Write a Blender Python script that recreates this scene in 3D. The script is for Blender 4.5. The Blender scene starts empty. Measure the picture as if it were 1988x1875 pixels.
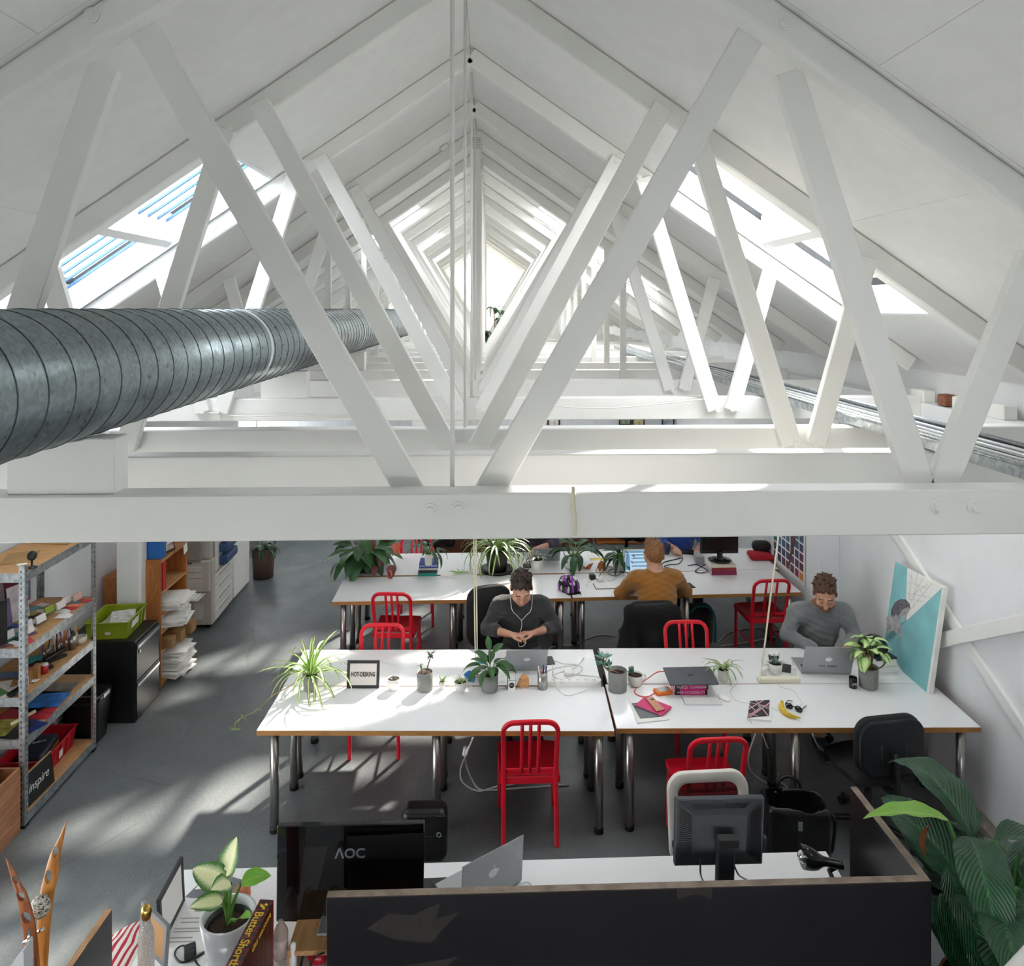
import bpy, bmesh, math, random
import numpy as np
from mathutils import Vector, Matrix
R = math.radians
SC = bpy.context.scene
COL = SC.collection
random.seed(7)
# ------------------------------------------------------------ camera, sky, sun, exposure
HC = 3.6; FPX = 1453.0; HOR = 600.0; YAW = math.atan(42.0/FPX)
cam_d = bpy.data.cameras.new('camera'); cam = bpy.data.objects.new('camera', cam_d); COL.objects.link(cam)
cam.location = (0, 0, HC); cam.rotation_euler = (R(90), 0, -YAW)
cam_d.sensor_fit = 'HORIZONTAL'; cam_d.sensor_width = 36; cam_d.lens = FPX/1988*36
cam_d.shift_y = (HOR-937.5)/1988; cam_d.clip_start = 0.02; cam_d.clip_end = 200
SC.camera = cam
SC.view_settings.view_transform = 'Standard'; SC.view_settings.look = 'None'
SC.view_settings.gamma = 1.0; SC.view_settings.use_curve_mapping = False
SC.view_settings.exposure = 0.0
W = bpy.data.worlds.new('sky'); SC.world = W; W.use_nodes = True
bgn = W.node_tree.nodes['Background']; bgn.inputs[0].default_value = (0.93, 0.965, 1.0, 1); bgn.inputs[1].default_value = 10.0
sun_d = bpy.data.lights.new('sun', 'SUN'); sun = bpy.data.objects.new('sun', sun_d); COL.objects.link(sun)
SUN_TO = Vector((2.7, 4.77, 3.65)).normalized()
sun.rotation_euler = SUN_TO.to_track_quat('Z', 'Y').to_euler()
sun_d.energy = 28.0; sun_d.angle = R(2.2); sun_d.color = (1.0, 0.93, 0.82)
SC.cycles.max_bounces = 16; SC.cycles.diffuse_bounces = 10
# ------------------------------------------------------------ placing helpers
def ray(x, y):
    a = (x-994)/FPX; c = -(y-HOR)/FPX; s, k = math.sin(YAW), math.cos(YAW)
    return Vector((s + a*k, k - a*s, c))
def P(x, y, z=0.0):                    # pixel on a level plane z
    d = ray(x, y); t = (z-HC)/d.z
    return Vector((0, 0, HC)) + d*t
def PY(x, y, Y):                       # pixel on a plane at depth Y
    d = ray(x, y); return Vector((0, 0, HC)) + d*(Y/d.y)
def PX(x, y, X):
    d = ray(x, y); return Vector((0, 0, HC)) + d*(X/d.x)
def ppm(p):                            # pixels per metre at a point
    return FPX/(p[0]*math.sin(YAW)+p[1]*math.cos(YAW))
# ------------------------------------------------------------ materials
def lin(c):
    if isinstance(c, str):
        c = [int(c[i:i+2], 16) for i in (0, 2, 4)]
    o = []
    for v in c:
        v /= 255.0
        o.append(v/12.92 if v <= .04045 else ((v+.055)/1.055)**2.4)
    return (o[0], o[1], o[2], 1.0)
MATS = {}
class NT:
    def __init__(s, name):
        s.m = bpy.data.materials.new(name); s.m.use_nodes = True
        s.t = s.m.node_tree; s.b = s.t.nodes['Principled BSDF']
    def n(s, typ, **kw):
        nd = s.t.nodes.new(typ)
        for k, v in kw.items():
            if k in nd.inputs.keys() if isinstance(k, str) else False: nd.inputs[k].default_value = v
            else: setattr(nd, k, v)
        return nd
    def l(s, a, b): s.t.links.new(a, b)
    def coord(s, which='Object', scale=(1, 1, 1), rot=(0, 0, 0)):
        c = s.n('ShaderNodeTexCoord'); mp = s.n('ShaderNodeMapping')
        mp.inputs['Scale'].default_value = scale; mp.inputs['Rotation'].default_value = rot
        s.l(c.outputs[which], mp.inputs[0]); return mp.outputs[0]
    def noise(s, vec, scale, detail=3, rough=.5, dist=0):
        nd = s.n('ShaderNodeTexNoise'); nd.inputs['Scale'].default_value = scale; nd.inputs['Detail'].default_value = detail
        nd.inputs['Roughness'].default_value = rough; nd.inputs['Distortion'].default_value = dist
        if vec is not None: s.l(vec, nd.inputs['Vector'])
        return nd.outputs['Fac']
    def ramp(s, fac, stops, interp='LINEAR'):
        r = s.n('ShaderNodeValToRGB'); e = r.color_ramp.elements; r.color_ramp.interpolation = interp
        while len(e) < len(stops): e.new(.5)
        for k, (p, c) in enumerate(stops):
            e[k].position = p; e[k].color = c if not isinstance(c, str) else lin(c)
        s.l(fac, r.inputs[0]); return r.outputs[0]
    def mix(s, fac, a, b, mode='MIX'):
        m = s.n('ShaderNodeMix', data_type='RGBA', blend_type=mode)
        for sock, v in ((m.inputs[0], fac), (m.inputs[6], a), (m.inputs[7], b)):
            if isinstance(v, (int, float, tuple)): sock.default_value = v
            else: s.l(v, sock)
        return m.outputs[2]
    def bump(s, h, strength=.2, dist=.01):
        b = s.n('ShaderNodeBump'); b.inputs['Strength'].default_value = strength; b.inputs['Distance'].default_value = dist
        s.l(h, b.inputs['Height']); s.l(b.outputs[0], s.b.inputs['Normal'])
def mat(name, col, rough=.5, metal=0.0, var=.06, vs=9.0, bump=0.0, bs=60.0, coat=0.0, emit=0, trans=0.0, spec=.5):
    if name in MATS: return MATS[name]
    q = NT(name); c = lin(col); v = q.coord()
    if var:
        f = q.noise(v, vs, 4)
        lo = tuple(max(0, x*(1-var*1.6)) for x in c[:3])+(1,); hi = tuple(min(1, x*(1+var)) for x in c[:3])+(1,)
        q.l(q.ramp(f, [(.25, lo), (.7, hi)]), q.b.inputs['Base Color'])
    else: q.b.inputs['Base Color'].default_value = c
    q.b.inputs['Roughness'].default_value = rough; q.b.inputs['Metallic'].default_value = metal
    q.b.inputs['Specular IOR Level'].default_value = spec
    if coat: q.b.inputs['Coat Weight'].default_value = coat
    if trans: q.b.inputs['Transmission Weight'].default_value = trans
    if emit:
        q.b.inputs['Emission Color'].default_value = c; q.b.inputs['Emission Strength'].default_value = emit
    if bump: q.bump(q.noise(v, bs, 3), bump, .004)
    MATS[name] = q.m; return q.m
def m_white(name='white_paint', col='e9e9e6', rough=.55):
    if name in MATS: return MATS[name]
    q = NT(name); v = q.coord(); c = lin(col)
    g = q.noise(q.coord(scale=(1, 6, 6)), 3, 5); f = q.noise(v, 2.2, 3)
    base = q.ramp(f, [(.3, tuple(x*.95 for x in c[:3])+(1,)), (.7, c)])
    sp = q.noise(v, 55, 2); k = q.ramp(sp, [(.16, (0, 0, 0, 1)), (.2, (1, 1, 1, 1))])
    q.l(q.mix(k, lin('a8a49c'), base), q.b.inputs['Base Color'])
    q.b.inputs['Roughness'].default_value = rough
    q.bump(g, .25, .006); MATS[name] = q.m; return q.m
def m_wood(name, c1, c2, axis='X', scale=1.0, rough=.5):
    if name in MATS: return MATS[name]
    q = NT(name); s = {'X': (.6, 7, 7), 'Y': (7, .6, 7), 'Z': (7, 7, .6)}[axis]
    v = q.coord(scale=tuple(x*scale for x in s)); n1 = q.noise(v, 1.6, 4, .55, 1.2); n2 = q.noise(v, 9, 3)
    w = q.ramp(q.mix(.3, n1, n2), [(.3, c2), (.42, c1), (.52, c2), (.62, c1)])
    q.l(w, q.b.inputs['Base Color']); q.b.inputs['Roughness'].default_value = rough
    q.bump(n2, .12, .003); MATS[name] = q.m; return q.m
def m_ply(name='plywood_edge', a='c98f4d', b='6f4524', n=9.0, axis=2, lo=0.0, hi=1.0):
    if name in MATS: return MATS[name]
    q = NT(name); co = q.n('ShaderNodeTexCoord'); sp = q.n('ShaderNodeSeparateXYZ'); q.l(co.outputs['Generated'], sp.inputs[0])
    w = q.n('ShaderNodeMath', operation='MULTIPLY'); q.l(sp.outputs[axis], w.inputs[0]); w.inputs[1].default_value = n
    fr = q.n('ShaderNodeMath', operation='FRACT'); q.l(w.outputs[0], fr.inputs[0])
    base = q.ramp(fr.outputs[0], [(0, b), (.14, b), (.2, a), (.6, a), (.66, tuple(x*.8 for x in lin(a)[:3])+(1,))])
    g = q.noise(q.coord(scale=(3, 3, 60)), 4, 3)
    q.l(q.mix(q.ramp(g, [(.4, (0, 0, 0, 1)), (.65, (.5, .5, .5, 1))]), base, lin(b)), q.b.inputs['Base Color'])
    q.b.inputs['Roughness'].default_value = .65; MATS[name] = q.m; return q.m
def m_galv(name='galvanised_steel', c1='9aa3a6', c2='c3c9cb', sc=45.0, rough=.38, metal=.85):
    if name in MATS: return MATS[name]
    q = NT(name); v = q.coord()
    vo = q.n('ShaderNodeTexVoronoi'); vo.inputs['Scale'].default_value = sc; q.l(v, vo.inputs['Vector'])
    f = q.mix(.5, vo.outputs['Color'], q.noise(v, 14, 4))
    q.l(q.ramp(f, [(.3, c1), (.7, c2)]), q.b.inputs['Base Color'])
    q.l(q.ramp(q.noise(v, 25, 3), [(.3, (max(.05, rough-.08),)*3+(1,)), (.7, (rough+.1,)*3+(1,))]), q.b.inputs['Roughness'])
    q.b.inputs['Metallic'].default_value = metal; MATS[name] = q.m; return q.m
def m_leaf(name, c_edge, c_mid, pat='plain', rough=.4, vein=1.0):
    """uv: u across the blade 0..1, v along it"""
    if name in MATS: return MATS[name]
    q = NT(name); co = q.n('ShaderNodeTexCoord'); sp = q.n('ShaderNodeSeparateXYZ'); q.l(co.outputs['UV'], sp.inputs[0])
    a = q.n('ShaderNodeMath', operation='SUBTRACT'); q.l(sp.outputs[0], a.inputs[0]); a.inputs[1].default_value = .5
    ab = q.n('ShaderNodeMath', operation='ABSOLUTE'); q.l(a.outputs[0], ab.inputs[0])
    nz = q.noise(q.coord('UV', (6, 14, 1)), 2.5, 3)
    mx = q.n('ShaderNodeMath', operation='MULTIPLY_ADD'); q.l(nz, mx.inputs[0]); mx.inputs[1].default_value = .22; q.l(ab.outputs[0], mx.inputs[2])
    mid = tuple(min(1, x*1.5+.01) for x in lin(c_edge)[:3])+(1,)
    if pat == 'plain': base = q.ramp(mx.outputs[0], [(.1, lin(c_mid)), (.16, lin(c_edge)), (.6, lin(c_edge))])
    elif pat == 'stripe': base = q.ramp(mx.outputs[0], [(.2, lin(c_mid)), (.3, lin(c_edge))])
    elif pat == 'blotch': base = q.ramp(mx.outputs[0], [(.3, lin(c_mid)), (.52, lin(c_edge))])
    q.l(base, q.b.inputs['Base Color']); q.b.inputs['Roughness'].default_value = rough
    q.b.inputs['Subsurface Weight'].default_value = 0
    # side veins as relief
    vv = q.n('ShaderNodeMath', operation='MULTIPLY_ADD'); q.l(ab.outputs[0], vv.inputs[0]); vv.inputs[1].default_value = -.6; q.l(sp.outputs[1], vv.inputs[2])
    sn = q.n('ShaderNodeMath', operation='MULTIPLY'); q.l(vv.outputs[0], sn.inputs[0]); sn.inputs[1].default_value = 130
    s2 = q.n('ShaderNodeMath', operation='SINE'); q.l(sn.outputs[0], s2.inputs[0])
    if vein: q.bump(s2.outputs[0], .35*vein, .003)
    MATS[name] = q.m; return q.m
def m_pane(name='window_glass', tint=(1, 1, 1, 1), refl=.06):
    if name in MATS: return MATS[name]
    q = NT(name); t = q.n('ShaderNodeBsdfTransparent'); t.inputs[0].default_value = tint
    g = q.n('ShaderNodeBsdfGlossy'); g.inputs['Roughness'].default_value = .03
    mx = q.n('ShaderNodeMixShader'); mx.inputs[0].default_value = refl
    q.l(t.outputs[0], mx.inputs[1]); q.l(g.outputs[0], mx.inputs[2])
    q.l(mx.outputs[0], q.t.nodes['Material Output'].inputs[0]); MATS[name] = q.m; return q.m
def m_floor():
    q = NT('polished_concrete'); v = q.coord()
    big = q.noise(v, .55, 5, .6); med = q.noise(v, 2.6, 6, .62, .8); fine = q.noise(v, 42, 4, .6)
    c = q.ramp(big, [(.3, '50575a'), (.5, '5f6466'), (.7, '6e7272')])
    c = q.mix(q.ramp(med, [(.35, (0, 0, 0, 1)), (.72, (.55, .55, .55, 1))]), c, lin('54595b'))
    c = q.mix(q.ramp(fine, [(.45, (0, 0, 0, 1)), (.8, (.45, .45, .45, 1))]), c, lin('7c7d7a'))
    # swirling trowel marks: rings around scattered centres
    vo = q.n('ShaderNodeTexVoronoi'); vo.inputs['Scale'].default_value = 1.7; q.l(v, vo.inputs['Vector'])
    dn = q.n('ShaderNodeMath', operation='MULTIPLY_ADD'); q.l(q.noise(v, 3, 3), dn.inputs[0]); dn.inputs[1].default_value = .25; q.l(vo.outputs['Distance'], dn.inputs[2])
    sw = q.n('ShaderNodeMath', operation='MULTIPLY'); q.l(dn.outputs[0], sw.inputs[0]); sw.inputs[1].default_value = 150
    sn = q.n('ShaderNodeMath', operation='SINE'); q.l(sw.outputs[0], sn.inputs[0])
    msk = q.ramp(q.noise(v, 1.3, 3), [(.42, (0, 0, 0, 1)), (.62, (.3, .3, .3, 1))])
    c = q.mix(q.mix(1.0, q.ramp(sn.outputs[0], [(.3, (0, 0, 0, 1)), (.9, (1, 1, 1, 1))]), msk, 'MULTIPLY'), c, lin('4a5154'))
    # a few cracks and brown stains
    vc = q.n('ShaderNodeTexVoronoi', feature='DISTANCE_TO_EDGE'); vc.inputs['Scale'].default_value = .3
    nv = q.n('ShaderNodeTexNoise'); nv.inputs['Scale'].default_value = 2.2; q.l(v, nv.inputs['Vector'])
    wob = q.mix(.12, v, nv.outputs['Color']); q.l(wob, vc.inputs['Vector'])
    ck = q.mix(1.0, q.ramp(vc.outputs['Distance'], [(.0, (.5, .5, .5, 1)), (.0022, (0, 0, 0, 1))]), q.ramp(q.noise(v, .8, 2), [(.45, (0, 0, 0, 1)), (.55, (1, 1, 1, 1))]), 'MULTIPLY')
    c = q.mix(ck, c, lin('44413d'))
    st = q.ramp(q.noise(q.coord(scale=(3, .7, 1)), .9, 4, .7), [(.66, (0, 0, 0, 1)), (.78, (.5, .5, .5, 1))])
    c = q.mix(st, c, lin('7d7262'))
    q.l(c, q.b.inputs['Base Color'])
    q.l(q.ramp(med, [(.3, (.34,)*3+(1,)), (.7, (.55,)*3+(1,))]), q.b.inputs['Roughness'])
    q.bump(q.mix(.5, fine, sn.outputs[0]), .1, .002)
    MATS['floor'] = q.m; return q.m
# ------------------------------------------------------------ mesh helpers
class MB:
    def __init__(s): s.v = []; s.f = []; s.m = []; s.sm = []
    def add(s, vs, fs, mi=0, sm=False):
        o = len(s.v); s.v += [Vector(v) for v in vs]
        for f in fs: s.f.append([i+o for i in f]); s.m.append(mi); s.sm.append(sm)
        return s
    def box(s, c, d, rz=0, mi=0, rx=0, ry=0):
        M = Matrix.Translation(c) @ (Matrix.Rotation(rz, 4, 'Z') @ Matrix.Rotation(ry, 4, 'Y') @ Matrix.Rotation(rx, 4, 'X'))
        vs = [M @ Vector((x*d[0]/2, y*d[1]/2, z*d[2]/2)) for z in (-1, 1) for y in (-1, 1) for x in (-1, 1)]
        return s.add(vs, [(0, 2, 3, 1), (4, 5, 7, 6), (0, 1, 5, 4), (2, 6, 7, 3), (0, 4, 6, 2), (1, 3, 7, 5)], mi)
    def mm(s, x0, x1, y0, y1, z0, z1, mi=0):
        return s.box(((x0+x1)/2, (y0+y1)/2, (z0+z1)/2), (x1-x0, y1-y0, z1-z0), mi=mi)
    def bar(s, a, b, w, t, up=(0, 1, 0), mi=0):        # rectangular bar from a to b; t measured along up
        a, b = Vector(a), Vector(b); d = (b-a).normalized(); u = Vector(up); u = (u-d*u.dot(d)).normalized(); w2 = d.cross(u)
        vs = []
        for p in (a, b):
            for i, j in ((-1, -1), (1, -1), (1, 1), (-1, 1)): vs.append(p + w2*(i*w/2) + u*(j*t/2))
        return s.add(vs, [(0, 1, 2, 3), (7, 6, 5, 4), (0, 4, 5, 1), (1, 5, 6, 2), (2, 6, 7, 3), (3, 7, 4, 0)], mi)
    def tube(s, pts, r, n=8, mi=0, closed=False, caps=True, flat=1.0, up=None):
        pts = [Vector(p) for p in pts]; k = len(pts); rr = r if isinstance(r, (list, tuple)) else [r]*k
        vs = []; nrm = None
        for i in range(k):
            if closed: d = pts[(i+1) % k]-pts[i-1]
            else: d = pts[min(i+1, k-1)]-pts[max(i-1, 0)]
            d = d.normalized() if d.length > 1e-9 else Vector((0, 0, 1))
            if nrm is None:
                u = Vector(up) if up else (Vector((0, 0, 1)) if abs(d.z) < .9 else Vector((0, 1, 0)))
                nrm = (u-d*u.dot(d)).normalized()
            else:
                nrm = nrm-d*nrm.dot(d); nrm = nrm.normalized() if nrm.length > 1e-9 else Vector((1, 0, 0))
            bi = d.cross(nrm)
            for j in range(n):
                a = 2*math.pi*j/n; vs.append(pts[i] + (bi*math.cos(a)*flat + nrm*math.sin(a))*rr[i])
        fs = []
        for i in range(k if closed else k-1):
            for j in range(n):
                a, b = i*n+j, i*n+(j+1) % n; c, e = ((i+1) % k)*n+(j+1) % n, ((i+1) % k)*n+j
                fs.append((a, b, c, e))
        s.add(vs, fs, mi, True)
        if caps and not closed:
            o = len(s.v)-len(vs)
            s.f += [list(range(o+n-1, o-1, -1)), list(range(o+(k-1)*n, o+k*n))]; s.m += [mi, mi]; s.sm += [False, False]
        return s
    def cyl(s, a, b, r0, r1=None, n=14, mi=0, caps=True):
        return s.tube([a, b], [r0, r0 if r1 is None else r1], n, mi, caps=caps)
    def lathe(s, prof, n=20, c=(0, 0, 0), mi=0, M=None, sm=True):
        vs = []
        for r, z in prof:
            for j in range(n):
                a = 2*math.pi*j/n; p = Vector((r*math.cos(a), r*math.sin(a), z))
                vs.append((M @ p if M else p) + Vector(c))
        fs = [(i*n+j, i*n+(j+1) % n, (i+1)*n+(j+1) % n, (i+1)*n+j) for i in range(len(prof)-1) for j in range(n)]
        s.add(vs, fs, mi, sm); o = len(s.v)-len(vs)
        if prof[0][0] > 1e-5: s.f.append(list(range(o+n-1, o-1, -1))); s.m.append(mi); s.sm.append(False)
        if prof[-1][0] > 1e-5: s.f.append(list(range(o+(len(prof)-1)*n, o+len(prof)*n))); s.m.append(mi); s.sm.append(False)
        return s
    def prism(s, poly, z0, z1, M=None, mi=0, sm=False):
        k = len(poly); vs = [Vector((x, y, z)) for z in (z0, z1) for x, y in poly]
        if M: vs = [M @ v for v in vs]
        return s.add(vs, [list(range(k-1, -1, -1)), list(range(k, 2*k))] + [(i, (i+1) % k, k+(i+1) % k, k+i) for i in range(k)], mi, sm)
    def sph(s, c, r, nu=12, nv=8, mi=0, M=None):
        if not isinstance(r, (tuple, list)): r = (r, r, r)
        vs = []; c = Vector(c)
        for i in range(1, nv):
            t = math.pi*i/nv
            for j in range(nu):
                a = 2*math.pi*j/nu; vs.append(Vector((r[0]*math.sin(t)*math.cos(a), r[1]*math.sin(t)*math.sin(a), r[2]*math.cos(t))))
        vs += [Vector((0, 0, r[2])), Vector((0, 0, -r[2]))]
        vs = [(M @ v if M else v)+c for v in vs]
        fs = [(i*nu+j, (i+1)*nu+j, (i+1)*nu+(j+1) % nu, i*nu+(j+1) % nu) for i in range(nv-2) for j in range(nu)]
        T, B = len(vs)-2, len(vs)-1
        fs += [(T, j, (j+1) % nu) for j in range(nu)] + [(B, (nv-2)*nu+(j+1) % nu, (nv-2)*nu+j) for j in range(nu)]
        return s.add(vs, fs, mi, True)
    def tr(s, M): s.v = [M @ v for v in s.v]; return s
    def obj(s, name, mats, parent=None, loc=(0, 0, 0), rot=(0, 0, 0), bevel=0, seg=1, smooth=None, **tags):
        me = bpy.data.meshes.new(name); me.from_pydata([tuple(v) for v in s.v], [], s.f)
        for m in (mats if isinstance(mats, (list, tuple)) else [mats]): me.materials.append(m)
        me.polygons.foreach_set('material_index', s.m)
        me.polygons.foreach_set('use_smooth', [bool(x) if smooth is None else smooth for x in s.sm])
        if bevel:
            bm = bmesh.new(); bm.from_mesh(me)
            es = [e for e in bm.edges if len(e.link_faces) == 2 and e.calc_face_angle(0) > .6]
            bmesh.ops.bevel(bm, geom=es, offset=bevel, segments=seg, profile=.5, affect='EDGES', clamp_overlap=True)
            bm.to_mesh(me); bm.free()
        me.update()
        o = bpy.data.objects.new(name, me); COL.objects.link(o); o.location = loc; o.rotation_euler = rot
        if parent: o.parent = parent
        return tag(o, **tags)
def tag(o, label=None, cat=None, group=None, kind=None):
    if label: o['label'] = label
    if cat: o['category'] = cat
    if group: o['group'] = group
    if kind: o['kind'] = kind
    return o
def thing(name, label, cat, loc=(0, 0, 0), rz=0, group=None):
    o = bpy.data.objects.new(name, None); COL.objects.link(o); o.location = loc; o.rotation_euler = (0, 0, rz)
    o.empty_display_size = .05
    return tag(o, label, cat, group)
def dup(root, loc=None, rz=None, label=None, group=None, parent=None):
    r = root.copy(); COL.objects.link(r)
    if loc is not None: r.location = loc
    if rz is not None: r.rotation_euler = (0, 0, rz)
    if label: r['label'] = label
    if group: r['group'] = group
    if parent: r.parent = parent
    for ch in list(root.children): dup(ch, parent=r)
    return r
def struct(mb, name, m, parent=None, **k):
    o = mb.obj(name, m, parent, **k)
    if not parent: o['kind'] = 'structure'
    return o
def bez(p, n=12):                      # smooth curve through points (Catmull-Rom)
    p = [Vector(q) for q in p]; out = []
    q = [p[0]*2-p[1]]+p+[p[-1]*2-p[-2]]
    for i in range(1, len(q)-2):
        for k in range(n):
            t = k/n; a, b, c, d = q[i-1], q[i], q[i+1], q[i+2]
            out.append(.5*((2*b)+(c-a)*t+(2*a-5*b+4*c-d)*t*t+(3*b-a-3*c+d)*t*t*t))
    out.append(p[-1]); return out
def text(name, body, size, m, parent=None, M=None, sx=1.0, ext=.0006, align='CENTER', bold=0.0, shear=0.0, **tags):
    cu = bpy.data.curves.new(name, 'FONT'); cu.body = body; cu.size = size; cu.extrude = ext; cu.align_x = align; cu.align_y = 'CENTER'
    cu.offset = bold; cu.shear = shear; cu.resolution_u = 3
    t = bpy.data.objects.new(name, cu); COL.objects.link(t)
    dg = bpy.context.evaluated_depsgraph_get(); me = bpy.data.meshes.new_from_object(t.evaluated_get(dg))
    bpy.data.objects.remove(t); me.materials.clear(); me.materials.append(m)
    MM = (M or Matrix()) @ Matrix.Diagonal((sx, 1, 1, 1)); me.transform(MM)
    o = bpy.data.objects.new(name, me); COL.objects.link(o)
    if parent: o.parent = parent
    return tag(o, **tags)
def frameM(o, x, y):                   # matrix with local x,y axes and origin
    x = Vector(x).normalized(); y = Vector(y); y = (y-x*y.dot(x)).normalized(); z = x.cross(y)
    M = Matrix((x, y, z)).transposed().to_4x4(); M.translation = Vector(o); return M
# ------------------------------------------------------------ signed-distance figures
class SDF:
    def __init__(s, h=.007): s.ops = []; s.h = h
    def cone(s, a, b, r0, r1=None, k=.02, sub=False): s.ops.append(('c', np.array(a, float), np.array(b, float), r0, r0 if r1 is None else r1, k, sub)); return s
    def ell(s, c, r, k=.02, M=None, sub=False): s.ops.append(('e', np.array(c, float), np.array(r, float), M, k, sub)); return s
    def rbox(s, c, d, rad, k=.01, M=None, sub=False): s.ops.append(('b', np.array(c, float), np.array(d, float)/2, rad, M, k, sub)); return s
    def chain(s, pts, rs, k=.02):
        for i in range(len(pts)-1): s.cone(pts[i], pts[i+1], rs[i], rs[i+1], k)
        return s
    def mesh(s, name, mats, parent=None, mfn=None, grow=0.0, disp=None, **kw):
        h = s.h; lo = np.full(3, 1e9); hi = -lo; bb = []
        for o in s.ops:
            if o[0] == 'c': r = max(o[3], o[4]); a, b = np.minimum(o[1], o[2])-r, np.maximum(o[1], o[2])+r
            elif o[0] == 'e': r = np.full(3, o[2].max()); a, b = o[1]-r, o[1]+r
            else: r = np.full(3, np.linalg.norm(o[2])); a, b = o[1]-r, o[1]+r
            bb.append((a, b))
            if not o[-1]: lo = np.minimum(lo, a); hi = np.maximum(hi, b)
        lo -= 3*h+grow+.01; hi += 3*h+grow+.01; n = np.ceil((hi-lo)/h).astype(int)+1
        F = np.full(n, .08, np.float32)
        ax = [lo[i]+h*np.arange(n[i]) for i in range(3)]
        for o, (a, b) in zip(s.ops, bb):
            mg = .08+grow
            i0 = np.clip(((a-mg-lo)/h).astype(int), 0, n-1); i1 = np.clip(((b+mg-lo)/h).astype(int)+2, 1, n)
            if (i1 <= i0).any(): continue
            sl = tuple(slice(i0[i], i1[i]) for i in range(3))
            X, Y, Z = np.meshgrid(*[ax[i][sl[i]] for i in range(3)], indexing='ij')
            p = np.stack([X, Y, Z], -1).astype(np.float32)
            if o[0] == 'c':
                d = o[2]-o[1]; L = (d*d).sum(); q = p-o[1]
                t = np.clip((q@d)/max(L, 1e-9), 0, 1)
                D = np.linalg.norm(q-t[..., None]*d, axis=-1)-(o[3]+(o[4]-o[3])*t)
            elif o[0] == 'e':
                q = p-o[1]
                if o[3] is not None: q = q@np.array(o[3], float)
                k0 = np.linalg.norm(q/o[2], axis=-1); k1 = np.linalg.norm(q/(o[2]**2), axis=-1)
                D = k0*(k0-1)/np.maximum(k1, 1e-6)
            else:
                q = p-o[1]
                if o[4] is not None: q = q@np.array(o[4], float)
                e = np.abs(q)-o[2]+o[3]
                D = np.linalg.norm(np.maximum(e, 0), axis=-1)+np.minimum(e.max(-1), 0)-o[3]
            k = o[-2]; A = F[sl]
            if o[-1]:
                D = -D-grow*0; hh = np.maximum(k-np.abs(A-D), 0)/k; F[sl] = np.maximum(A, D)+hh*hh*k/4
            else:
                D = D-grow; hh = np.maximum(k-np.abs(A-D), 0)/k; F[sl] = np.minimum(A, D)-hh*hh*k/4
        if disp is not None:
            X, Y, Z = np.meshgrid(*ax, indexing='ij'); F += disp(X, Y, Z).astype(np.float32)
        v, f = snets(F, lo, h)
        me = bpy.data.meshes.new(name); me.vertices.add(len(v)); me.vertices.foreach_set('co', v.ravel())
        me.loops.add(f.size); me.loops.foreach_set('vertex_index', f.ravel().astype(np.int32))
        me.polygons.add(len(f)); me.polygons.foreach_set('loop_start', np.arange(0, f.size, 4, dtype=np.int32))
        for m in (mats if isinstance(mats, (list, tuple)) else [mats]): me.materials.append(m)
        if mfn is not None: me.polygons.foreach_set('material_index', mfn(v[f].mean(1)).astype(np.int32))
        me.polygons.foreach_set('use_smooth', np.ones(len(f), bool)); me.update(calc_edges=True)
        o = bpy.data.objects.new(name, me); COL.objects.link(o)
        if parent: o.parent = parent
        return tag(o, **kw)
def snets(F, lo, h):
    n = np.array(F.shape); S = F < 0; m = n-1
    cnt = np.zeros(m, np.int8); pos = np.zeros(tuple(m)+(3,), np.float32)
    for ax_ in range(3):
        o1, o2 = [i for i in range(3) if i != ax_]
        for d1 in (0, 1):
            for d2 in (0, 1):
                a = [None]*3; a[ax_] = slice(0, m[ax_]); a[o1] = slice(d1, d1+m[o1]); a[o2] = slice(d2, d2+m[o2])
                b = list(a); b[ax_] = slice(1, m[ax_]+1); A, B = F[tuple(a)], F[tuple(b)]
                x = S[tuple(a)] != S[tuple(b)]; t = np.where(x, A/np.where(x, A-B, 1), 0)
                cnt += x; pos[..., ax_] += t; pos[..., o1] += d1*x; pos[..., o2] += d2*x
    act = cnt > 0; idx = -np.ones(m, np.int64); idx[act] = np.arange(act.sum())
    g = np.stack(np.nonzero(act), -1); v = (g+pos[act]/cnt[act][:, None])*h+lo
    fs = []
    for ax_ in range(3):
        o1, o2 = [(1, 2), (2, 0), (0, 1)][ax_]
        a = [None]*3; a[ax_] = slice(0, m[ax_]); a[o1] = slice(1, m[o1]); a[o2] = slice(1, m[o2])
        b = list(a); b[ax_] = slice(1, m[ax_]+1)
        sa, sb = S[tuple(a)], S[tuple(b)]; e = np.stack(np.nonzero(sa != sb), -1)
        e[:, o1] += 1; e[:, o2] += 1
        def at(d1, d2):
            q = e.copy(); q[:, o1] -= d1; q[:, o2] -= d2; return idx[q[:, 0], q[:, 1], q[:, 2]]
        qd = np.stack([at(1, 1), at(0, 1), at(0, 0), at(1, 0)], -1)
        fl = ~sa[sa != sb]; qd[fl] = qd[fl][:, ::-1]; fs.append(qd)
    return v.astype(np.float32), np.concatenate(fs)
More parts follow.
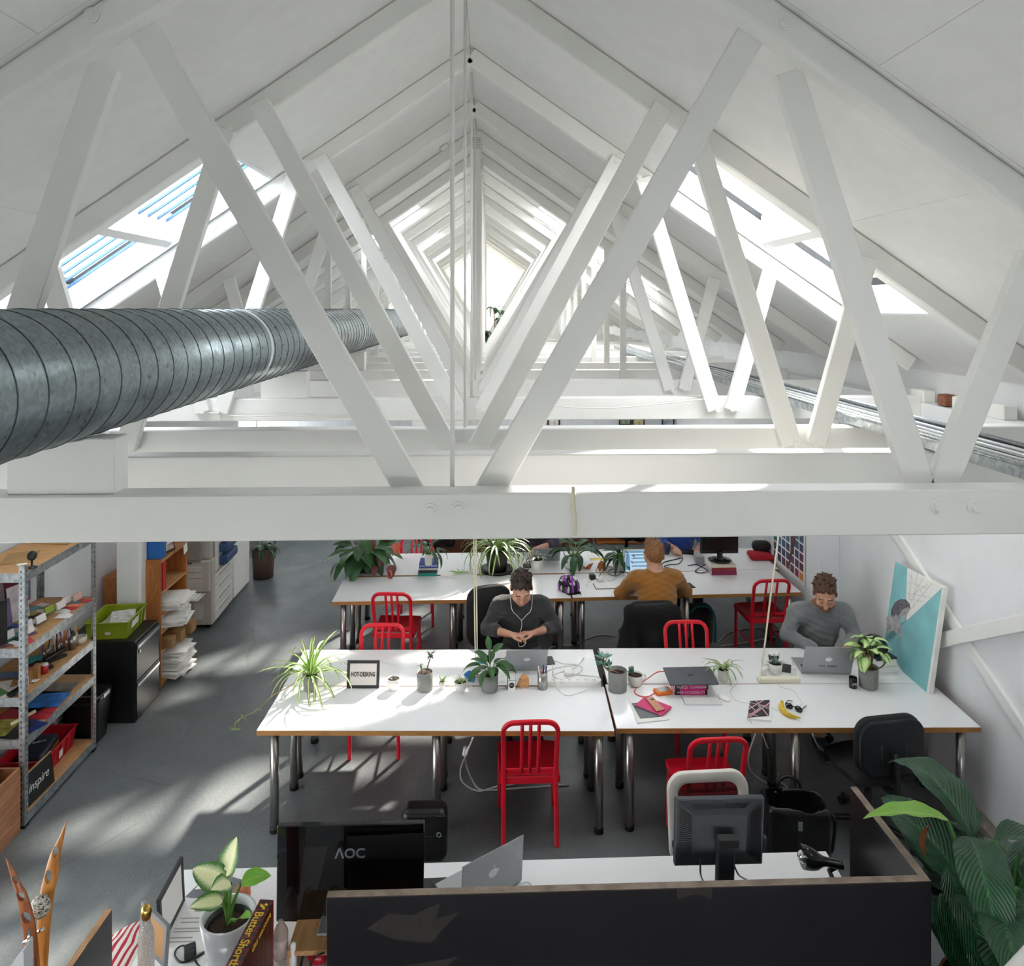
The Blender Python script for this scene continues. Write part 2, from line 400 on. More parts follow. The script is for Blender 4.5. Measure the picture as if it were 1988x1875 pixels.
# ------------------------------------------------------------ shared materials
WP = m_white(); WC = mat('ceiling_board', 'e6e6e4', .8, var=.02); WW = mat('wall_plaster', 'e2e4e6', .75, var=.03, vs=3, bump=.08, bs=25)
WDK = mat('roof_deck', 'd8d8d8', .9, var=0); STEEL = mat('brushed_steel', 'b4b0ab', .3, .95, var=.03)
GALV = m_galv(); DUCT = m_galv('duct_steel', '8b9799', 'a3adae', 60, .34, .8); DARKSEAM = mat('seam_metal', '4a5357', .4, .7)
BLK = mat('black_plastic', '141516', .38); BLKM = mat('black_matte', '101112', .7); RUB = mat('black_rubber', '0c0c0d', .6)
CONC = m_floor(); GLASS = m_pane(); PLY = m_ply(); CHROME = mat('chrome', 'd8d8d8', .12, 1.0, var=0)
XR = -.16; APEX = HC+2.085; TAN = .69; XL, XRW = -3.75, 3.45
def roofz(u): return APEX-TAN*abs(u)
# ------------------------------------------------------------ floor, walls
struct(MB().mm(-3.9, 3.8, -2.7, 24.2, -.12, 0), 'floor', CONC)
struct(MB().mm(-80, 80, -80, 110, -.3, -.13), 'ground', mat('pale_bounce_ground', 'b0aea8', .9, var=.06))  # unseen ground outside, added and kept pale to bounce daylight upward
struct(MB().mm(XL-.15, XL, -2.5, .4, 0, 3.2).mm(XL-.15, XL, 4.0, 11.2, 0, 3.2).mm(XL-.15, XL, .4, 4.0, 2.1, 3.2).mm(XL-.15, XL, .4, 4.0, 0, .1).mm(XL-.15, XL, 13.9, 24, 0, 3.2).mm(XL-.15, XL, 11.2, 13.9, 0, .95).mm(XL-.15, XL, 11.2, 13.9, 2.2, 3.2), 'wall_left', WW)
struct(MB().mm(XRW, XRW+.3, -2.5, 24, 0, 2.85).mm(XRW+.15, XRW+.3, -2.5, 24, 2.85, 3.3), 'wall_right', WW)
struct(MB().mm(3.24, XRW, 7.3, 13, 0, 2.72), 'trim_1', WW, bevel=.006)
g = MB(); gy0, gy1 = 24, 24.2
def gable_piece(x0, x1, z0):
    zz = [roofz(x0-XR)+.1, roofz(x1-XR)+.1]
    pl = [(x0, z0), (x1, z0), (x1, zz[1])] + ([(XR, APEX+.1)] if x0 < XR < x1 else []) + [(x0, zz[0])]
    g.prism(pl, -gy1, -gy0, Matrix.Rotation(R(90), 4, 'X'))
gable_piece(-3.9, -1.95, 0); gable_piece(-.35, .58, 3.0); gable_piece(1.5, 3.75, 0)
g.mm(-1.95, 1.5, gy0, gy1, 0, 3.0)
struct(g, 'wall_back', WW)
for k, (x0, x1) in enumerate(((-1.95, -.35), (.58, 1.5))):
    w = tag(thing('window_%d' % (k+1), None, None, (0, 0, 0)), kind='structure')
    MB().mm(x0, x1, 24.06, 24.12, 3.86, 3.92).mm(x0, x0+.05, 24.06, 24.12, 3, 4.3).mm(x1-.05, x1, 24.06, 24.12, 3, 4.3).obj('frame', WP, w)
    MB().prism([(x0, 3), (x1, 3), (x1, roofz(x1-XR)), (x0, roofz(x0-XR))], -24.1, -24.09, Matrix.Rotation(R(90), 4, 'X')).obj('pane', GLASS, w)
w = tag(thing('window_3', None, None, (XL, 12.55, 1.6)), kind='structure')   # side window with blind
fr = MB()
for yy in (-1.35, -.45, .45, 1.3): fr.mm(-.1, 0, yy, yy+.06, -.65, .6)
fr.mm(-.1, 0, -1.35, 1.35, .54, .6).mm(-.1, 0, -1.35, 1.35, -.65, -.6).obj('frame', WP, w)
MB().mm(-.08, -.07, -1.3, 1.3, -.62, .57).obj('pane', GLASS, w)
slat = None
for k in range(18):
    if slat is None: slat = MB().box((0, 0, 0), (.035, 2.5, .003), ry=.5).obj('slat', WP, w, loc=(-.04, 0, -.55)); o = slat
    else: o = slat.copy(); COL.objects.link(o); o.location = (-.04, 0, -.55+k*.06)
w = tag(thing('fill_light_door', None, None), kind='structure'); MB().mm(XL-.08, XL-.07, .4, 4.0, .1, 2.1).obj('pane', GLASS, w)  # unseen glazed opening, added to let fill light in low from the left
for yy in (.4, 1.27, 2.17, 3.07, 3.94): MB().mm(XL-.11, XL-.04, yy, yy+.06, .1, 2.1).obj('stile', WP, w)
# rear partition and the gallery floor above it
struct(MB().mm(XL, 3.24, 13, 13.15, 0, 2.45), 'wall_rear', mat('grey_partition', 'c9ced4', .7))
struct(MB().mm(XL, XRW, 13, 24, 2.45, 2.6), 'floor_gallery', WP)
struct(MB().mm(XL, XRW, 13, 13.06, 2.6, 2.78), 'trim_2', WP)
struct(MB().mm(3.36, XRW, 3.2, 7.3, 0, .07), 'baseboard_right', mat('raw_concrete', '8f857a', .9, var=.25, vs=25, bump=.6, bs=60), bevel=.01)
struct(MB().mm(-3.5, -3.27, 7.1, 7.24, 0, 2.72), 'column', WP, bevel=.02, seg=2)
# ------------------------------------------------------------ roof
TS = [2.85, 4.38, 5.9, 7.37, 8.57, 9.77, 10.97, 12.17, 13.37, 14.57, 15.8, 17.0, 18.2, 19.4, 20.6, 21.8, 23.0]
BAYS = [(-2.5, -.2), (-.2, 1.33)]+[(a, b) for a, b in zip([1.33]+TS, TS+[24.05])]
SKY = [(-1, 4.5, 5.86, 1.55, 3.05), (1, 4.5, 5.86, 1.55, 3.05), (1, 1.42, 2.0, 1.66, 2.4), (-1, 9.9, 10.93, .87, 1.7), (1, 9.9, 10.93, .87, 2.6), (1, 11.1, 12.1, .87, 2.9),
       (-1, 13.5, 14.53, .87, 1.6), (1, 13.5, 14.53, .87, 2.5), (-1, 17.1, 18.16, .87, 1.6), (1, 17.1, 18.16, .87, 1.6)]
def slope(mb, sg, u0, u1, y0, y1, dz0, dz1, mi=0):
    vs = [(XR+sg*u, y, roofz(u)+dz) for dz in (dz0, dz1) for y in (y0, y1) for u in (u0, u1)]
    return mb.add(vs, [(0, 2, 3, 1), (4, 5, 7, 6), (0, 1, 5, 4), (2, 6, 7, 3), (0, 4, 6, 2), (1, 3, 7, 5)], mi)
ceil = tag(thing('ceiling', None, None), kind='structure'); roof = MB()
JOINTS = {1: 1.53, 2: 2.28}; UE = 3.76
for bi, (y0, y1) in enumerate(BAYS):
    for sg in (-1, 1):
        sk = [s for s in SKY if s[0] == sg and y0-.01 <= s[1] and s[2] <= y1+.01]
        j = {2: 1.53, 3: 2.28}.get(bi, [1.2, 2.4][bi % 2])
        rects = []
        if not sk: rects = [(0, j, y0, y1), (j, UE, y0, y1)]
        else:
            _, a, b, u0, u1 = sk[0]
            rects = [(0, u0, y0, y1), (u1, UE, y0, y1)]
            if a-y0 > .02: rects.append((u0, u1, y0, a))
            if y1-b > .02: rects.append((u0, u1, b, y1))
        for (u0, u1, a, b) in rects:
            slope(MB(), sg, u0+.0015, u1-.0015, a+.0015, b-.0015, 0, .013).obj('ceiling_panel', WC, ceil)
            slope(roof, sg, u0, u1, a, b, .2, .26)
struct(roof, 'roof', WDK)
BLUEBAR = mat('blue_grey_glazing_bar', '4a74a8', .4, .1); REV = mat('skylight_lining', 'eef2f6', .6, var=0)
for k, (sg, y0, y1, u0, u1) in enumerate(SKY):
    w = tag(thing('window_%d' % (k+4), None, None), kind='structure'); f = MB(); t = .02
    slope(f, sg, u0-t, u1+t, y0-t, y0, -.01, .26); slope(f, sg, u0-t, u1+t, y1, y1+t, -.01, .26)
    slope(f, sg, u0-t, u0, y0, y1, -.01, .26); slope(f, sg, u1, u1+t, y0, y1, -.01, .26)
    f.obj('frame', REV, w)
    um = (u0+u1)/2+.03; cb = MB(); slope(cb, sg, um-.03, um+.03, y0, y1, .02, .24); cb.obj('crossbar', WP, w)
    pn = MB(); slope(pn, sg, u0, u1, y0, y1, .2, .206); pn.obj('pane', GLASS, w)
    if k == 0:
        for i in range(9):
            yy = y0+.05+i*.15; b = MB(); wd = .09 if i == 0 else .022
            slope(b, sg, u0, u1, yy, yy+wd, .165, .185); b.obj('glazing_bar', BLUEBAR, w)
# ------------------------------------------------------------ trusses
def bolt(mb, p, r=.022, h=.02, d=(0, -1, 0)):
    p = Vector(p); d = Vector(d); mb.cyl(p, p+d*.006, r*1.5, n=12); mb.cyl(p, p+d*h, r, r*.92, n=6)
PLATE = None
def m_plate():
    q = NT('punched_nail_plate'); v = q.coord(scale=(1, 1, 1)); ck = q.n('ShaderNodeTexVoronoi'); ck.inputs['Scale'].default_value = 55; ck.inputs['Randomness'].default_value = 0
    q.l(v, ck.inputs['Vector']); q.l(q.ramp(ck.outputs['Distance'], [(.28, '55565a'), (.36, 'e4e4e2')]), q.b.inputs['Base Color']); return q.m
PLATE = m_plate()
def truss(i, Y, label, group):
    t = thing('roof_truss', label, 'roof truss', (XR, Y, 0), 0, group)
    xl, xr = XL-XR, XRW-XR
    MB().mm(xl, xr, 0, .125, 2.724, 2.9).obj('tie_beam', WP, t, bevel=.006)
    ry = .08 if i == 0 else .06
    for sg in (-1, 1):
        ue = 3.55
        MB().bar((sg*.0, ry, APEX-.082), (sg*ue, ry, roofz(ue)-.082), .13, .11).obj('rafter', WP, t, bevel=.022 if i == 0 else .01, seg=3 if i == 0 else 1)
    sy = .15 if i == 0 else -.026
    def strut(u0, z0, u1, z1, w=.115):
        MB().bar((u0, sy, z0), (u1, sy, z1), w, .05).obj('strut', WP, t, bevel=.004)
    zb = 2.80; up = .03 if i else -.05
    if i < 4:
        for sg in (-1, 1):
            strut(sg*(.115 if i == 0 else .085), zb, sg*(1.21 if i == 0 else 1.17), roofz(1.17)-.17+up+.05)
            strut(sg*1.93, zb, sg*1.36, roofz(1.36)-.17+up+.03)
            strut(sg*(1.96 if i == 0 else 2.07), zb, sg*2.38, roofz(2.38)-.17+up)
        z0 = 2.9
        MB().cyl((0.01, .11 if i == 0 else .06, z0), (0.01, .11 if i == 0 else .06, APEX-.2), .009, n=10).obj('king_rod', WP, t)
        bb = MB()
        if i == 0:
            for px, py, oy in ((835, 992, 0), (890, 988, 0), (1820, 981, 0), (1892, 983, 0), (172, 25, ry-.055), (1530, 40, ry-.055)):
                p = PY(px, py, Y); b1 = MB(); bolt(b1, (p.x-XR, oy, p.z), .02, .018); b1.obj('bolt', WP, t)
        else:
            for sg in (-1, 1):
                for u, z in ((.075, 2.815), (1.95, 2.81), (2.07, 2.81), (1.15, roofz(1.15)-.13), (1.33, roofz(1.33)-.13)):
                    bb.cyl((sg*u, -.051, z), (sg*u, -.058, z), .02, n=12)
        if i: bb.obj('bolt_heads', WP, t, kind='stuff')
    else:
        for sg in (-1, 1):
            strut(sg*.07, zb, sg*1.2, roofz(1.2)-.15, .09)
            MB().mm(sg*1.68-.035, sg*1.68+.035, -.045, -.003, 2.76, roofz(1.68)-.1).obj('post', WP, t)
        MB().mm(-.05, .05, -.05, -.005, 2.75, APEX-.12).obj('king_post', WP, t)
        if i < 10:
            p = MB()
            for u, z in ((-.95, 2.81), (.95, 2.81), (0, APEX-.2)): p.box((u, -.056 if u == 0 else -.004, z), (.24 if u else .13, .003, .13))
            p.obj('nail_plate', PLATE, t)
    return t
ORD = ['nearest', 'second', 'third', 'fourth', 'fifth', 'sixth', 'seventh', 'eighth', 'ninth', 'tenth', 'eleventh', 'twelfth', 'thirteenth', 'fourteenth', 'fifteenth', 'sixteenth', 'seventeenth and last']
for i, Y in enumerate(TS):
    if i < 6: truss(i, Y, 'white painted timber roof truss, %s from the front%s' % (ORD[i], ' and largest' if i == 0 else ''), 'white roof trusses')
    else: truss(i, Y, 'white timber roof truss with vertical side posts, %s from the front' % ORD[i], 'white roof trusses')
MB().mm(XL, XRW, 3.6, 3.72, 2.62, 2.9).obj('cross_beam', WP, bevel=.006, label='wide white timber cross beam between the first two roof trusses', cat='beam')
# ------------------------------------------------------------ duct and its blocks
dt = thing('ventilation_duct', 'large round galvanised spiral ventilation duct hung along the left roof', 'duct', (-1.62, 0, 3.35))
MB().lathe([(.25, 0), (.25, 13.4)], 48, (0, .4, 0), M=Matrix.Rotation(R(-90), 4, 'X')).obj('duct_pipe', DUCT, dt)
hx = []; pitch = .153; N = 40
for k in range(int(13.3/pitch*N)):
    a = 2*math.pi*k/N; hx.append((-.2505*math.cos(a), .45+pitch*k/N, .2505*math.sin(a)))
MB().tube(hx, .0034, 4, caps=False).obj('spiral_seam', DARKSEAM, dt)
for yy in (1.98, 4.72, 8.2):
    MB().lathe([(.2535, 0), (.2535, .05)], 48, (0, yy, 0), M=Matrix.Rotation(R(-90), 4, 'X')).obj('joint_tape', mat('pale_tape', 'dfe3e2', .6), dt)
for yy, wd in ((2.87, .40), (5.92, .36), (8.6, .36)):
    b = MB(); w = wd/2; pl = [(-w, 2.9), (w, 2.9)]
    for k in range(9):
        u = w-2*w*k/8; pl.append((u, 3.35-math.sqrt(.2535**2-min(u, .2)**2*.98) if abs(u) < .245 else 3.3))
    b.prism([(x, min(z, 3.112)) for x, z in pl], -.11, 0, Matrix.Translation((-1.62, yy, 0)) @ Matrix.Rotation(R(90), 4, 'X'))
    b.obj('duct_block', WP, label={2.87: 'white timber block carrying the duct on the nearest beam', 5.92: 'white block under the duct on the third truss beam', 8.6: 'white block under the duct far behind the third truss'}[yy], cat='support block', bevel=.004)
# ------------------------------------------------------------ cable tray on the right
tr = thing('cable_tray', 'long galvanised perforated cable tray lying across the trusses on the right', 'cable tray', (2.33, 0, 2.93))
def m_perf():
    q = NT('perforated_tray'); v = q.coord(scale=(45, 22, 1)); vo = q.n('ShaderNodeTexVoronoi'); vo.inputs['Scale'].default_value = 1; vo.inputs['Randomness'].default_value = .15
    q.l(v, vo.inputs['Vector']); q.l(q.ramp(vo.outputs['Distance'], [(.22, '45484a'), (.3, 'dfe2e2')]), q.b.inputs['Base Color'])
    q.b.inputs['Metallic'].default_value = .5; q.b.inputs['Roughness'].default_value = .4; return q.m
MB().mm(-.17, .17, 2.2, 13, -.004, 0).obj('tray_base', m_perf(), tr)
for sx in (-.17, .17): MB().mm(sx-.004, sx+.004, 2.2, 13, -.02, .035).cyl((sx, 2.2, .035), (sx, 13, .035), .009, n=8).obj('side_rail', GALV, tr)
for k, (x, r, m) in enumerate(((.06, .011, 'c9ccce'), (.09, .009, '3d4143'), (.115, .014, 'b9bdc0'), (.145, .012, '9aa0a3'), (.02, .006, 'e6e6e2'), (.13, .01, '55595c'))):
    pts = [(x+random.uniform(-.012, .012), 2.2+.6*j, r+.002+(.022 if k == 5 else 0)) for j in range(19)]
    MB().tube(bez(pts, 3), r, 8).obj('cable_run', mat('cable_'+m, m, .45, .3 if k != 4 else 0), tr)
for k, (x, y0) in enumerate(((-.05, 9.0), (-.02, 9.6), (.02, 9.9))):
    MB().cyl((x, y0, .03), (x-.06, y0+2.4, .03), .022, n=12).obj('white_conduit', mat('white_pvc', 'dfe1e0', .4), label='short white plastic conduit on the far cable tray, %s of three' % ('nearest', 'middle', 'farthest')[k], cat='pipe', group='loose white conduits on the cable tray', loc=(2.33, 0, 2.975))
# ------------------------------------------------------------ right wall braces and small roof fittings
def wallbar(name, a, b, w, label):
    a = PX(a[0], a[1], XRW-.015); b = PX(b[0], b[1], XRW-.015)
    MB().bar(a, b, w, .03, up=(1, 0, 0)).obj(name, WP, label=label, cat='brace', bevel=.004)
wallbar('wall_brace', (1722, 1010), (2075, 1550), .085, 'long white diagonal timber brace running down the right wall behind the painting')
a, b = PX(1815, 1245, XRW-.046), PX(2100, 1185, XRW-.046)
MB().bar(a, b, .1, .03, up=(1, 0, 0)).obj('wall_brace', WP, label='short white timber brace crossing over the long diagonal on the right wall', cat='brace', bevel=.004)
for k, (px, py, w) in enumerate(((1788, 806, .2), (1868, 805, .13), (1940, 800, .2))):
    p = PX(px, py, XRW+.04); MB().box((XRW+.05, p.y, 2.9), (.1, w, .1)).obj('wall_block', WP, bevel=.008, label=['white block on the right wall head, far one of the three', 'white block on the right wall head beside the bare brick', 'white block on the right wall head, near one of the three'][k], cat='block')
p = PX(1833, 805, XRW+.04); MB().box((XRW+.06, p.y, 2.9), (.09, .11, .09)).obj('bare_brick', mat('red_brick', '8a5643', .9, var=.2, vs=30), bevel=.01, label='bare red brick stub on top of the right wall', cat='brick')
p = PY(860, 338, 8.4); MB().lathe([(.055, 0), (.055, -.02), (.04, -.04), (0, -.042)], 18, (p.x, p.y, roofz(p.x-XR)-.004), M=Matrix.Rotation(-math.atan(TAN), 4, 'Y')).obj('smoke_detector', WP, label='small white smoke detector on the left roof slope near the ridge', cat='smoke detector')
lt = thing('tube_light', 'white fluorescent tube fitting under the third truss, behind the rods', 'lamp', (PY(855, 815, 5.96).x, 5.96, 2.693))
MB().mm(-.22, .22, -.05, .05, -.01, .03).obj('body', WP, lt, bevel=.004); MB().cyl((-.2, 0, -.025), (.2, 0, -.025), .013, n=10).obj('tube', mat('tube_glass', 'f2f2ee', .3), lt)
# cords and cables in the roof
WCAB = mat('white_cable', 'e4e2dc', .45, var=0); CCAB = mat('cream_cord', 'd9d3bd', .6, var=0)
MB().tube(bez([PY(1113, 944, 2.846), PY(1113, 975, 2.842), PY(1116, 1010, 2.842), PY(1116, 1038, 2.84)], 5), .0075, 8).obj('beam_cord', CCAB, label='white cord tied down the face of the nearest beam', cat='cord')
MB().tube(bez([PY(1052, 785, 5.8), PY(1120, 791, 5.84), PY(1200, 791, 5.85), PY(1290, 783, 5.86), PY(1390, 772, 5.86)], 6), .005, 6).obj('slack_cable', WCAB, label='slack white cable drooping along the third truss beam, right side', cat='cable')
MB().tube(bez([PY(395, 800, 5.86), PY(470, 808, 5.86), PY(560, 806, 5.86), PY(640, 812, 5.86), PY(720, 806, 5.86)], 6), .005, 6).obj('slack_cable', WCAB, label='slack white cable drooping along the third truss beam, left side', cat='cable')
# end wall behind the viewpoint; its unseen low window is added for fill light
bw = MB(); bw.mm(-3.9, 3.75, -2.7, -2.5, 0, .5).mm(-3.9, -3.0, -2.7, -2.5, .5, 1.5).mm(2.7, 3.75, -2.7, -2.5, .5, 1.5).mm(-3.9, 3.75, -2.7, -2.5, 1.5, 3.2)
bw.prism([(-3.9, 3.2), (3.75, 3.2), (3.75, roofz(3.91)+.1), (XR, APEX+.1), (-3.9, roofz(3.74)+.1)], 2.5, 2.7, Matrix.Rotation(R(90), 4, 'X'))
struct(bw, 'wall_front', WW)
w = tag(thing('window_20', None, None), kind='structure'); MB().mm(-3.0, 2.7, -2.6, -2.59, .5, 1.5).obj('pane', GLASS, w)
for x in (-3.0, -1.6, -.15, 1.3, 2.64): MB().mm(x, x+.06, -2.66, -2.54, .5, 1.5).obj('mullion', WP, w)
# ------------------------------------------------------------ desks
LAM = mat('white_laminate', 'ececed', .28, var=.01, coat=.2); RED = mat('red_paint', 'e01a30', .36, var=.03); ZD = .735
FOOT = RUB
def desk(name, A, B, D, label, legs_x=None, z=ZD, group='white desks', legs_y=None, r=.03, back=False):
    a, b = P(A[0], A[1], z), P(B[0], B[1], z); d = b-a; L = d.length; rz = math.atan2(d.y, d.x)
    if back: a = a+Matrix.Rotation(rz, 3, 'Z') @ Vector((0, -D, 0))
    t = thing(name, label, 'desk', (a.x, a.y, 0), rz, group)
    MB().mm(0, L, 0, D, z-.035, z-.0015).obj('plywood_core', PLY, t)
    MB().mm(.001, L-.001, .001, D-.001, z-.0015, z).obj('tabletop', LAM, t)
    for lx in (legs_x or (.1, L/2, L-.1)):
        for ly in (legs_y or (.07, D-.07)):
            l = MB().cyl((lx, ly, .035), (lx, ly, z-.035), r, n=20).obj('leg', STEEL, t)
            MB().lathe([(r*1.08, 0), (r*1.08, .03), (r*1.02, .04)], 18, (lx, ly, 0)).obj('foot', FOOT, l)
    return t
desk('desk', (498, 1418), (1193, 1419), .6, 'white desk nearest the front on the left, holding the spider plant and sign')
desk('desk', (550, 1331), (1168, 1330), .6, 'white desk on the left, far half, with the silver laptop and white cables')
desk('desk', (1197, 1414), (1905, 1411.6), .6, 'white desk on the right, near half, with the pink notebook and banana')
desk('desk', (1180, 1327), (1806, 1326.5), .6, 'white desk on the right, far half, where the man in grey works')
desk('desk', (644, 1168), (1109, 1161), .67, 'white desk of the back row, near left one, with the red-flowered plant and cycle helmet')
desk('desk', (677, 1118), (1107, 1112), .72, 'white desk of the back row, far left one, with spider plant and book stack')
desk('desk', (1112, 1160), (1556, 1149.5), .67, 'white desk of the back row, near right one, where the man in orange sits')
desk('desk', (1110, 1112), (1512, 1104.5), .72, 'white desk of the back row, far right one, with the black monitor and keyboard')
desk('desk', (640, 1680.5), (1603, 1652), .62, 'white desk at the very front behind the black screen, with grey laptop', (.12, 2.3), back=True)
fld = desk('desk', (355, 1688), (636, 1680.5), 1.0, 'short white desk at the lower left with the leaf plant and papers', (.08, .6), back=True)
# ------------------------------------------------------------ red chairs
def red_chair(loc, rz, label):
    t = thing('red_chair', label, 'chair', (loc[0], loc[1], 0), rz, 'red metal chairs')
    s = MB(); n = 8
    vs = [];
    for i in range(n+1):
        for j in range(n+1):
            x = (i/n-.5); y = (j/n-.5); dip = .014*(1-(2*x)**2)*(1-(2*y)**2)+.006*math.cos(x*12)*max(0, y)
            vs.append((x*(.40+.02*(y+.5)), y*.40, .462-dip))
    s.add(vs, [(i*(n+1)+j, (i+1)*(n+1)+j, (i+1)*(n+1)+j+1, i*(n+1)+j+1) for i in range(n) for j in range(n)], 0, True)
    s.mm(-.2, .2, -.2, -.185, .41, .45).mm(-.21, .21, .185, .2, .41, .45).mm(-.205, -.19, -.2, .2, .41, .452).mm(.19, .205, -.2, .2, .41, .452)
    s.obj('seat', RED, t)
    for sx in (-1, 1):
        MB().bar((sx*.195, .185, 0), (sx*.19, .18, .45), .028, .03).obj('leg', RED, t, bevel=.006)
        MB().bar((sx*.18, -.235, 0), (sx*.175, -.2, .46), .03, .03).obj('leg', RED, t, bevel=.006)
        MB().bar((sx*.19, .18, .2), (sx*.18, -.215, .2), .018, .018).obj('side_stretcher', RED, t, bevel=.004)
    def bk(z): return -.2-.1*((z-.46)/.42)**1.3 if z > .46 else -.2
    pts = [(-.175, .44), (-.178, .6), (-.18, .72), (-.182, .79)]
    for k in range(1, 7): a = R(90*k/6); pts.append((-.107-.075*math.cos(a), .795+.075*math.sin(a)))
    pts += [(-.05, .8715), (0, .872)]; pts = pts+[(-x, z) for x, z in pts[-2::-1]]
    fr = MB(); pp = [Vector((x, bk(z), z)) for x, z in pts]; vs = []
    for i, p in enumerate(pp):
        dd = (pp[min(i+1, len(pp)-1)]-pp[max(i-1, 0)]).normalized(); side = dd.cross(Vector((0, 1, .2))).normalized(); nn = side.cross(dd)
        for u, v in ((-1, -.6), (-.6, -1), (.6, -1), (1, -.6), (1, .6), (.6, 1), (-.6, 1), (-1, .6)): vs.append(p+side*(u*.016)+nn*(v*.012))
    fr.add(vs, [(i*8+j, i*8+(j+1) % 8, (i+1)*8+(j+1) % 8, (i+1)*8+j) for i in range(len(pp)-1) for j in range(8)], 0, False)
    fr.obj('back_frame', RED, t, smooth=False)
    for x in (-.056, 0, .056): MB().tube([(x, bk(z), z) for z in (.485, .6, .7, .8, .862)], .0125, 8, flat=1.0, up=(0, 1, 0)).obj('slat', RED, t)
    MB().bar((-.175, -.205, .5), (.175, -.205, .5), .03, .014, up=(0, 1, 0)).obj('lower_rail', RED, t, bevel=.003)
    MB().bar((-.175, -.198, .43), (.175, -.198, .43), .05, .014, up=(0, 1, 0)).obj('apron', RED, t, bevel=.003)
    return t
RC = red_chair((.262, 5.235), R(1), 'red slat-back chair standing alone at the near left desk, whole back in view')
def rc(x, y, rz, label): dup(RC, (x, y, 0), R(rz), label)
rc(1.44, 5.0, 2, 'red slat-back chair behind the white mesh chair, at the near right desk')
rc(-.93, 6.2, 180, 'red slat-back chair pushed in behind the HOT-DESKING sign')
rc(1.70, 6.19, 180, 'red slat-back chair pushed in behind the slate laptop')
rc(-.93, 7.5, -4, 'red slat-back chair tucked at the back row left desk under the plant')
rc(2.82, 7.74, 3, 'red slat-back chair at the back row right desk by the swatch poster')
rc(-.86, 8.68, 184, 'red slat-back chair on the far side of the back row, behind the small white pot')
# ------------------------------------------------------------ office chairs
FAB = mat('charcoal_fabric', '17181b', .85, var=.1, vs=60, bump=.1, bs=300)
def rr(w, h, r, n=6):
    o = []
    for cx, cy, a0 in ((w/2-r, h/2-r, 0), (-w/2+r, h/2-r, 90), (-w/2+r, -h/2+r, 180), (w/2-r, -h/2+r, 270)):
        for k in range(n+1): a = R(a0+90*k/n); o.append((cx+r*math.cos(a), cy+r*math.sin(a)))
    return o
def cushion(name, c, d, rad, m, parent, M=None, h=.012, bow=0):
    s = SDF(h); s.rbox((0, 0, 0), d, rad, .01); o = s.mesh(name, m, parent); o.location = c
    if M: o.rotation_euler = M
    return o
def star_base(t, z0=.1, seat=.42, r=.3):
    MB().lathe([(.03, .07), (.045, .1), (.03, .14), (.028, .3), (.02, .3), (.02, seat)], 14).obj('gas_column', BLK, t)
    for k in range(5):
        a = R(72*k+17); c, s = math.cos(a), math.sin(a)
        l = MB().bar((c*.03, s*.03, .1), (c*r, s*r, .075), .035, .03, up=(0, 0, 1)).obj('foot_arm', BLK, t, bevel=.006)
        w = MB()
        for e in (-.014, .014):
            q = Vector((c*r-s*e, s*r+c*e, .028)); w.cyl(q-Vector((-s, c, 0))*.009, q+Vector((-s, c, 0))*.009, .027, n=14)
        w.cyl((c*r, s*r, .05), (c*r, s*r, .075), .008, n=8); w.obj('caster', RUB, l)
def office_chair(loc, rz, label, back='shell', zt=1.0, bw_=.44, bh=.4):
    t = thing('office_chair', label, 'chair', (loc[0], loc[1], 0), rz, 'black office chairs')
    star_base(t)
    s = SDF(.012); s.ell((0, .0, .485), (.25, .24, .055), .03).rbox((0, 0, .475), (.44, .42, .07), .035, .03); s.mesh('seat', FAB, t)
    MB().mm(-.11, .11, -.12, .12, .415, .44).obj('seat_plate', BLK, t, bevel=.01)
    MB().tube(bez([(0, -.1, .425), (0, -.26, .43), (0, -.3, .5), (0, -.27, zt-bh*.55)], 6), .03, 8, flat=.5).obj('back_bar', BLK, t)
    MB().tube([(.1, .05, .42), (.28, .07, .42)], .007, 8).cyl((.26, .07, .42), (.3, .07, .42), .014).obj('lever', BLK, t)
    zc = zt-bh/2; Mr = Matrix.Translation((0, -.2, zc)) @ Matrix.Rotation(R(90), 4, 'X'); rad = min(bw_, bh)*.3
    MB().prism(rr(bw_, bh, rad, 8), -.03, .03, Mr).obj('backrest', FAB, t, bevel=.022, seg=3, smooth=True)
    sh_ = MB().prism(rr(bw_*.98, bh*.98, rad*.98, 8), .031, .06, Mr); sh_.obj('back_shell', mat('black_shell', '1b1e23', .45), t, bevel=.02, seg=3, smooth=True)
    for e in (-1, 1): MB().tube([(e*.085, -.262, zc-bh*.3), (e*.085, -.262, zc+.03)], .006, 7).obj('shell_rib', mat('black_shell', '1b1e23', .45), t)
    return t
OC = office_chair((2.6, 5.08), R(8), 'black office chair at the right end of the near desk, moulded back shell toward us', zt=.91, bw_=.48, bh=.37)
def oc(x, y, rz, label): dup(OC, (x, y, 0), R(rz), label)
TALL = office_chair((.06, 6.66), R(200), 'black office chair turned behind the man in the dark jumper', zt=1.07, bw_=.42, bh=.55)
oc(1.47, 7.06, 4, 'black office chair under the man in orange, covered by the draped coat')
oc(2.3, 9.35, 165, 'black office chair behind the desk by the black monitor')
oc(1.9, 10.4, 40, 'black office chair standing empty before the far bookcase')
oc(.45, 9.35, 180, 'black office chair under the person in dark purple')
oc(-.75, 10.2, 60, 'black office chair behind the pushed-back red chair of the back row')
st_ = thing('stool', 'black round stool under the bearded man in grey', 'stool', (2.68, 6.34, 0)); star_base(st_, seat=.4, r=.24); MB().lathe([(0, .4), (.17, .4), (.185, .42), (.185, .45), (.16, .47), (0, .472)], 24).obj('seat', FAB, st_)
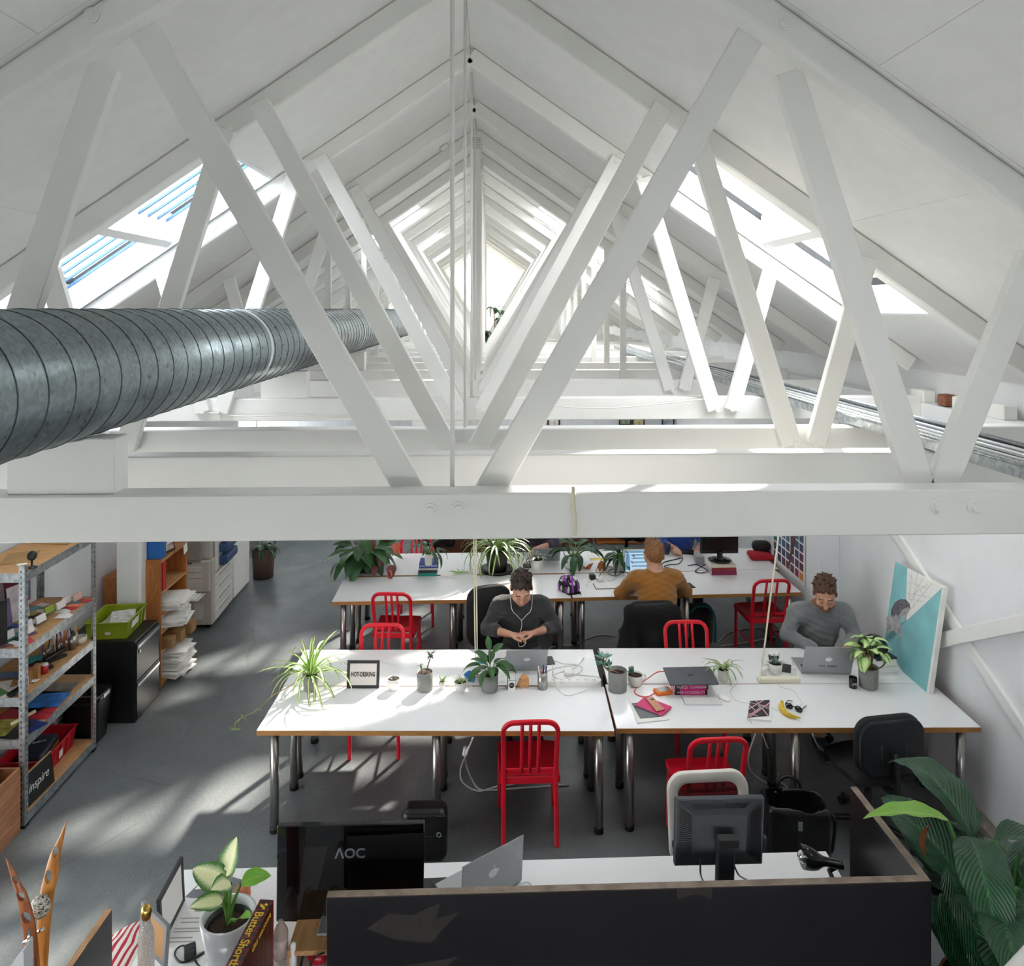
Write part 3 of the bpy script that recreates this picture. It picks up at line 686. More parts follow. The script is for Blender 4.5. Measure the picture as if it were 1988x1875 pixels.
# ------------------------------------------------------------ white mesh chair at the front desk
wc = thing('mesh_chair', 'white framed chair with black mesh back behind the front monitor', 'chair', (1.31, 4.16, 0), R(183))
CREAM = mat('cream_leather', 'e4e0d8', .5, var=.03)
star_base(wc)
SDF(.012).rbox((0, 0, .47), (.48, .46, .07), .035, .02).mesh('seat', FAB, wc)
def ring(mb, w, h, r, bx, y0, y1, M, mi=0):
    o = rr(w, h, r); i = rr(w-2*bx, h-2*bx, max(.01, r-bx*.6)); k = len(o); vs = []
    for y in (y0, y1):
        vs += [M @ Vector((a, y, b)) for a, b in o]+[M @ Vector((a, y, b)) for a, b in i]
    fs = []
    for j in range(k):
        n = (j+1) % k
        fs += [(j, n, k+n, k+j), (2*k+j, 3*k+j, 3*k+n, 2*k+n), (j, 2*k+j, 2*k+n, n), (k+j, k+n, 3*k+n, 3*k+j)]
    mb.add(vs, fs, mi, True)
Mb = Matrix.Translation((0, -.25, .58)) @ Matrix.Rotation(R(8), 4, 'X')
b = MB(); ring(b, .49, .52, .1, .06, -.02, .02, Mb); b.obj('back_frame', CREAM, wc, bevel=.006)
q = NT('black_mesh'); tr_ = q.n('ShaderNodeBsdfTransparent'); mx = q.n('ShaderNodeMixShader'); mx.inputs[0].default_value = .68; q.b.inputs['Base Color'].default_value = lin('151014'); q.b.inputs['Roughness'].default_value = .8
q.l(tr_.outputs[0], mx.inputs[1]); q.l(q.b.outputs[0], mx.inputs[2]); q.l(mx.outputs[0], q.t.nodes['Material Output'].inputs[0])
MB().prism([(x, z) for x, z in rr(.39, .42, .05)], -.004, .004, Mb @ Matrix.Rotation(R(90), 4, 'X')).obj('back_mesh', q.m, wc)
MB().bar((0, -.24, .44), (0, -.28, .5), .06, .03).obj('back_bar', BLK, wc)
# ------------------------------------------------------------ black desk screen in front
BPLY = mat('black_film_board', '17151a', .32, var=.2, vs=5, spec=.5); GPLY = m_ply('grey_plywood_edge', 'a69483', '4f4039', 6, 1); GPLY2 = m_ply('grey_plywood_edge_side', 'a69483', '4f4039', 6, 0)
ZS = 1.1
a, b = P(635, 1742, ZS), P(1808, 1710, ZS); d = b-a; L = d.length; rz = math.atan2(d.y, d.x)
ds = thing('desk_screen', 'black plywood screen with raw ply edges wrapping the front desk', 'screen', (a.x, a.y, 0), rz)
TH = .036
MB().mm(0, L, 0, TH, 0, ZS-.004).obj('front_board', BPLY, ds); MB().mm(0, L, 0, TH, ZS-.004, ZS).obj('front_board_edge', GPLY, ds)
MB().mm(-.003, 0, 0, TH, 0, ZS).obj('left_edge', GPLY, ds)
c = P(1650, 1527, ZS); lc = Matrix.Rotation(-rz, 3, 'Z') @ (Vector((c.x, c.y, 0))-Vector((a.x, a.y, 0)))
sb = MB().bar((L-TH/2, TH, ZS/2-.002), (lc.x+TH/2, lc.y, ZS/2-.002), TH, ZS-.004, up=(0, 0, 1)); sb.obj('side_board', BPLY, ds)
MB().bar((L-TH/2, TH, ZS-.002), (lc.x+TH/2, lc.y, ZS-.002), TH, .004, up=(0, 0, 1)).obj('side_board_edge', GPLY2, ds)
pt = MB()
def patch(cx, cz, pts): pt.prism([(cx+x, cz+z) for x, z in pts], .0, .0012, Matrix.Rotation(R(90), 4, 'X'))
patch(.36, .965, [(-.19, .0), (-.1, .06), (.0, .05), (.12, .1), (.1, .03), (.2, .06), (.08, -.07), (-.08, -.05)])
patch(.45, .78, [(-.14, .02), (.1, .05), (.02, -.02)])
patch(1.55, 1.06, [(-.05, -.01), (-.05, .035), (.1, .035), (.1, -.012), (.05, .012), (.0, .008)])
pt.obj('scuffed_film', mat('scuffed_film', '2b2522', .6, var=.2, vs=30), ds, kind='stuff')
# ------------------------------------------------------------ metal shelf unit on the left
PB = mat('chipboard', 'b58a5c', .65, var=.1, vs=14)
sh = thing('shelf_unit', 'galvanised steel shelf unit with chipboard shelves along the left wall', 'shelving', (0, 0, 0))
SX0, SX1, SY0, SY1 = -3.68, -3.225, 5.28, 6.22
SZ = [1.765, 1.245, .905, .612, .085]
for x in (SX0, SX1):
    for y in (SY0, SY1):
        sx = 1 if x == SX1 else -1; sy = -1 if y == SY0 else 1
        po = MB().mm(min(x, x-sx*.04), max(x, x-sx*.04), min(y, y-sy*.003), max(y, y-sy*.003), 0, 1.82).mm(min(x, x-sx*.003), max(x, x-sx*.003), min(y, y-sy*.04), max(y, y-sy*.04), 0, 1.82).obj('post', GALV, sh)
        MB().mm(min(x, x-sx*.045)-.002, max(x, x-sx*.045)+.002, min(y, y-sy*.045)-.002, max(y, y-sy*.045)+.002, 0, .02).obj('foot', BLK, po)
        if x == SX1:
            hl = MB()
            for k in range(44):
                z = .06+k*.04
                hl.mm(x+.0002, x+.0012, y-sy*.024-.003, y-sy*.024+.003, z-.008, z+.008)
                if sy < 0: hl.mm(x-.024-.003, x-.024+.003, y-.0012, y-.0002, z-.008, z+.008)
            hl.obj('post_slots', mat('slot_dark', '2a2e30', .7), po, kind='stuff')
for z in SZ:
    bd = MB().mm(SX0+.004, SX1-.004, SY0+.004, SY1-.004, z-.012, z).obj('shelf', PB, sh)
    for x in (SX0+.002, SX1-.004): MB().mm(x-.001, x+.003, SY0+.04, SY1-.04, z-.06, z+.003).obj('side_beam', GALV, bd)
    for y in (SY0+.002, SY1-.004): MB().mm(SX0+.03, SX1-.03, y-.001, y+.003, z-.06, z+.003).obj('end_beam', GALV, bd)
# ------------------------------------------------------------ black filing cabinet
fc = thing('filing_cabinet', 'black two-drawer filing cabinet between the shelf and the wooden bookcase', 'cabinet', (-3.09, 6.6, 0))
FB = mat('black_steel', '131416', .35); SIL = mat('silver_trim', 'b8bfc4', .3, .9)
MB().mm(-.62, 0, 0, .46, 0, .71).obj('body', FB, fc, bevel=.004)
for z0, z1 in ((.36, .685), (.03, .35)):
    dr = MB().mm(0, .012, .012, .448, z0, z1).obj('drawer', FB, fc, bevel=.002)
    MB().mm(.012, .022, .02, .44, z1-.045, z1-.02).obj('handle', SIL, dr)
MB().cyl((.012, .06, .6), (.02, .06, .6), .012, n=10).obj('lock', SIL, fc)
# ------------------------------------------------------------ wooden bookcase with paper
PINE = m_wood('orange_pine', 'b9763f', '9a5c2c', 'Z', 2, .5); BIRCH = m_wood('pale_birch', 'c69a6c', 'b0814f', 'Y', 2, .5)
bc = thing('bookcase', 'open orange-brown plywood bookcase crammed with paper beside the printer', 'bookcase', (-3.13, 7.2, 0))
MB().mm(-.36, .0, 0, .02, 0, 1.22).obj('side_panel', PINE, bc); MB().mm(-.36, 0, .6, .62, 0, 1.22).obj('side_panel', PINE, bc)
MB().mm(-.36, -.345, .02, .6, 0, 1.22).obj('back_panel', PINE, bc)
for z in (.03, .34, .52, .68, .9, 1.2): MB().mm(-.345, 0, .02, .6, z-.02, z).obj('shelf', BIRCH, bc)
MB().mm(-3.72, -3.5, 7.3, 7.75, 0, 1.02).obj('wooden_cupboard', PINE, label='narrow orange wood cupboard behind the white column', cat='cupboard', bevel=.004)
# ------------------------------------------------------------ plants
def leaf_mesh(L, Wd, prof='lance', bend=1.0, fold=.25, m=None, nv=8, nu=4, wave=0.0, twist=0.0, early=1.0):
    vs, fs, uv = [], [], []; y = z = 0.0; ang = 0.0; ds = L/nv
    for i in range(nv+1):
        t = i/nv
        w = {'strap': min(1, .45+t*4)*max(0, 1-t**4)**.5, 'lance': math.sin(math.pi*min(1, t**.75*.98+.02))**.85, 'oval': math.sin(math.pi*min(1, t**.62*.97+.03))**.6,
             'heart': (min(1, (t+.02)*4.5)**.5)*(1-t**1.6)**.75, 'narrow': math.sin(math.pi*min(1, t**.6*.97+.03))**.7}[prof]*Wd/2
        if t >= 1: w = Wd*.004
        tw = twist*t
        for j in range(nu+1):
            u = j/nu*2-1; x = u*w; up = abs(u)*w*fold+wave*w*math.sin(t*19+u*2)*abs(u)
            cx, cz = x*math.cos(tw)-up*math.sin(tw), x*math.sin(tw)+up*math.cos(tw)
            vs.append((cx, y-cz*math.sin(ang), z+cz*math.cos(ang))); uv.append((j/nu, t))
        ang = -bend*((t+.5/nv)**early); y += ds*math.cos(ang); z += ds*math.sin(ang)
    for i in range(nv):
        for j in range(nu):
            a = i*(nu+1)+j; fs.append((a, a+1, a+nu+2, a+nu+1))
    me = bpy.data.meshes.new('leaf'); me.from_pydata(vs, [], fs)
    ul = me.uv_layers.new(name='UVMap'); ul.data.foreach_set('uv', [c for f in fs for i in f for c in uv[i]])
    me.polygons.foreach_set('use_smooth', [True]*len(fs)); me.materials.append(m); return me
def put_leaf(me, parent, p, az, el, roll=0, s=1.0, name='leaf'):
    o = bpy.data.objects.new(name, me); COL.objects.link(o); o.parent = parent
    o.matrix_local = Matrix.Translation(p) @ Matrix.Rotation(az, 4, 'Z') @ Matrix.Rotation(el, 4, 'X') @ Matrix.Rotation(roll, 4, 'Y') @ Matrix.Scale(s, 4)
    return o
SOIL = mat('potting_soil', '3a2a20', .95, var=.5, vs=70, bump=.8, bs=90)
GPOT = mat('grey_concrete_pot', '8b8b88', .8, var=.05, bump=.1, bs=90); WPOT = mat('white_ceramic', 'e6e4df', .3, coat=.3); BPOT = mat('dark_pot', '2a2420', .5)
GRN = {'spider': m_leaf('leaf_spider', '6f9a35', 'eef0c2', 'stripe', vein=0), 'spider2': m_leaf('leaf_spider_dark', '4f7a2e', 'd3dba4', 'stripe', vein=0), 'dark': m_leaf('leaf_dark', '2f5a2c', '4f7d3c'),
       'deep': m_leaf('leaf_deep', '1f4a26', '3c6b38', rough=.32), 'big': m_leaf('leaf_lily', '194a2a', '3f7548', rough=.35, vein=1.6), 'light': m_leaf('leaf_light', '78b43a', 'a3c65a'),
       'syng': m_leaf('leaf_syngonium', '6fa62e', 'd9ecb0', 'blotch'), 'dieff': m_leaf('leaf_dieffenbachia', '3f7d30', 'f0f2c0', 'blotch'), 'lime': m_leaf('leaf_lime', '86b84c', 'b5d17a'),
       'grey': m_leaf('leaf_grey_green', '667a66', '8a9a86', vein=0), 'succ': m_leaf('leaf_succulent', '6f9c86', '8db39d', vein=0), 'cact': m_leaf('leaf_cactus', '55604f', '6b6a5c', vein=0), 'brown': m_leaf('leaf_dry', '8a4a2c', 'a5673f'), 'flower': m_leaf('spathe_dark_red', '5e2a26', '7d3a30', vein=0), 'flower2': m_leaf('spathe_orange', 'c4543a', '8d3b30', vein=0)}
STEM = mat('green_stem', '5d8a3c', .5); TAN_ST = mat('tan_stem', 'a08a55', .6); BRN_ST = mat('brown_stem', '7a5a3c', .7)
def pot(t, r, h, m, rb=None, wall=.006, soil=.012, mat_soil=None):
    rb = rb or r*.85
    MB().lathe([(0, 0), (rb*.92, 0), (rb, .004), (r, h), (r-wall, h), (r-wall*1.2, h-soil-.004)], 28).obj('pot', m, t)
    MB().lathe([(r-wall, h-soil), (r*.5, h-soil+.004), (0, h-soil+.006)], 18).obj('soil', mat_soil or SOIL, t)
def plant(name, label, loc, r, h, pm, rb=None, cat='plant', group=None, **k):
    t = thing(name, label, cat, loc, 0, group); pot(t, r, h, pm, rb, **k); return t
def rosette(t, z, n, m, L, Wd, el, bend, prof='strap', r0=.01, seed=1, fold=.35, var=.25, wave=0, petiole=0, sm=None, azr=(0, 360), nvar=4, early=1.0, cx=0, cy=0):
    rg = random.Random(seed); ms = [leaf_mesh(L*rg.uniform(1-var, 1+var), Wd*rg.uniform(.85, 1.15), prof, bend*rg.uniform(.6, 1.35), fold, m, wave=wave, twist=rg.uniform(-.3, .3), early=early) for _ in range(nvar)]
    for i in range(n):
        az = R(azr[0]+(azr[1]-azr[0])*(i+rg.uniform(.1, .9))/n); e = R(rg.uniform(*el)); p = Vector((cx-r0*math.sin(az), cy+r0*math.cos(az), z))
        if petiole:
            L2 = petiole*rg.uniform(.7, 1.2); q = p+Vector((-math.sin(az)*math.cos(e), math.cos(az)*math.cos(e), math.sin(e)))*L2
            q2 = p.lerp(q, .5)+Vector((0, 0, L2*.12))
            MB().tube([p, q2, q], .0022 if L < .2 else .005, 5, caps=False).obj('stalk', sm or STEM, t); p = q; e -= R(35)
        put_leaf(ms[i % nvar], t, p, az, e, rg.uniform(-.3, .3))
def at(x, y, z=ZD): return P(x, y, z)
# --- middle desks, left to right
t = plant('spider_plant', 'spider plant in grey pot at the left end of the near desk, trailing a runner', at(603, 1338), .058, .12, GPOT, .05)
rosette(t, .11, 32, GRN['spider'], .37, .021, (12, 72), 1.9, seed=3, r0=.015)
rosette(t, .11, 8, GRN['spider'], .26, .02, (70, 88), .5, seed=5, r0=.008)
lo = t.location; rp = [PY(590, 1312, 5.6), PY(562, 1332, 5.55), PY(530, 1350, 5.5), PY(500, 1377, 5.45), PY(470, 1393, 5.42), PY(457, 1403, 5.42), PY(456, 1416, 5.42)]
MB().tube([p-lo for p in bez(rp, 4)], .003, 6).obj('runner', TAN_ST, t)
for q, n in ((rp[-1], 9), (rp[4], 3), (rp[3], 3)):
    ms = leaf_mesh(.045, .006, 'strap', .8, .3, GRN['lime'])
    for k in range(n): put_leaf(ms, t, q-lo, R(360*k/n+20), R(random.uniform(-10, 50)))
FRB = mat('black_frame', '26272a', .45)
def pic_frame(name, label, o, xdir, up, w, h, bar, mfr, face=None, depth=.016, cat='frame'):
    t = thing(name, label, cat, (0, 0, 0)); M = frameM(o, xdir, up)
    f = MB(); f.mm(0, w, 0, bar, -depth/2, depth/2).mm(0, w, h-bar, h, -depth/2, depth/2).mm(0, bar, bar, h-bar, -depth/2, depth/2).mm(w-bar, w, bar, h-bar, -depth/2, depth/2).tr(M); f.obj('frame', mfr, t, bevel=.0015)
    MB().mm(bar, w-bar, bar, h-bar, -depth/2+.002, depth/2-.004).tr(M).obj('backing', face or mat('paper_white', 'e9e8e4', .7, var=0), t)
    return t, M
INK = mat('black_ink', '1a1a1c', .6, var=0); PAPER = mat('paper_white', 'e9e8e4', .7, var=0)
p = at(673, 1335.5); p2 = at(736, 1335.5); w = (p2-p).length
t, M = pic_frame('sign_frame', 'black framed desk sign reading HOT-DESKING on the near left desk', p, p2-p, (0, .16, 1), w, .198, .021, FRB, mat('sign_card', 'd9d2cc', .6, var=0))
text('lettering', 'HOT-DESKING', .046, INK, t, M @ Matrix.Translation((w/2, .098, .0055)), sx=.60, bold=.0009)
MB().bar(M @ Vector((w/2, .12, -.008)), Vector(((p.x+p2.x)/2, p.y+.12, ZD+.004)), .03, .003).obj('stand', FRB, t)
def mug(t, r, h, m, az=0, hole=True):
    MB().lathe([(0, 0), (r*.6, 0), (r*.66, .004), (r*.92, h*.4), (r, h), (r-.004, h), (r*.86, h*.42), (r*.5, .006), (0, .006)], 24).obj('cup', m, t)
    c, s = math.cos(az), math.sin(az)
    MB().tube(bez([(c*(r*.96), s*(r*.96), h*.82), (c*(r+h*.32), s*(r+h*.32), h*.78), (c*(r+h*.36), s*(r+h*.36), h*.45), (c*r*.85, s*r*.85, h*.28)], 5), .0045, 6).obj('handle', m, t)
def mug_plant(label, px, py, r, h, az, kind, seed=1, name='mug_plant'):
    t = thing(name, label, 'plant', at(px, py)); mug(t, r, h, WPOT, az)
    MB().lathe([(r-.005, h-.012), (r*.4, h-.008), (0, h-.006)], 16).obj('soil', SOIL, t)
    if kind == 'sparse': rosette(t, h-.01, 5, GRN['cact'], .03, .01, (30, 80), .4, 'oval', seed=seed)
    elif kind == 'spider': rosette(t, h-.008, 16, GRN['spider'], .07, .008, (15, 80), 1.2, seed=seed)
    elif kind == 'agave': rosette(t, h-.008, 16, GRN['grey'], .075, .012, (25, 80), .6, 'lance', seed=seed)
    elif kind == 'succ':
        for cx in (-.022, -.035): rosette(t, h+.012, 9, GRN['succ'], .04, .02, (0, 70), -.3, 'oval', seed=seed, fold=.1, cx=cx, r0=.004)
    return t
mug_plant('white mug holding bare soil, next to the HOT-DESKING sign', 764, 1338, .05, .085, R(15), 'sparse')
t = plant('jade_plant', 'tall grey pot with a small jade plant between two white mugs', at(825, 1338), .061, .135, GPOT, .059)
b = MB().tube(bez([(0.01, 0, .12), (.02, 0, .17), (.035, 0, .22), (.045, 0, .26)], 4), .0045, 6); b.tube(bez([(-.02, 0, .12), (-.028, 0, .15), (-.035, 0, .18)], 4), .003, 6); b.obj('stem', BRN_ST, t)
for cx, z, n, L in ((.045, .26, 9, .04), (.04, .24, 5, .035), (-.035, .18, 6, .03), (-.015, .15, 4, .025)): rosette(t, z, n, GRN['grey'], L, L*.45, (-10, 60), .5, 'oval', seed=int(z*100), cx=cx, r0=.003)
t = plant('tiny_plant', 'tiny white cup plant between the tall grey pot and a white mug', at(858, 1336), .026, .055, WPOT, .02, soil=.006); rosette(t, .052, 14, GRN['spider2'], .055, .008, (20, 80), 1.2, seed=8)
mug_plant('white mug with a small spider plant, left of the leafy grey pot', 894, 1341, .052, .075, R(5), 'spider', 4)
t = plant('leafy_plant', 'grey pot with long drooping green leaves in front of the striped mug', at(951, 1340), .062, .125, GPOT, .06)
rosette(t, .12, 17, GRN['dark'], .17, .052, (35, 80), 1.3, 'lance', seed=12, petiole=.09)
for az, el, L in ((8, 78, .13), (-38, 62, .13)):
    rosette(t, .2, 1, GRN['dark'], L, .055, (el, el+1), .5, 'lance', seed=az+50, azr=(az-1, az+1), petiole=.1)
t = thing('striped_mug', 'black and white striped mug behind the leafy grey pot', 'mug', at(936, 1318)); mug(t, .045, .095, WPOT, R(170))
for k in range(4): MB().lathe([(.0412+.0008*k, .028+k*.017), (.0418+.0008*k, .036+k*.017)], 24).obj('stripe', INK, t)
t = thing('paper_cup', 'paper coffee cup with teal band behind the striped mug', 'cup', at(936, 1296))
MB().lathe([(0, 0), (.03, 0), (.041, .1), (.039, .1)], 22).obj('cup', WPOT, t); MB().lathe([(.0335, .026), (.0392, .078)], 22).obj('sleeve', mat('teal_card', '2a9db0', .6), t); MB().lathe([(.0425, .1), (.0425, .107), (.036, .112), (0, .112)], 22).obj('lid', WPOT, t)
MB().prism([(-.04, 0), (.03, -.02), (.045, .05), (-.01, .08), (-.05, .05)], 0, .03, Matrix.Rotation(.5, 4, 'X')).obj('snack_packet', mat('blue_foil', '2f6fae', .3, .3, var=.4, vs=30), loc=at(913, 1322), bevel=.008, label='crumpled blue foil snack packet left of the striped mug', cat='packet')
# laptops
ALU = mat('aluminium', 'aeb0b3', .35, .6, var=.01); SLATE = mat('slate_aluminium', '56595f', .4, .6, var=.01); KEY = mat('black_keys', '1c1c1e', .5); SCRN = mat('dark_screen', '0b0c10', .15, var=0); LOGO = mat('white_logo', 'f4f4f4', .4, var=0)
def fruit_logo(size):
    o = []
    for k in range(41):
        a = 2*math.pi*k/41+math.pi/2; r = .5*(1-.10*math.cos(2*(a-math.pi/2))+.04*math.cos(4*a))
        x, y = .96*r*math.cos(a), r*math.sin(a)*.98
        y -= .1*math.exp(-(x/.1)**2) if y > 0 else -.06*math.exp(-(x/.12)**2)
        dx, dy = x-.5, y-.08; d = math.hypot(dx, dy)
        if d < .2: x, y = .5+dx/d*.2, .08+dy/d*.2
        o.append((x*size*.9, y*size*.9))
    lf = [(0.02, .5), (.04, .62), (.12, .72), (.2, .74), (.19, .63), (.11, .54)]
    return o, [(x*size*.9, y*size*.9) for x, y in lf]
def laptop(name, label, loc, rz, w, d, tilt, m=ALU, logo=.05, ml=LOGO, cap=None):
    t = thing(name, label, 'laptop', loc, rz)
    MB().mm(-w/2, w/2, -d, 0, .002, .014).obj('base', m, t, bevel=.004); kb = MB()
    for r in range(5):
        for c in range(13): kb.mm(-w*.42+c*w*.84/13+.001, -w*.42+(c+1)*w*.84/13-.002, -.035-(r+1)*.018+.001, -.035-r*.018-.001, .0142, .0155)
    kb.obj('keys', KEY, t, kind='stuff')
    M = Matrix.Translation((0, 0, .016)) @ Matrix.Rotation(-tilt, 4, 'X')
    MB().mm(-w/2, w/2, 0, .006, 0, d).tr(M).obj('lid', m, t, bevel=.0025)
    MB().mm(-w/2+.008, w/2-.008, -.0008, 0, .01, d-.008).tr(M).obj('screen', SCRN, t)
    if logo:
        M2 = M @ frameM((0, .0066, d*.52), (-1, 0, 0), (0, 0, 1))
        a, b = fruit_logo(logo); lg = MB().prism(a, 0, .0006, M2); lg.prism(b, 0, .0006, M2); lg.obj('emblem', ml, t)
    if cap:
        for s_, off, bd in cap: text('lettering', s_, .022, mat('grey_print', '55565a', .5, var=0), t, M @ frameM((0, .0066, d*.26), (-1, 0, 0), (0, 0, 1)) @ Matrix.Translation((off, 0, 0)), bold=bd, sx=.95)
    return t
p = at(1022, 1304); laptop('laptop', 'open silver laptop in front of the man in the dark jumper', p+Vector((0, .02, 0)), R(181), .325, .225, R(28))
p = at(1606, 1311); laptop('laptop', 'open silver laptop with lettered lid in front of the bearded man in grey', p+Vector((0, .02, 0)), R(176), .385, .255, R(20), cap=(('PIXEL', -.042, 0), ('FUSION', .038, .0008)))
def slab(name, label, cat, corners, z, th, m, bevel=.003, group=None):
    pts = [P(x, y, z+th) for x, y in corners]; c = sum(pts, Vector())/4
    return MB().prism([(q.x-c.x, q.y-c.y) for q in pts][::-1], 0, th).obj(name, m, loc=(c.x, c.y, z), bevel=bevel, label=label, cat=cat, group=group)
def box_thing(name, label, cat, px, py, z, d, rz, m, bevel=.002, group=None):
    p = P(px, py, z); return MB().box((0, 0, d[2]/2), d).obj(name, m, loc=p, rot=(0, 0, rz), bevel=bevel, label=label, cat=cat, group=group)
def phone(label, px, py, rz, m=BLK, z=ZD): return box_thing('phone', label, 'phone', px, py, z, (.068, .138, .008), rz, m, .003)
phone('black phone lying right beside the silver laptop and white cables', 1067, 1283, R(6))
# small things between the desk halves
t = thing('candle_box', 'small white box with black round mark beside the wooden elephant', 'box', at(993, 1337), R(4))
MB().mm(-.03, .03, -.02, .02, 0, .10).obj('box', PAPER, t); MB().mm(-.0302, .0302, -.0203, .0203, .072, .0745).mm(-.0305, -.0285, -.0206, .0206, 0, .1).mm(.0285, .0305, -.0206, .0206, 0, .1).obj('edging', INK, t)
MB().lathe([(0, 0), (.02, 0), (.02, .0006), (0, .0006)], 24, M=frameM((0, -.0202, .036), (1, 0, 0), (0, 0, 1))).obj('mark', INK, t)
text('lettering', '[00:0]', .012, PAPER, t, frameM((0, -.0209, .036), (1, 0, 0), (0, 0, 1)))
WOODL = m_wood('pale_toy_wood', 'd9a26b', 'c48a52', 'X', 3)
def elephant(label, p, s, rz, m):
    t = thing('wooden_elephant', label, 'figurine', p, rz)
    pl = [(-.5, .05), (-.42, .08), (-.36, .3), (-.2, .75), (.05, 1.0), (.35, .92), (.5, .7), (.5, .3), (.45, 0), (.25, 0), (.2, .17), (.06, .18), (.02, 0), (-.2, 0), (-.24, .3), (-.32, .22), (-.42, 0)]
    MB().prism([(x*s, y*s) for x, y in pl], -.009, .009, Matrix.Rotation(R(90), 4, 'X')).obj('body', m, t, bevel=.002); MB().sph((-.12*s, -.0095, .72*s), .004, 8, 6).obj('eye', INK, t)
elephant('flat wooden elephant figure between the white box and the pencil pot', at(1014, 1335), .1, 0, WOODL)
t = thing('pencil_pot', 'steel pencil pot on the near left desk', 'pot', at(1053, 1336)); MB().lathe([(0, 0), (.038, 0), (.038, .125), (.036, .125), (.036, .004), (0, .004)], 24).obj('pot', STEEL, t)
for z in (.03, .1): MB().lathe([(.0386, z), (.0392, z+.003), (.0386, z+.006)], 24).obj('ridge', STEEL, t)
for k, (c, dx, dy, n) in enumerate((('2a6f8a', -.02, .01, 'teal'), ('c9406a', -.012, -.02, 'pink'), ('e4e0d8', -.024, .0, 'white'), ('2b3a8a', .02, -.01, 'blue'), ('3a2a6a', .026, .012, 'purple'), ('1a1a1c', .008, .018, 'black'))):
    MB().cyl((dx*.5, dy*.5, .006), (dx*1.25, dy*1.25, .15+.008*(k % 3)), .0045, n=8).obj('pen', mat('pen_'+n, c, .4), loc=at(1053, 1336), label=n+' pen standing in the steel pencil pot', cat='pen')
def power_strip(name, label, a, b, z, m, w=.055, h=.04, n=6, th=None):
    p, q = P(a[0], a[1], z), P(b[0], b[1], z); L = (q-p).length; rz = math.atan2((q-p).y, (q-p).x); t = thing(name, label, 'power strip', p, rz)
    MB().mm(0, L, 0, w, 0, h).obj('body', m, t, bevel=.004)
    for k in range(n):
        x = L*(k+.8)/(n+.6); MB().mm(x-.018, x+.018, .006, w-.006, h, h+.0015).obj('socket', m, t)
        s = MB(); [s.box((x+dx, w/2+dy, h+.0018), (.003, .009, .0015), rz=r_) for dx, dy, r_ in ((-.007, .006, .5), (.007, .006, -.5), (0, -.009, 0))]; s.obj('slots', INK, t, kind='stuff')
    return t
WPL = mat('white_plastic', 'eceae6', .35, var=.01)
power_strip('power_strip', 'white power strip in the gap of the left desks, full of sockets', (1062, 1334), (1167, 1333.5), ZD, WPL)
t = thing('power_adaptor', 'square white laptop adaptor among tangled white cables', 'adaptor', at(1104, 1309), R(-4)); MB().mm(-.035, .035, -.035, .035, 0, .028).obj('body', WPL, t, bevel=.008, seg=2)
MB().mm(.0, .035, -.012, .012, .0, .024).obj('plug', WPL, loc=at(1089, 1328, ZD+.043), rot=(0, 0, R(20)), bevel=.004, label='white plug pushed into the white power strip', cat='plug')
WIRE = mat('white_wire', 'dcdad3', .45, var=0)
def cable(label, pts, r, m, name='cable', z=ZD, n=8):
    q = []
    for x in pts:
        q.append(P(x[0], x[1], (x[2] if len(x) > 2 else z+r)))
    return MB().tube(bez(q, n), r, 6).obj(name, m, label=label, cat='cable')
cable('white adaptor cable coiled in loops on the left far desk', [(1062, 1303), (1078, 1297), (1100, 1293, .755), (1122, 1290), (1133, 1277, .76), (1131, 1283, .765), (1112, 1298), (1085, 1306), (1075, 1312), (1090, 1318, .76), (1120, 1308), (1131, 1298, .75), (1118, 1290, .76), (1092, 1288, .76), (1075, 1283), (1073, 1300), (1074, 1312)], .004, WIRE)
cable('white cable sweeping from the adaptor over the near left desk edge', [(1112, 1308), (1135, 1311), (1160, 1314), (1166, 1322, .775), (1150, 1334, .78), (1130, 1343), (1103, 1350), (1087, 1342), (1078, 1325, .78), (1073, 1300)], .004, WIRE)
# --- right middle desks
t = plant('succulent', 'grey pot with a leggy blue-green succulent leaning left over the desk gap', at(1199, 1339), .071, .15, GPOT, .068, soil=.03)
MB().tube(bez([(.01, 0, .12), (-.03, -.01, .145), (-.07, -.01, .15), (-.105, 0, .19), (-.1, .02, .24)], 5), .006, 6).obj('stem', mat('reddish_stem', '9a6a52', .7), t)
for cx, z, n, L in ((-.1, .245, 10, .06), (-.12, .2, 8, .05), (-.075, .175, 8, .05), (-.06, .2, 5, .04)): rosette(t, z, n, GRN['succ'], L, L*.55, (-20, 60), -.3, 'oval', seed=int(z*1000), cx=cx, r0=.006, fold=.1)
mug_plant('white mug with a low grey-green succulent by the orange cable', 1233, 1330, .06, .085, R(20), 'succ', 6)
ORG = mat('orange_rubber', 'e8731c', .5); OCAB = mat('orange_cable', 'd4593a', .5, var=0)
t = thing('hard_drive', 'orange rubber cased hard drive wired to the slate laptop', 'hard drive', at(1287, 1345), R(14)); MB().mm(-.062, .062, -.042, .042, 0, .026).obj('bumper', ORG, t, bevel=.009, seg=2); MB().mm(-.042, .042, -.028, .028, .026, .0275).obj('plate', mat('drive_plate', 'b9bcbe', .4, .5), t)
cable('orange cable looping from the slate laptop to the hard drive', [(1289, 1303, .85), (1275, 1305, .82), (1260, 1315, .78), (1240, 1330), (1232, 1342), (1240, 1350), (1257, 1352), (1272, 1345)], .004, OCAB)
MAG = mat('magenta_cover', 'd2187a', .4); MAG2 = mat('bright_pink_cover', 'e0288a', .4)
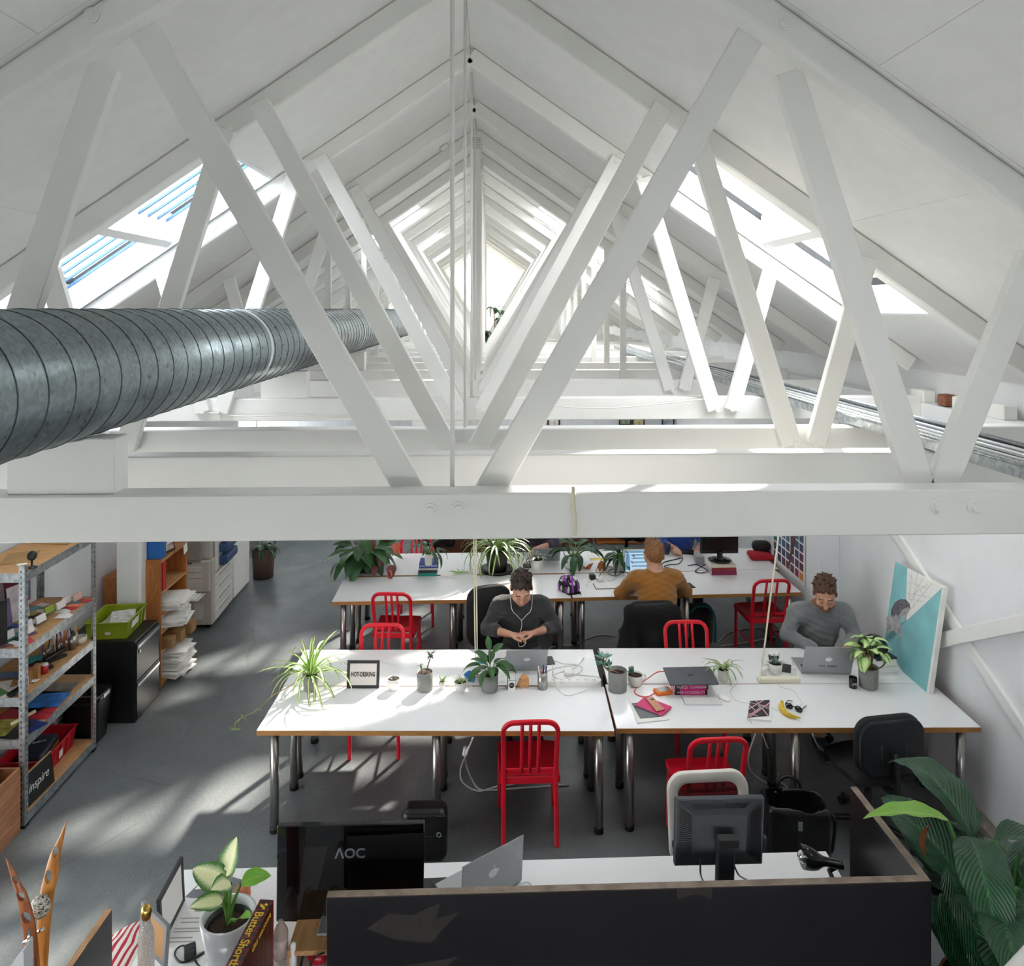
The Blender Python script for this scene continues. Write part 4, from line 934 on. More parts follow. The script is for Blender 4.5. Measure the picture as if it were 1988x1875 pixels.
def book(name, label, loc, w, d, h, rz, mc, title=None, tm=None, ts=.02, cat='book', group=None, spine='front', band=None):
    t = thing(name, label, cat, loc, rz, group)
    MB().mm(-w/2+.003, w/2-.003, -d/2+.003, d/2-.003, .002, h-.002).obj('pages', PAPER, t)
    c = MB().mm(-w/2, w/2, -d/2, d/2, 0, .002).mm(-w/2, w/2, -d/2, d/2, h-.002, h).mm(-w/2, w/2, -d/2, -d/2+.002, 0, h); c.obj('cover', mc, t)
    if band:
        MB().mm(-w/2+.002, -w/2+w*.17, -d/2-.0004, -d/2, .002, h-.002).obj('spine_band', band, t); MB().mm(w/2-w*.08, w/2-.002, -d/2-.0004, -d/2, .002, h-.002).obj('spine_band', band, t)
    if title: text('lettering', title, ts, tm or PAPER, t, frameM((.0, -d/2-.0012, h/2), (1, 0, 0), (0, 0, 1)))
    return t
bp = at(1342, 1349); zb = ZD
book('book', 'pink accessibility handbook at the bottom of the pile under the slate laptop', (bp.x, bp.y+.09, zb), .245, .18, .038, R(-1), MAG2, 'WEB ACCESSIBILITY', ts=.024, band=INK); zb += .038
book('book', 'magenta database cookbook on the pile under the slate laptop', (bp.x+.002, bp.y+.09, zb), .25, .18, .04, R(1), MAG, 'MySQL Cookbook', ts=.03, band=INK); zb += .04
book('book', 'white book on top of the pink pile under the slate laptop', (bp.x-.02, bp.y+.1, zb), .24, .17, .02, R(0), PAPER); zb += .02
lt_ = slab('slate_laptop', 'closed slate grey laptop resting on the pile of pink books', 'laptop', [(1287, 1295), (1378, 1293), (1396, 1326), (1301, 1328)], zb, .014, SLATE)
M2 = Matrix.Translation((0, 0, .0142)); a_, b_ = fruit_logo(.045); lg = MB().prism(a_, 0, .0005, M2); lg.prism(b_, 0, .0005, M2); lg.obj('emblem', mat('dark_emblem', '2c2d31', .3, .4), lt_)
p0, p1 = at(1330, 1369.5), at(1403, 1369.5); t = thing('keyboard', 'slim white wireless keyboard before the pink books', 'keyboard', p0, math.atan2((p1-p0).y, (p1-p0).x)); kw = (p1-p0).length
MB().mm(0, kw, 0, .115, 0, .008).obj('body', mat('keyboard_alu', 'c3c6c9', .4, .4), t, bevel=.004)
for r in range(5):
    for c in range(13):
        MB().mm(.006+c*(kw-.012)/13+.001, .006+(c+1)*(kw-.012)/13-.0015, .006+r*.0208, .006+r*.0208+.0185, .008, .0105).obj('key', WPL, t) if not (r == 0 and 3 < c < 9) else None
MB().mm(.006+4*(kw-.012)/13+.001, .006+9*(kw-.012)/13-.0015, .006, .0245, .008, .0105).obj('key', WPL, t)
s = SDF(.005); s.ell((0, 0, .006), (.032, .058, .02), .01); s.rbox((0, 0, -.03), (.2, .2, .06), .001, .002, sub=True); o = s.mesh('mouse', WPL, label='white mouse right of the white keyboard', cat='mouse'); o.location = at(1406, 1356); o.rotation_euler.z = R(28)
t = plant('spider_plant', 'small spider plant in white pot behind the slate laptop', at(1404, 1321), .046, .09, WPOT, .034); rosette(t, .085, 18, GRN['spider2'], .21, .013, (25, 75), 2.2, seed=21)
# papers, pink notebook, phone
for k, (ang, lab) in enumerate(((20, 'loose white papers under the grey leaflet on the near right desk'), (14, 'white booklet fanned out beneath the pink spiral notebook'))):
    slab('paper_stack', lab, 'paper', [(1216+4*k, 1352+k), (1275+2*k, 1378), (1300, 1396), (1240-3*k, 1404-k)], ZD+.004*k, .004, PAPER, .001)
slab('leaflet', 'dark grey leaflet lying on white papers below the pink notebook', 'leaflet', [(1226, 1365), (1252, 1362), (1282, 1391), (1243, 1394)], ZD+.009, .002, mat('grey_print_card', '6f7276', .6), 0)
t = slab('notebook', 'pink spiral notebook with a rose gold phone on it', 'notebook', [(1252, 1351), (1304, 1371), (1285, 1388), (1233, 1368)], ZD+.012, .01, mat('hot_pink', 'd0256b', .45), .001)
pp0, pp1 = P(1232, 1369, ZD+.017), P(1284, 1389, ZD+.017); sp = MB()
for k in range(26):
    q = pp0.lerp(pp1, (k+.5)/26)-t.location
    sp.tube([q+Vector((0, .004, .006)), q+Vector((-.003, -.004, .005)), q+Vector((-.003, -.005, -.005)), q+Vector((0, .004, -.006))], .0012, 4)
sp.obj('spiral_binding', SIL, t, kind='stuff')
t = slab('phone', 'rose gold glittery phone on the pink notebook', 'phone', [(1253, 1354), (1267, 1351), (1291, 1376), (1274, 1380)], ZD+.024, .009, mat('rose_glitter', 'c58a6c', .35, .5, var=.4, vs=260), .003)
MB().mm(-.02, .008, .045, .062, .0091, .0098).obj('camera', BLK, t)
# pattern notebook, banana, sunglasses
t = slab('notebook', 'pink and black geometric notebook left of the banana', 'notebook', [(1458, 1360), (1495, 1358), (1497, 1398), (1450, 1394)], ZD, .016, PAPER, .001)
cv = [P(x, y, ZD+.018) for x, y in ((1456, 1361), (1494, 1359), (1493, 1389), (1451, 1393))]
def bil(c, u, v): return (c[0]*(1-u)+c[1]*u)*(1-v)+(c[3]*(1-u)+c[2]*u)*v
MB().add([q-t.location for q in cv]+[q-t.location+Vector((0, 0, .002)) for q in cv], [(3, 2, 1, 0), (4, 5, 6, 7)][::1]+[(0, 1, 5, 4), (1, 2, 6, 5), (2, 3, 7, 6), (3, 0, 4, 7)]).obj('cover', mat('charcoal_cover', '2b282c', .5), t)
st = MB()
for (u0, v0), (u1, v1) in (((0, .1), (1, .45)), ((0, .5), (.7, 0)), ((.1, 1), (1, .2)), ((0, .75), (.5, 1)), ((.3, .0), (.95, 1)), ((.55, .3), (1, .6)), ((0, .95), (.6, .45)), ((0, .25), (.35, .65))):
    a_, b_ = bil(cv, u0, v0), bil(cv, u1, v1); st.bar(a_-t.location+Vector((0, 0, .0024)), b_-t.location+Vector((0, 0, .0024)), .008, .0008, up=(0, 0, 1))
st.obj('pink_lines', mat('pale_pink', 'dcaab4', .5, var=0), t); a_ = bil(cv, .55, .45); MB().box(a_-t.location+Vector((0, 0, .003)), (.022, .055, .001)).obj('label_patch', SIL, t)
MB().tube(bez([P(1452, 1393, ZD+.01), P(1456, 1399, ZD+.004), P(1460, 1405, ZD+.002)], 4), .0012, 5).obj('ribbon', INK, label='thin black ribbon marker hanging out of the patterned notebook', cat='ribbon')
t = thing('banana', 'ripe yellow banana beside dark sunglasses on the near right desk', 'fruit', (0, 0, 0))
bp_ = bez([P(1518, 1362, ZD+.02), P(1517, 1372, ZD+.018), P(1523, 1382, ZD+.016), P(1534, 1389, ZD+.016), P(1546, 1392, ZD+.018), P(1554, 1393, ZD+.02)], 4); k = len(bp_)
MB().tube(bp_, [.006+.013*math.sin(math.pi*min(1, (i+1.5)/(k-3)))**.6 if i < k-4 else .006 for i in range(k)], 7).obj('peel', mat('banana_peel', 'd9b52c', .5, var=.25, vs=14), t); MB().sph(bp_[0], .006, 8, 6).obj('tip', INK, t)
t = thing('sunglasses', 'dark sunglasses lying beside the banana', 'sunglasses', at(1541, 1379), R(-42))
for sx in (-1, 1): MB().sph((sx*.034, 0, .02), (.029, .008, .024), 14, 8).obj('lens', mat('dark_lens', '0f1012', .1, var=0, coat=.5), t); MB().tube([(sx*.06, 0, .03), (sx*.062, .06, .028), (sx*.05, .11, .006)], .003, 6).obj('temple', BLK, t)
MB().tube([(-.008, 0, .028), (.008, 0, .028)], .003, 6).obj('bridge', BLK, t)
cable('thin white wire curling from the hanging socket bar past the banana', [(1500, 1318), (1515, 1333), (1540, 1341), (1553, 1358), (1557, 1367), (1545, 1372), (1533, 1364, .76), (1525, 1370, .765), (1515, 1378), (1505, 1378), (1497, 1373)], .002, WIRE)
cable('thin white wire running from the spider plant pot to the patterned notebook', [(1428, 1312), (1430, 1325), (1418, 1340), (1424, 1355), (1440, 1363), (1458, 1364)], .002, WIRE)
# hanging cream socket bar
CRM = mat('cream_plastic', 'e3dfc8', .45, var=.02)
power_strip('socket_bar', 'cream socket bar hung on a cord at the gap of the right desks', (1473, 1327), (1555, 1326), ZD, CRM, .05, .035, 0)
for k, (px, py, lab) in enumerate(((1482, 1314, 'white plug adaptor standing left of the black coffee cup'), (1541, 1312, 'white plug adaptor standing right of the black phone'))):
    t = thing('plug_adaptor', lab, 'adaptor', P(px, py, ZD+.001), R(10-20*k)); MB().mm(-.017, .017, -.02, .02, 0, .075).obj('body', WPL, t, bevel=.008, seg=2); MB().tube([(-.004, 0, .075), (-.008, .01, .11), (-.014, .012, .13)], .003, 6).obj('lead', WIRE, t)
mug_plant('white mug with a spiky little plant before the black coffee cup', 1505, 1307, .055, .085, R(175), 'agave', 9)
t = thing('coffee_cup', 'black takeaway coffee cup with white lid', 'cup', at(1502, 1293)); MB().lathe([(0, 0), (.03, 0), (.042, .1), (.04, .1)], 22).obj('cup', mat('black_card', '1e1e1c', .6), t); MB().lathe([(.044, .098), (.044, .106), (.038, .118), (.034, .116), (0, .116)], 22).obj('lid', WPL, t)
phone('black phone lying between the spiky mug plant and the lettered laptop', 1527, 1298, R(-24))
t = thing('candle', 'black glass candle with white wax on the near right desk', 'candle', at(1656, 1334)); MB().lathe([(0, 0), (.029, 0), (.029, .078), (.027, .078), (.027, .068)], 22).obj('glass', mat('black_glass', '101114', .12, var=0), t); MB().lathe([(.027, .066), (0, .066)], 18).obj('wax', WPL, t)
text('lettering', '[00]', .024, mat('pale_print', 'c9cdd2', .5, var=0), t, frameM((0, -.0296, .036), (1, 0, 0), (0, 0, 1)))
t = plant('syngonium', 'pale green arrowhead plant in grey pot in front of the painting', at(1686, 1333), .071, .155, GPOT, .067, soil=.02)
for k in range(5):
    a = 2*math.pi*k/5; MB().tube(bez([(.02*math.cos(a), .02*math.sin(a), .13), (.03*math.cos(a), .02*math.sin(a), .2), (.045*math.cos(a), .03*math.sin(a), .27)], 4), .006, 6).obj('stem', BRN_ST, t)
MB().tube(bez([(.02, 0, .13), (.09, -.01, .15), (.14, 0, .2), (.15, 0, .26)], 4), .005, 6).obj('stem', BRN_ST, t)
rosette(t, .25, 18, GRN['syng'], .115, .085, (-30, 75), 1.0, 'heart', seed=31, r0=.03, petiole=.07, fold=.15); rosette(t, .33, 7, GRN['syng'], .1, .075, (10, 80), .9, 'heart', seed=33, r0=.02, petiole=.05, fold=.15)
zb = ZD; bkp = at(1725, 1313)
for k, (h, lab) in enumerate(((.022, 'thin white book lowest in the stack below the painting'), (.05, 'thick white book in the middle of the stack below the painting'), (.045, 'white book on top of the stack below the painting, black bag on it'))):
    book('book', lab, (bkp.x-.04+.004*k, bkp.y+.11, zb), .2, .2, h, R(2*k-2), PAPER); zb += h
book('notebook', 'dark teal notebook on the white book stack', (bkp.x-.02, bkp.y+.12, zb), .19, .2, .012, R(12), mat('dark_teal', '24353a', .5), cat='notebook'); zb += .012
s = SDF(.008); s.rbox((0, 0, .055), (.2, .16, .11), .05, .03).ell((.02, .02, .1), (.07, .06, .03), .03); o = s.mesh('black_pouch', BLKM, label='soft black pouch on the white book stack behind the arrowhead plant', cat='bag'); o.location = (bkp.x-.06, bkp.y+.12, zb)
t = thing('water_bottle', 'tall black water bottle behind the arrowhead plant', 'bottle', P(1691, 1293, ZD)); MB().lathe([(0, 0), (.036, 0), (.036, .16), (.025, .19), (.022, .2), (0, .2)], 20).obj('body', BLKM, t); MB().lathe([(.026, .2), (.026, .245), (.02, .25), (0, .25)], 18).obj('cap', BLK, t)
# ------------------------------------------------------------ painting
cn = [Vector((3.3, 6.24, 1.5)), Vector((3.4, 5.58, 1.53)), Vector((3.275, 5.545, ZD+.002)), Vector((3.25, 6.2, ZD+.002))]
cn[0] = PX(1735, 1092, 3.34); cn[1] = PX(1832, 1140, 3.35); cn[2] = P(1803, 1347, ZD+.002); cn[3] = P(1712, 1268, ZD+.002)
nrm = (cn[1]-cn[3]).cross(cn[0]-cn[2]).normalized()
if nrm.x > 0: nrm = -nrm
pa = thing('painting', 'large square painting of a grey horse on teal leaning on the right wall', 'painting')
bk = [c-nrm*.035 for c in cn]
MB().add(cn+bk, [(0, 1, 2, 3), (7, 6, 5, 4), (0, 4, 5, 1), (1, 5, 6, 2), (2, 6, 7, 3), (3, 7, 4, 0)]).obj('canvas', mat('canvas_white', 'e8e6e1', .8), pa)
def onc(x, y, off=.001):
    d = ray(x, y); o = Vector((0, 0, HC)); c0 = cn[3]; n2 = (cn[1]-c0).cross(cn[0]-c0).normalized()
    return o+d*((c0-o).dot(n2)/d.dot(n2))+nrm*off
def z6(pts): return [(1440+x/3.628, 1030+y/3.628) for x, y in pts]
def flat(name, polys, m, off, z=True):
    b = MB()
    for pl in polys: b.add([onc(x, y, off) for x, y in (z6(pl) if z else pl)], [list(range(len(pl)))])
    return b.obj(name, m, pa)
TEAL = mat('teal_paint', '84bfc4', .7, var=.08, vs=6)
flat('teal_field', [[(1082, 218), (1168, 262), (1158, 500), (1100, 500), (1040, 590), (1000, 800)], [(1412, 402), (1300, 1155), (1180, 1060), (1010, 800), (1030, 700), (1165, 632)], [(1000, 800), (1040, 590), (1110, 560), (1165, 632), (1060, 760)]], TEAL, .0012)
flat('white_wedge', [[(1168, 262), (1412, 402), (1165, 632), (1110, 560), (1100, 500), (1158, 500)]], mat('wedge_white', 'e9e7e3', .8, var=0), .0018)
ln = MB()
for a_, b_ in (((1175, 300), (1300, 480)), ((1280, 330), (1180, 520)), ((1340, 370), (1190, 560)), ((1165, 440), (1330, 470)), ((1170, 360), (1310, 410)), ((1240, 290), (1210, 540)), ((1200, 300), (1180, 480)), ((1310, 380), (1190, 460)), ((1172, 480), (1290, 500))):
    (x0, y0), (x1, y1) = z6([a_])[0], z6([b_])[0]; ln.tube([onc(x0, y0, .0022), onc(x1, y1, .0022)], .0009, 4)
ln.obj('thin_lines', mat('line_grey', '8f8a92', .7, var=0), pa, kind='stuff')
HG = mat('horse_grey', 'a9a6a8', .7, var=.25, vs=30); HD = mat('horse_mane', '6e6a70', .8, var=.4, vs=50)
flat('horse', [[(1022, 610), (1050, 590), (1075, 560), (1100, 520), (1140, 495), (1175, 520), (1190, 550), (1170, 590), (1160, 635), (1145, 632), (1140, 600), (1125, 600), (1118, 640), (1130, 690), (1134, 715), (1125, 750), (1108, 782), (1098, 775), (1112, 745), (1115, 722), (1085, 722), (1080, 700), (1055, 712), (1030, 725), (1020, 690)]], HG, .0026)
flat('mane', [[(1050, 590), (1058, 550), (1080, 505), (1120, 482), (1160, 485), (1185, 515), (1192, 550), (1170, 540), (1130, 560), (1110, 600), (1085, 590), (1070, 610)]], HD, .0032)
# ------------------------------------------------------------ swatch poster
ps = thing('swatch_poster', 'colour swatch poster standing on the back row desk against the wall', 'poster')
MB().mm(3.222, 3.23, 7.6, 8.5, .745, 1.45).obj('sheet', PAPER, ps)
cols = ['9fb4be', '8fa6b4', '8aa0a8', '3f8a90', '2f7f86', '2c6f7a', '5a7f96', '4f6f88', '3c5570', '3a4560', '46405c', '5b3450', '6a2a3c', '7a2430', '8e2436', 'c07a3c']
rg = random.Random(4)
for r in range(6):
    for c in range(7):
        k = min(15, max(0, int((5-r)*2+c*.9+rg.uniform(-1, 1)))) if (r, c) != (4, 2) else 15
        y = 8.42-c*.118; z = .79+r*.098
        MB().mm(3.2205, 3.222, y-.095, y, z, z+.08).obj('swatch', mat('swatch_'+cols[k], cols[k], .6, var=0), ps)
MB().add([Vector((3.2195, y, z)) for y, z in ((7.98, 1.42), (7.84, 1.42), (7.8, 1.15), (7.9, .98), (7.97, .82), (8.0, .84), (7.95, 1.0), (7.93, 1.12))], [list(range(8))]).obj('brown_shape', mat('brown_print', '5a3f38', .7, var=.3, vs=20), ps)
# ------------------------------------------------------------ back row of desks
def leafy(name, label, px, py, r, h, pm, n, m, L, Wd, pet, seed, el=(30, 80), bend=1.2, prof='lance', z=ZD, rb=None):
    t = plant(name, label, P(px, py, z), r, h, pm, rb); rosette(t, h-.01, n, m, L, Wd, el, bend, prof, seed=seed, petiole=pet, r0=r*.3); return t
t = plant('flamingo_flower', 'large leafy plant with dark red flowers spilling over the back row left desk', P(705, 1106, ZD), .13, .16, BPOT)
rosette(t, .15, 22, GRN['dark'], .24, .16, (-10, 50), .8, 'heart', seed=41, r0=.05, petiole=.2, fold=.12); rosette(t, .2, 12, GRN['deep'], .25, .16, (-35, 15), .7, 'heart', seed=43, r0=.06, petiole=.14, fold=.12); rosette(t, .2, 8, GRN['dark'], .25, .16, (45, 85), 1.1, 'heart', seed=44, r0=.03, petiole=.25, fold=.12)
rosette(t, .3, 3, GRN['dark'], .2, .13, (20, 50), .9, 'heart', seed=45, petiole=.25, azr=(60, 120))
for k, (x, y, z, w) in enumerate(((.23, -.2, .2, .13), (.17, -.27, .1, .11), (.34, -.24, .1, .14), (.37, -.12, .3, .13), (.25, -.1, .42, .13), (.12, -.2, .36, .11))):
    MB().tube(bez([(.03, 0, .15), (x*.6, y*.6, z+.12), (x, y, z+.03)], 5), .004, 5, caps=False).obj('flower_stalk', STEM, t)
    me = leaf_mesh(w, w*.85, 'heart', .5, .2, GRN['flower2'] if k == 3 else GRN['flower']); put_leaf(me, t, Vector((x, y, z+.03)), R(165+12*k), R(-55), name='flower')
lf = leaf_mesh(.12, .05, 'lance', .6, .3, GRN['flower2']); put_leaf(lf, t, Vector((.33, -.27, .09)), R(185), R(-70), name='flower')
zb = ZD; p = P(830, 1118.5, ZD)
for k, (h, c, ti, lab) in enumerate(((.035, '1f8f86', None, 'teal spined book lowest under the small white plant pot'), (.03, '25282c', None, 'dark spined book second in the pile under the white pot'), (.02, 'd5d0c4', None, 'thin pale book in the pile under the small white pot'), (.05, '2a4390', 'DNS and BIND', 'blue spined network book on top under the small white pot'))):
    book('book', lab, (p.x+.003*k, p.y+.1, zb), .2, .2, h, R(k-2), mat('cover_'+c, c, .5), ti, ts=.03); zb += h
zb += .001
leafy('leafy_plant', 'small white pot plant standing on the blue book pile', 832, 1096, .045, .12, WPOT, 12, GRN['deep'], .2, .045, .1, 51, (15, 70), 1.1, z=zb)
slab('paper_stack', 'stack of white papers between the book pile and the black potted spider plant', 'paper', [(858, 1108), (922, 1106), (926, 1117), (855, 1118)], ZD, .02, PAPER, .001)
t = thing('spider_offshoot', 'loose spider plant cutting lying on the back row left desk', 'plant', P(893, 1114, ZD+.02)); rosette(t, .01, 9, GRN['lime'], .12, .014, (0, 40), .8, seed=55)
t = plant('spider_plant', 'big striped spider plant in dark pot with black saucer on the back row', P(965, 1108, ZD), .13, .24, BPOT, .1); MB().lathe([(0, .001), (.17, .001), (.185, .035), (.175, .035), (.165, .012), (.1, .012)], 28).obj('saucer', BLK, t)
rosette(t, .23, 60, GRN['spider2'], .42, .024, (25, 82), 2.3, seed=57, r0=.05, nvar=6)
t = plant('hanging_cactus', 'white round pot with grey-green drooping cactus on the back row', P(1042, 1108, ZD), .075, .13, WPOT, .055); rosette(t, .12, 16, GRN['cact'], .17, .03, (20, 80), 1.6, 'narrow', seed=59, wave=.3)
t = leafy('peace_lily', 'white pot peace lily on a saucer behind the cycle helmet', 1116, 1101, .075, .13, WPOT, 16, GRN['deep'], .22, .075, .14, 61, (20, 85), 1.2, rb=.055); MB().lathe([(0, .001), (.1, .001), (.12, .018), (.112, .018), (.09, .006)], 26).obj('saucer', WPOT, t)
leafy('bushy_plant', 'white pot with a dense dark green bush of leaves beside the tablet screen', 1203, 1106, .08, .14, WPOT, 38, GRN['deep'], .2, .04, .06, 63, (10, 85), .9)
# bike helmet
hm = thing('cycle_helmet', 'purple, white and black cycle helmet hanging over the back row desk edge', 'helmet', P(1104, 1144, ZD), R(20))
s = SDF(.008); s.ell((0, 0, .035), (.105, .14, .115), .02); s.ell((0, 0, .0), (.085, .118, .09), .01, sub=True); s.rbox((0, 0, -.1), (.5, .5, .17), .002, .004, sub=True)
for a in (-.06, -.02, .02, .06):
    for yy in (-.075, .0, .075): s.ell((a*1.15, yy, .135-abs(a)*.7-abs(yy)*.25), (.0115, .032, .06), .006, sub=True)
def hfn(c):
    k = ((np.sin(c[:, 0]*75+c[:, 1]*40)+np.sin(c[:, 1]*55-c[:, 0]*30)) > .2).astype(int); k2 = (np.sin(c[:, 0]*95-c[:, 1]*25) > .55).astype(int)*2
    o = np.maximum(k, k2); o[c[:, 2] < .0] = 0; return o
s.mesh('shell', [BLK, mat('helmet_white', 'e4dfe6', .3), mat('helmet_purple', '9a35b8', .3)], hm, hfn)
MB().add([(-.08, -.11, .0), (.08, -.11, .0), (.06, -.175, -.012), (-.06, -.175, -.012)]+[(-.08, -.11, .008), (.08, -.11, .008), (.06, -.175, -.004), (-.06, -.175, -.004)], [(0, 3, 2, 1), (4, 5, 6, 7), (0, 1, 5, 4), (1, 2, 6, 5), (2, 3, 7, 6), (3, 0, 4, 7)]).obj('visor', BLK, hm)
MB().tube(bez([(.07, -.05, .01), (.05, -.17, .006), (.04, -.2, -.08), (.045, -.2, -.5), (.05, -.19, -.62)], 5), .008, 6, flat=.3).obj('strap', BLK, hm)
elephant('small wooden elephant standing on the back row desk', P(1166, 1108, ZD), .11, R(-5), mat('toy_brown', 'a5643a', .6))
t = thing('wooden_bird', 'small wooden bird lying beside the back row elephant', 'figurine', P(1140, 1105, ZD), R(10)); MB().prism([(-.06, .05), (-.02, .02), (.02, .05), (.07, .06), (.03, .0), (-.01, -.0), (-.04, .01)], 0, .012, Matrix.Translation((0, 0, .002)) @ Matrix.Rotation(R(80), 4, 'X')).obj('body', mat('toy_brown', 'a5643a', .6), t)
BCAB = mat('black_wire', '18181a', .45, var=0)
for lab, px, py, m, d, nm in (('black power adaptor near the helmet among wires', 1150, 1124, BLK, (.06, .06, .05), 'power_adaptor'), ('white power adaptor among wires by the helmet', 1165, 1128, WPL, (.07, .05, .04), 'power_adaptor')): box_thing(nm, lab, 'adaptor', px, py, ZD, d, R(12), m, .006)
cable('white wires tangled beside the tablet screen on the back row', [(1148, 1118), (1160, 1108, .77), (1175, 1115), (1190, 1107, .77), (1200, 1117), (1185, 1127), (1170, 1120, .76), (1155, 1125), (1142, 1130), (1139, 1137)], .004, WIRE)
cable('black wires tangled beside the tablet screen on the back row', [(1160, 1125), (1172, 1105, .77), (1185, 1100), (1205, 1110), (1195, 1118, .76), (1180, 1112), (1190, 1104), (1210, 1112)], .004, BCAB)
t = thing('open_notebook', 'open notebook with ruled pages beside the man in orange', 'notebook', P(1176, 1138, ZD), R(3))
for sx in (-1, 1): MB().mm(min(0, sx*.115), max(0, sx*.115), -.075, .075, .001, .012).obj('page_block', PAPER, t, bevel=.002)
MB().mm(-.12, .12, -.08, .08, 0, .003).obj('cover', INK, t)
# screen in front of the man in orange
t = laptop('laptop', 'open laptop with lit blue windows before the man in ochre', P(1245, 1116, ZD), R(2), .37, .25, R(12), m=WPL, logo=0)
M = Matrix.Translation((0, 0, .016)) @ Matrix.Rotation(-R(12), 4, 'X'); MB().mm(-.172, .172, -.0016, -.0008, .018, .238).tr(M).obj('lit_screen', mat('lit_screen', 'bcd6ea', .3, var=0, emit=.6), t)
sc_ = MB()
for x0, x1, z0, z1 in ((-.165, .165, .215, .232), (-.165, -.12, .04, .205), (-.1, .08, .185, .2), (-.1, .12, .15, .165), (-.1, .05, .11, .125), (-.1, .15, .07, .085)): sc_.mm(x0, x1, -.0022, -.0016, z0, z1)
sc_.tr(M).obj('windows', mat('screen_blue', '6f9fc4', .3, var=0, emit=.4), t, kind='stuff')
phone('black phone lying right of the man in orange', 1339, 1137, R(10))
MB().tube(bez([P(1280, 1100, .75), P(1290, 1091, .745), P(1310, 1086, .742), P(1325, 1083, .745), P(1318, 1094, .742), P(1300, 1096, .745), P(1290, 1100, .742), P(1315, 1106, .742)], 6), .005, 6).obj('cable', BCAB, label='black cable heaped behind the man in orange', cat='cable')
MB().tube(bez([P(1335, 1098, .742), P(1352, 1096, .745), P(1365, 1102, .742), P(1375, 1108, .75), P(1360, 1112, .742), P(1350, 1108, .745), P(1372, 1094, .75)], 6), .005, 6).obj('cable', BCAB, label='black cable looped left of the monitor book pile', cat='cable')
t = thing('navy_mug', 'navy blue mug on the far back row desk', 'mug', P(1294, 1075, ZD)); mug(t, .048, .115, mat('navy_ceramic', '232a58', .3), R(80))
def keyboard(label, px, py, rz, w=.42, d=.14):
    t = thing('keyboard', label, 'keyboard', P(px, py, ZD), rz); MB().mm(-w/2, w/2, -d/2, d/2, 0, .02).obj('body', BLK, t, bevel=.005)
    k = MB()
    for r in range(5):
        for c in range(16): k.mm(-w/2+.012+c*(w-.024)/16+.002, -w/2+.012+(c+1)*(w-.024)/16-.002, -d/2+.012+r*.023, -d/2+.031+r*.023, .02, .026)
    k.obj('keys', mat('dark_keys', '2a2c30', .5), t, kind='stuff'); return t
keyboard('black keyboard under the hand of the person in blue', 1336, 1073, R(-14), .26)
s = SDF(.006); s.ell((0, 0, .008), (.03, .05, .022), .01); s.rbox((0, 0, -.03), (.2, .2, .06), .001, .002, sub=True); o = s.mesh('mouse', BLK, label='black mouse beside the black monitor on the far desk', cat='mouse'); o.location = P(1362, 1068, ZD)
p = P(1407, 1117, ZD); zb = ZD
for k, (h, c, lab) in enumerate(((.04, '8e2a5a', 'purple-red book lowest under the black monitor'), (.04, '9a3038', 'dark red book in the middle under the black monitor'), (.035, 'e2dccb', 'cream book directly under the black monitor foot'))):
    book('book', lab, (p.x-.005*k, p.y+.13, zb), .27, .24, h, R(-1+k), mat('cover_'+c, c, .5)); zb += h
mo = thing('monitor', 'black monitor raised on three books on the back row', 'monitor', (p.x-.01, p.y+.14, zb))
MB().lathe([(0, .0005), (.12, .0005), (.125, .012), (.1, .02), (.03, .03), (.03, .1), (0, .1)], 28).obj('foot', mat('gloss_black', '0c0c0d', .1, var=0), mo)
MB().mm(-.21, .21, .01, .05, .07, .40).obj('casing', BLK, mo, bevel=.008); MB().mm(-.19, .19, .008, .01, .1, .385).obj('screen', mat('off_screen', '151414', .2, var=0), mo)
text('lettering', 'oc', .02, SIL, mo, frameM((0, .009, .085), (1, 0, 0), (0, 0, 1)))
t = thing('document_tray', 'silver device standing left of the black monitor', 'device', P(1357, 1092, ZD), R(-8)); MB().mm(-.05, .05, -.08, .08, 0, .09).obj('body', ALU, t, bevel=.006)
REDF = mat('red_fabric', 'b0182a', .85, bump=.2, bs=200)
s = SDF(.01); s.rbox((0, 0, .03), (.29, .22, .06), .025, .02).ell((-.05, -.02, .06), (.1, .08, .02), .03); o = s.mesh('red_bag', REDF, label='flat red fabric bag lying right of the black monitor', cat='bag'); o.location = P(1478, 1083, ZD); o.rotation_euler.z = R(-6)
s = SDF(.008); s.rbox((0, 0, .06), (.21, .13, .12), .055, .02); o = s.mesh('headphone_case', BLKM, label='rounded black case lying on the flat red bag', cat='case'); o.location = P(1478, 1080, ZD)+Vector((0, .01, .06)); o.rotation_euler.z = R(-5)
slab('paper_stack', 'loose sheets with a yellow corner behind the bushy plant', 'paper', [(1140, 1070), (1172, 1066), (1180, 1082), (1144, 1084)], ZD, .006, PAPER, 0)
slab('yellow_folder', 'yellow folder under the sheets behind the bushy plant', 'folder', [(1148, 1082), (1180, 1080), (1181, 1087), (1146, 1087)], ZD, .003, mat('yellow_card', 'd9c93a', .6), 0)
laptop('laptop', 'grey laptop facing the person in dark purple on the far desk', P(1062, 1094, ZD)+Vector((.0, .08, 0)), R(180), .3, .21, R(35), logo=0)
MB().mm(-.05, .05, -.07, .07, 0, .008).obj('phone', BLK, loc=P(1024, 1099, ZD), bevel=.002, label='black phone left of the white cactus pot', cat='phone')
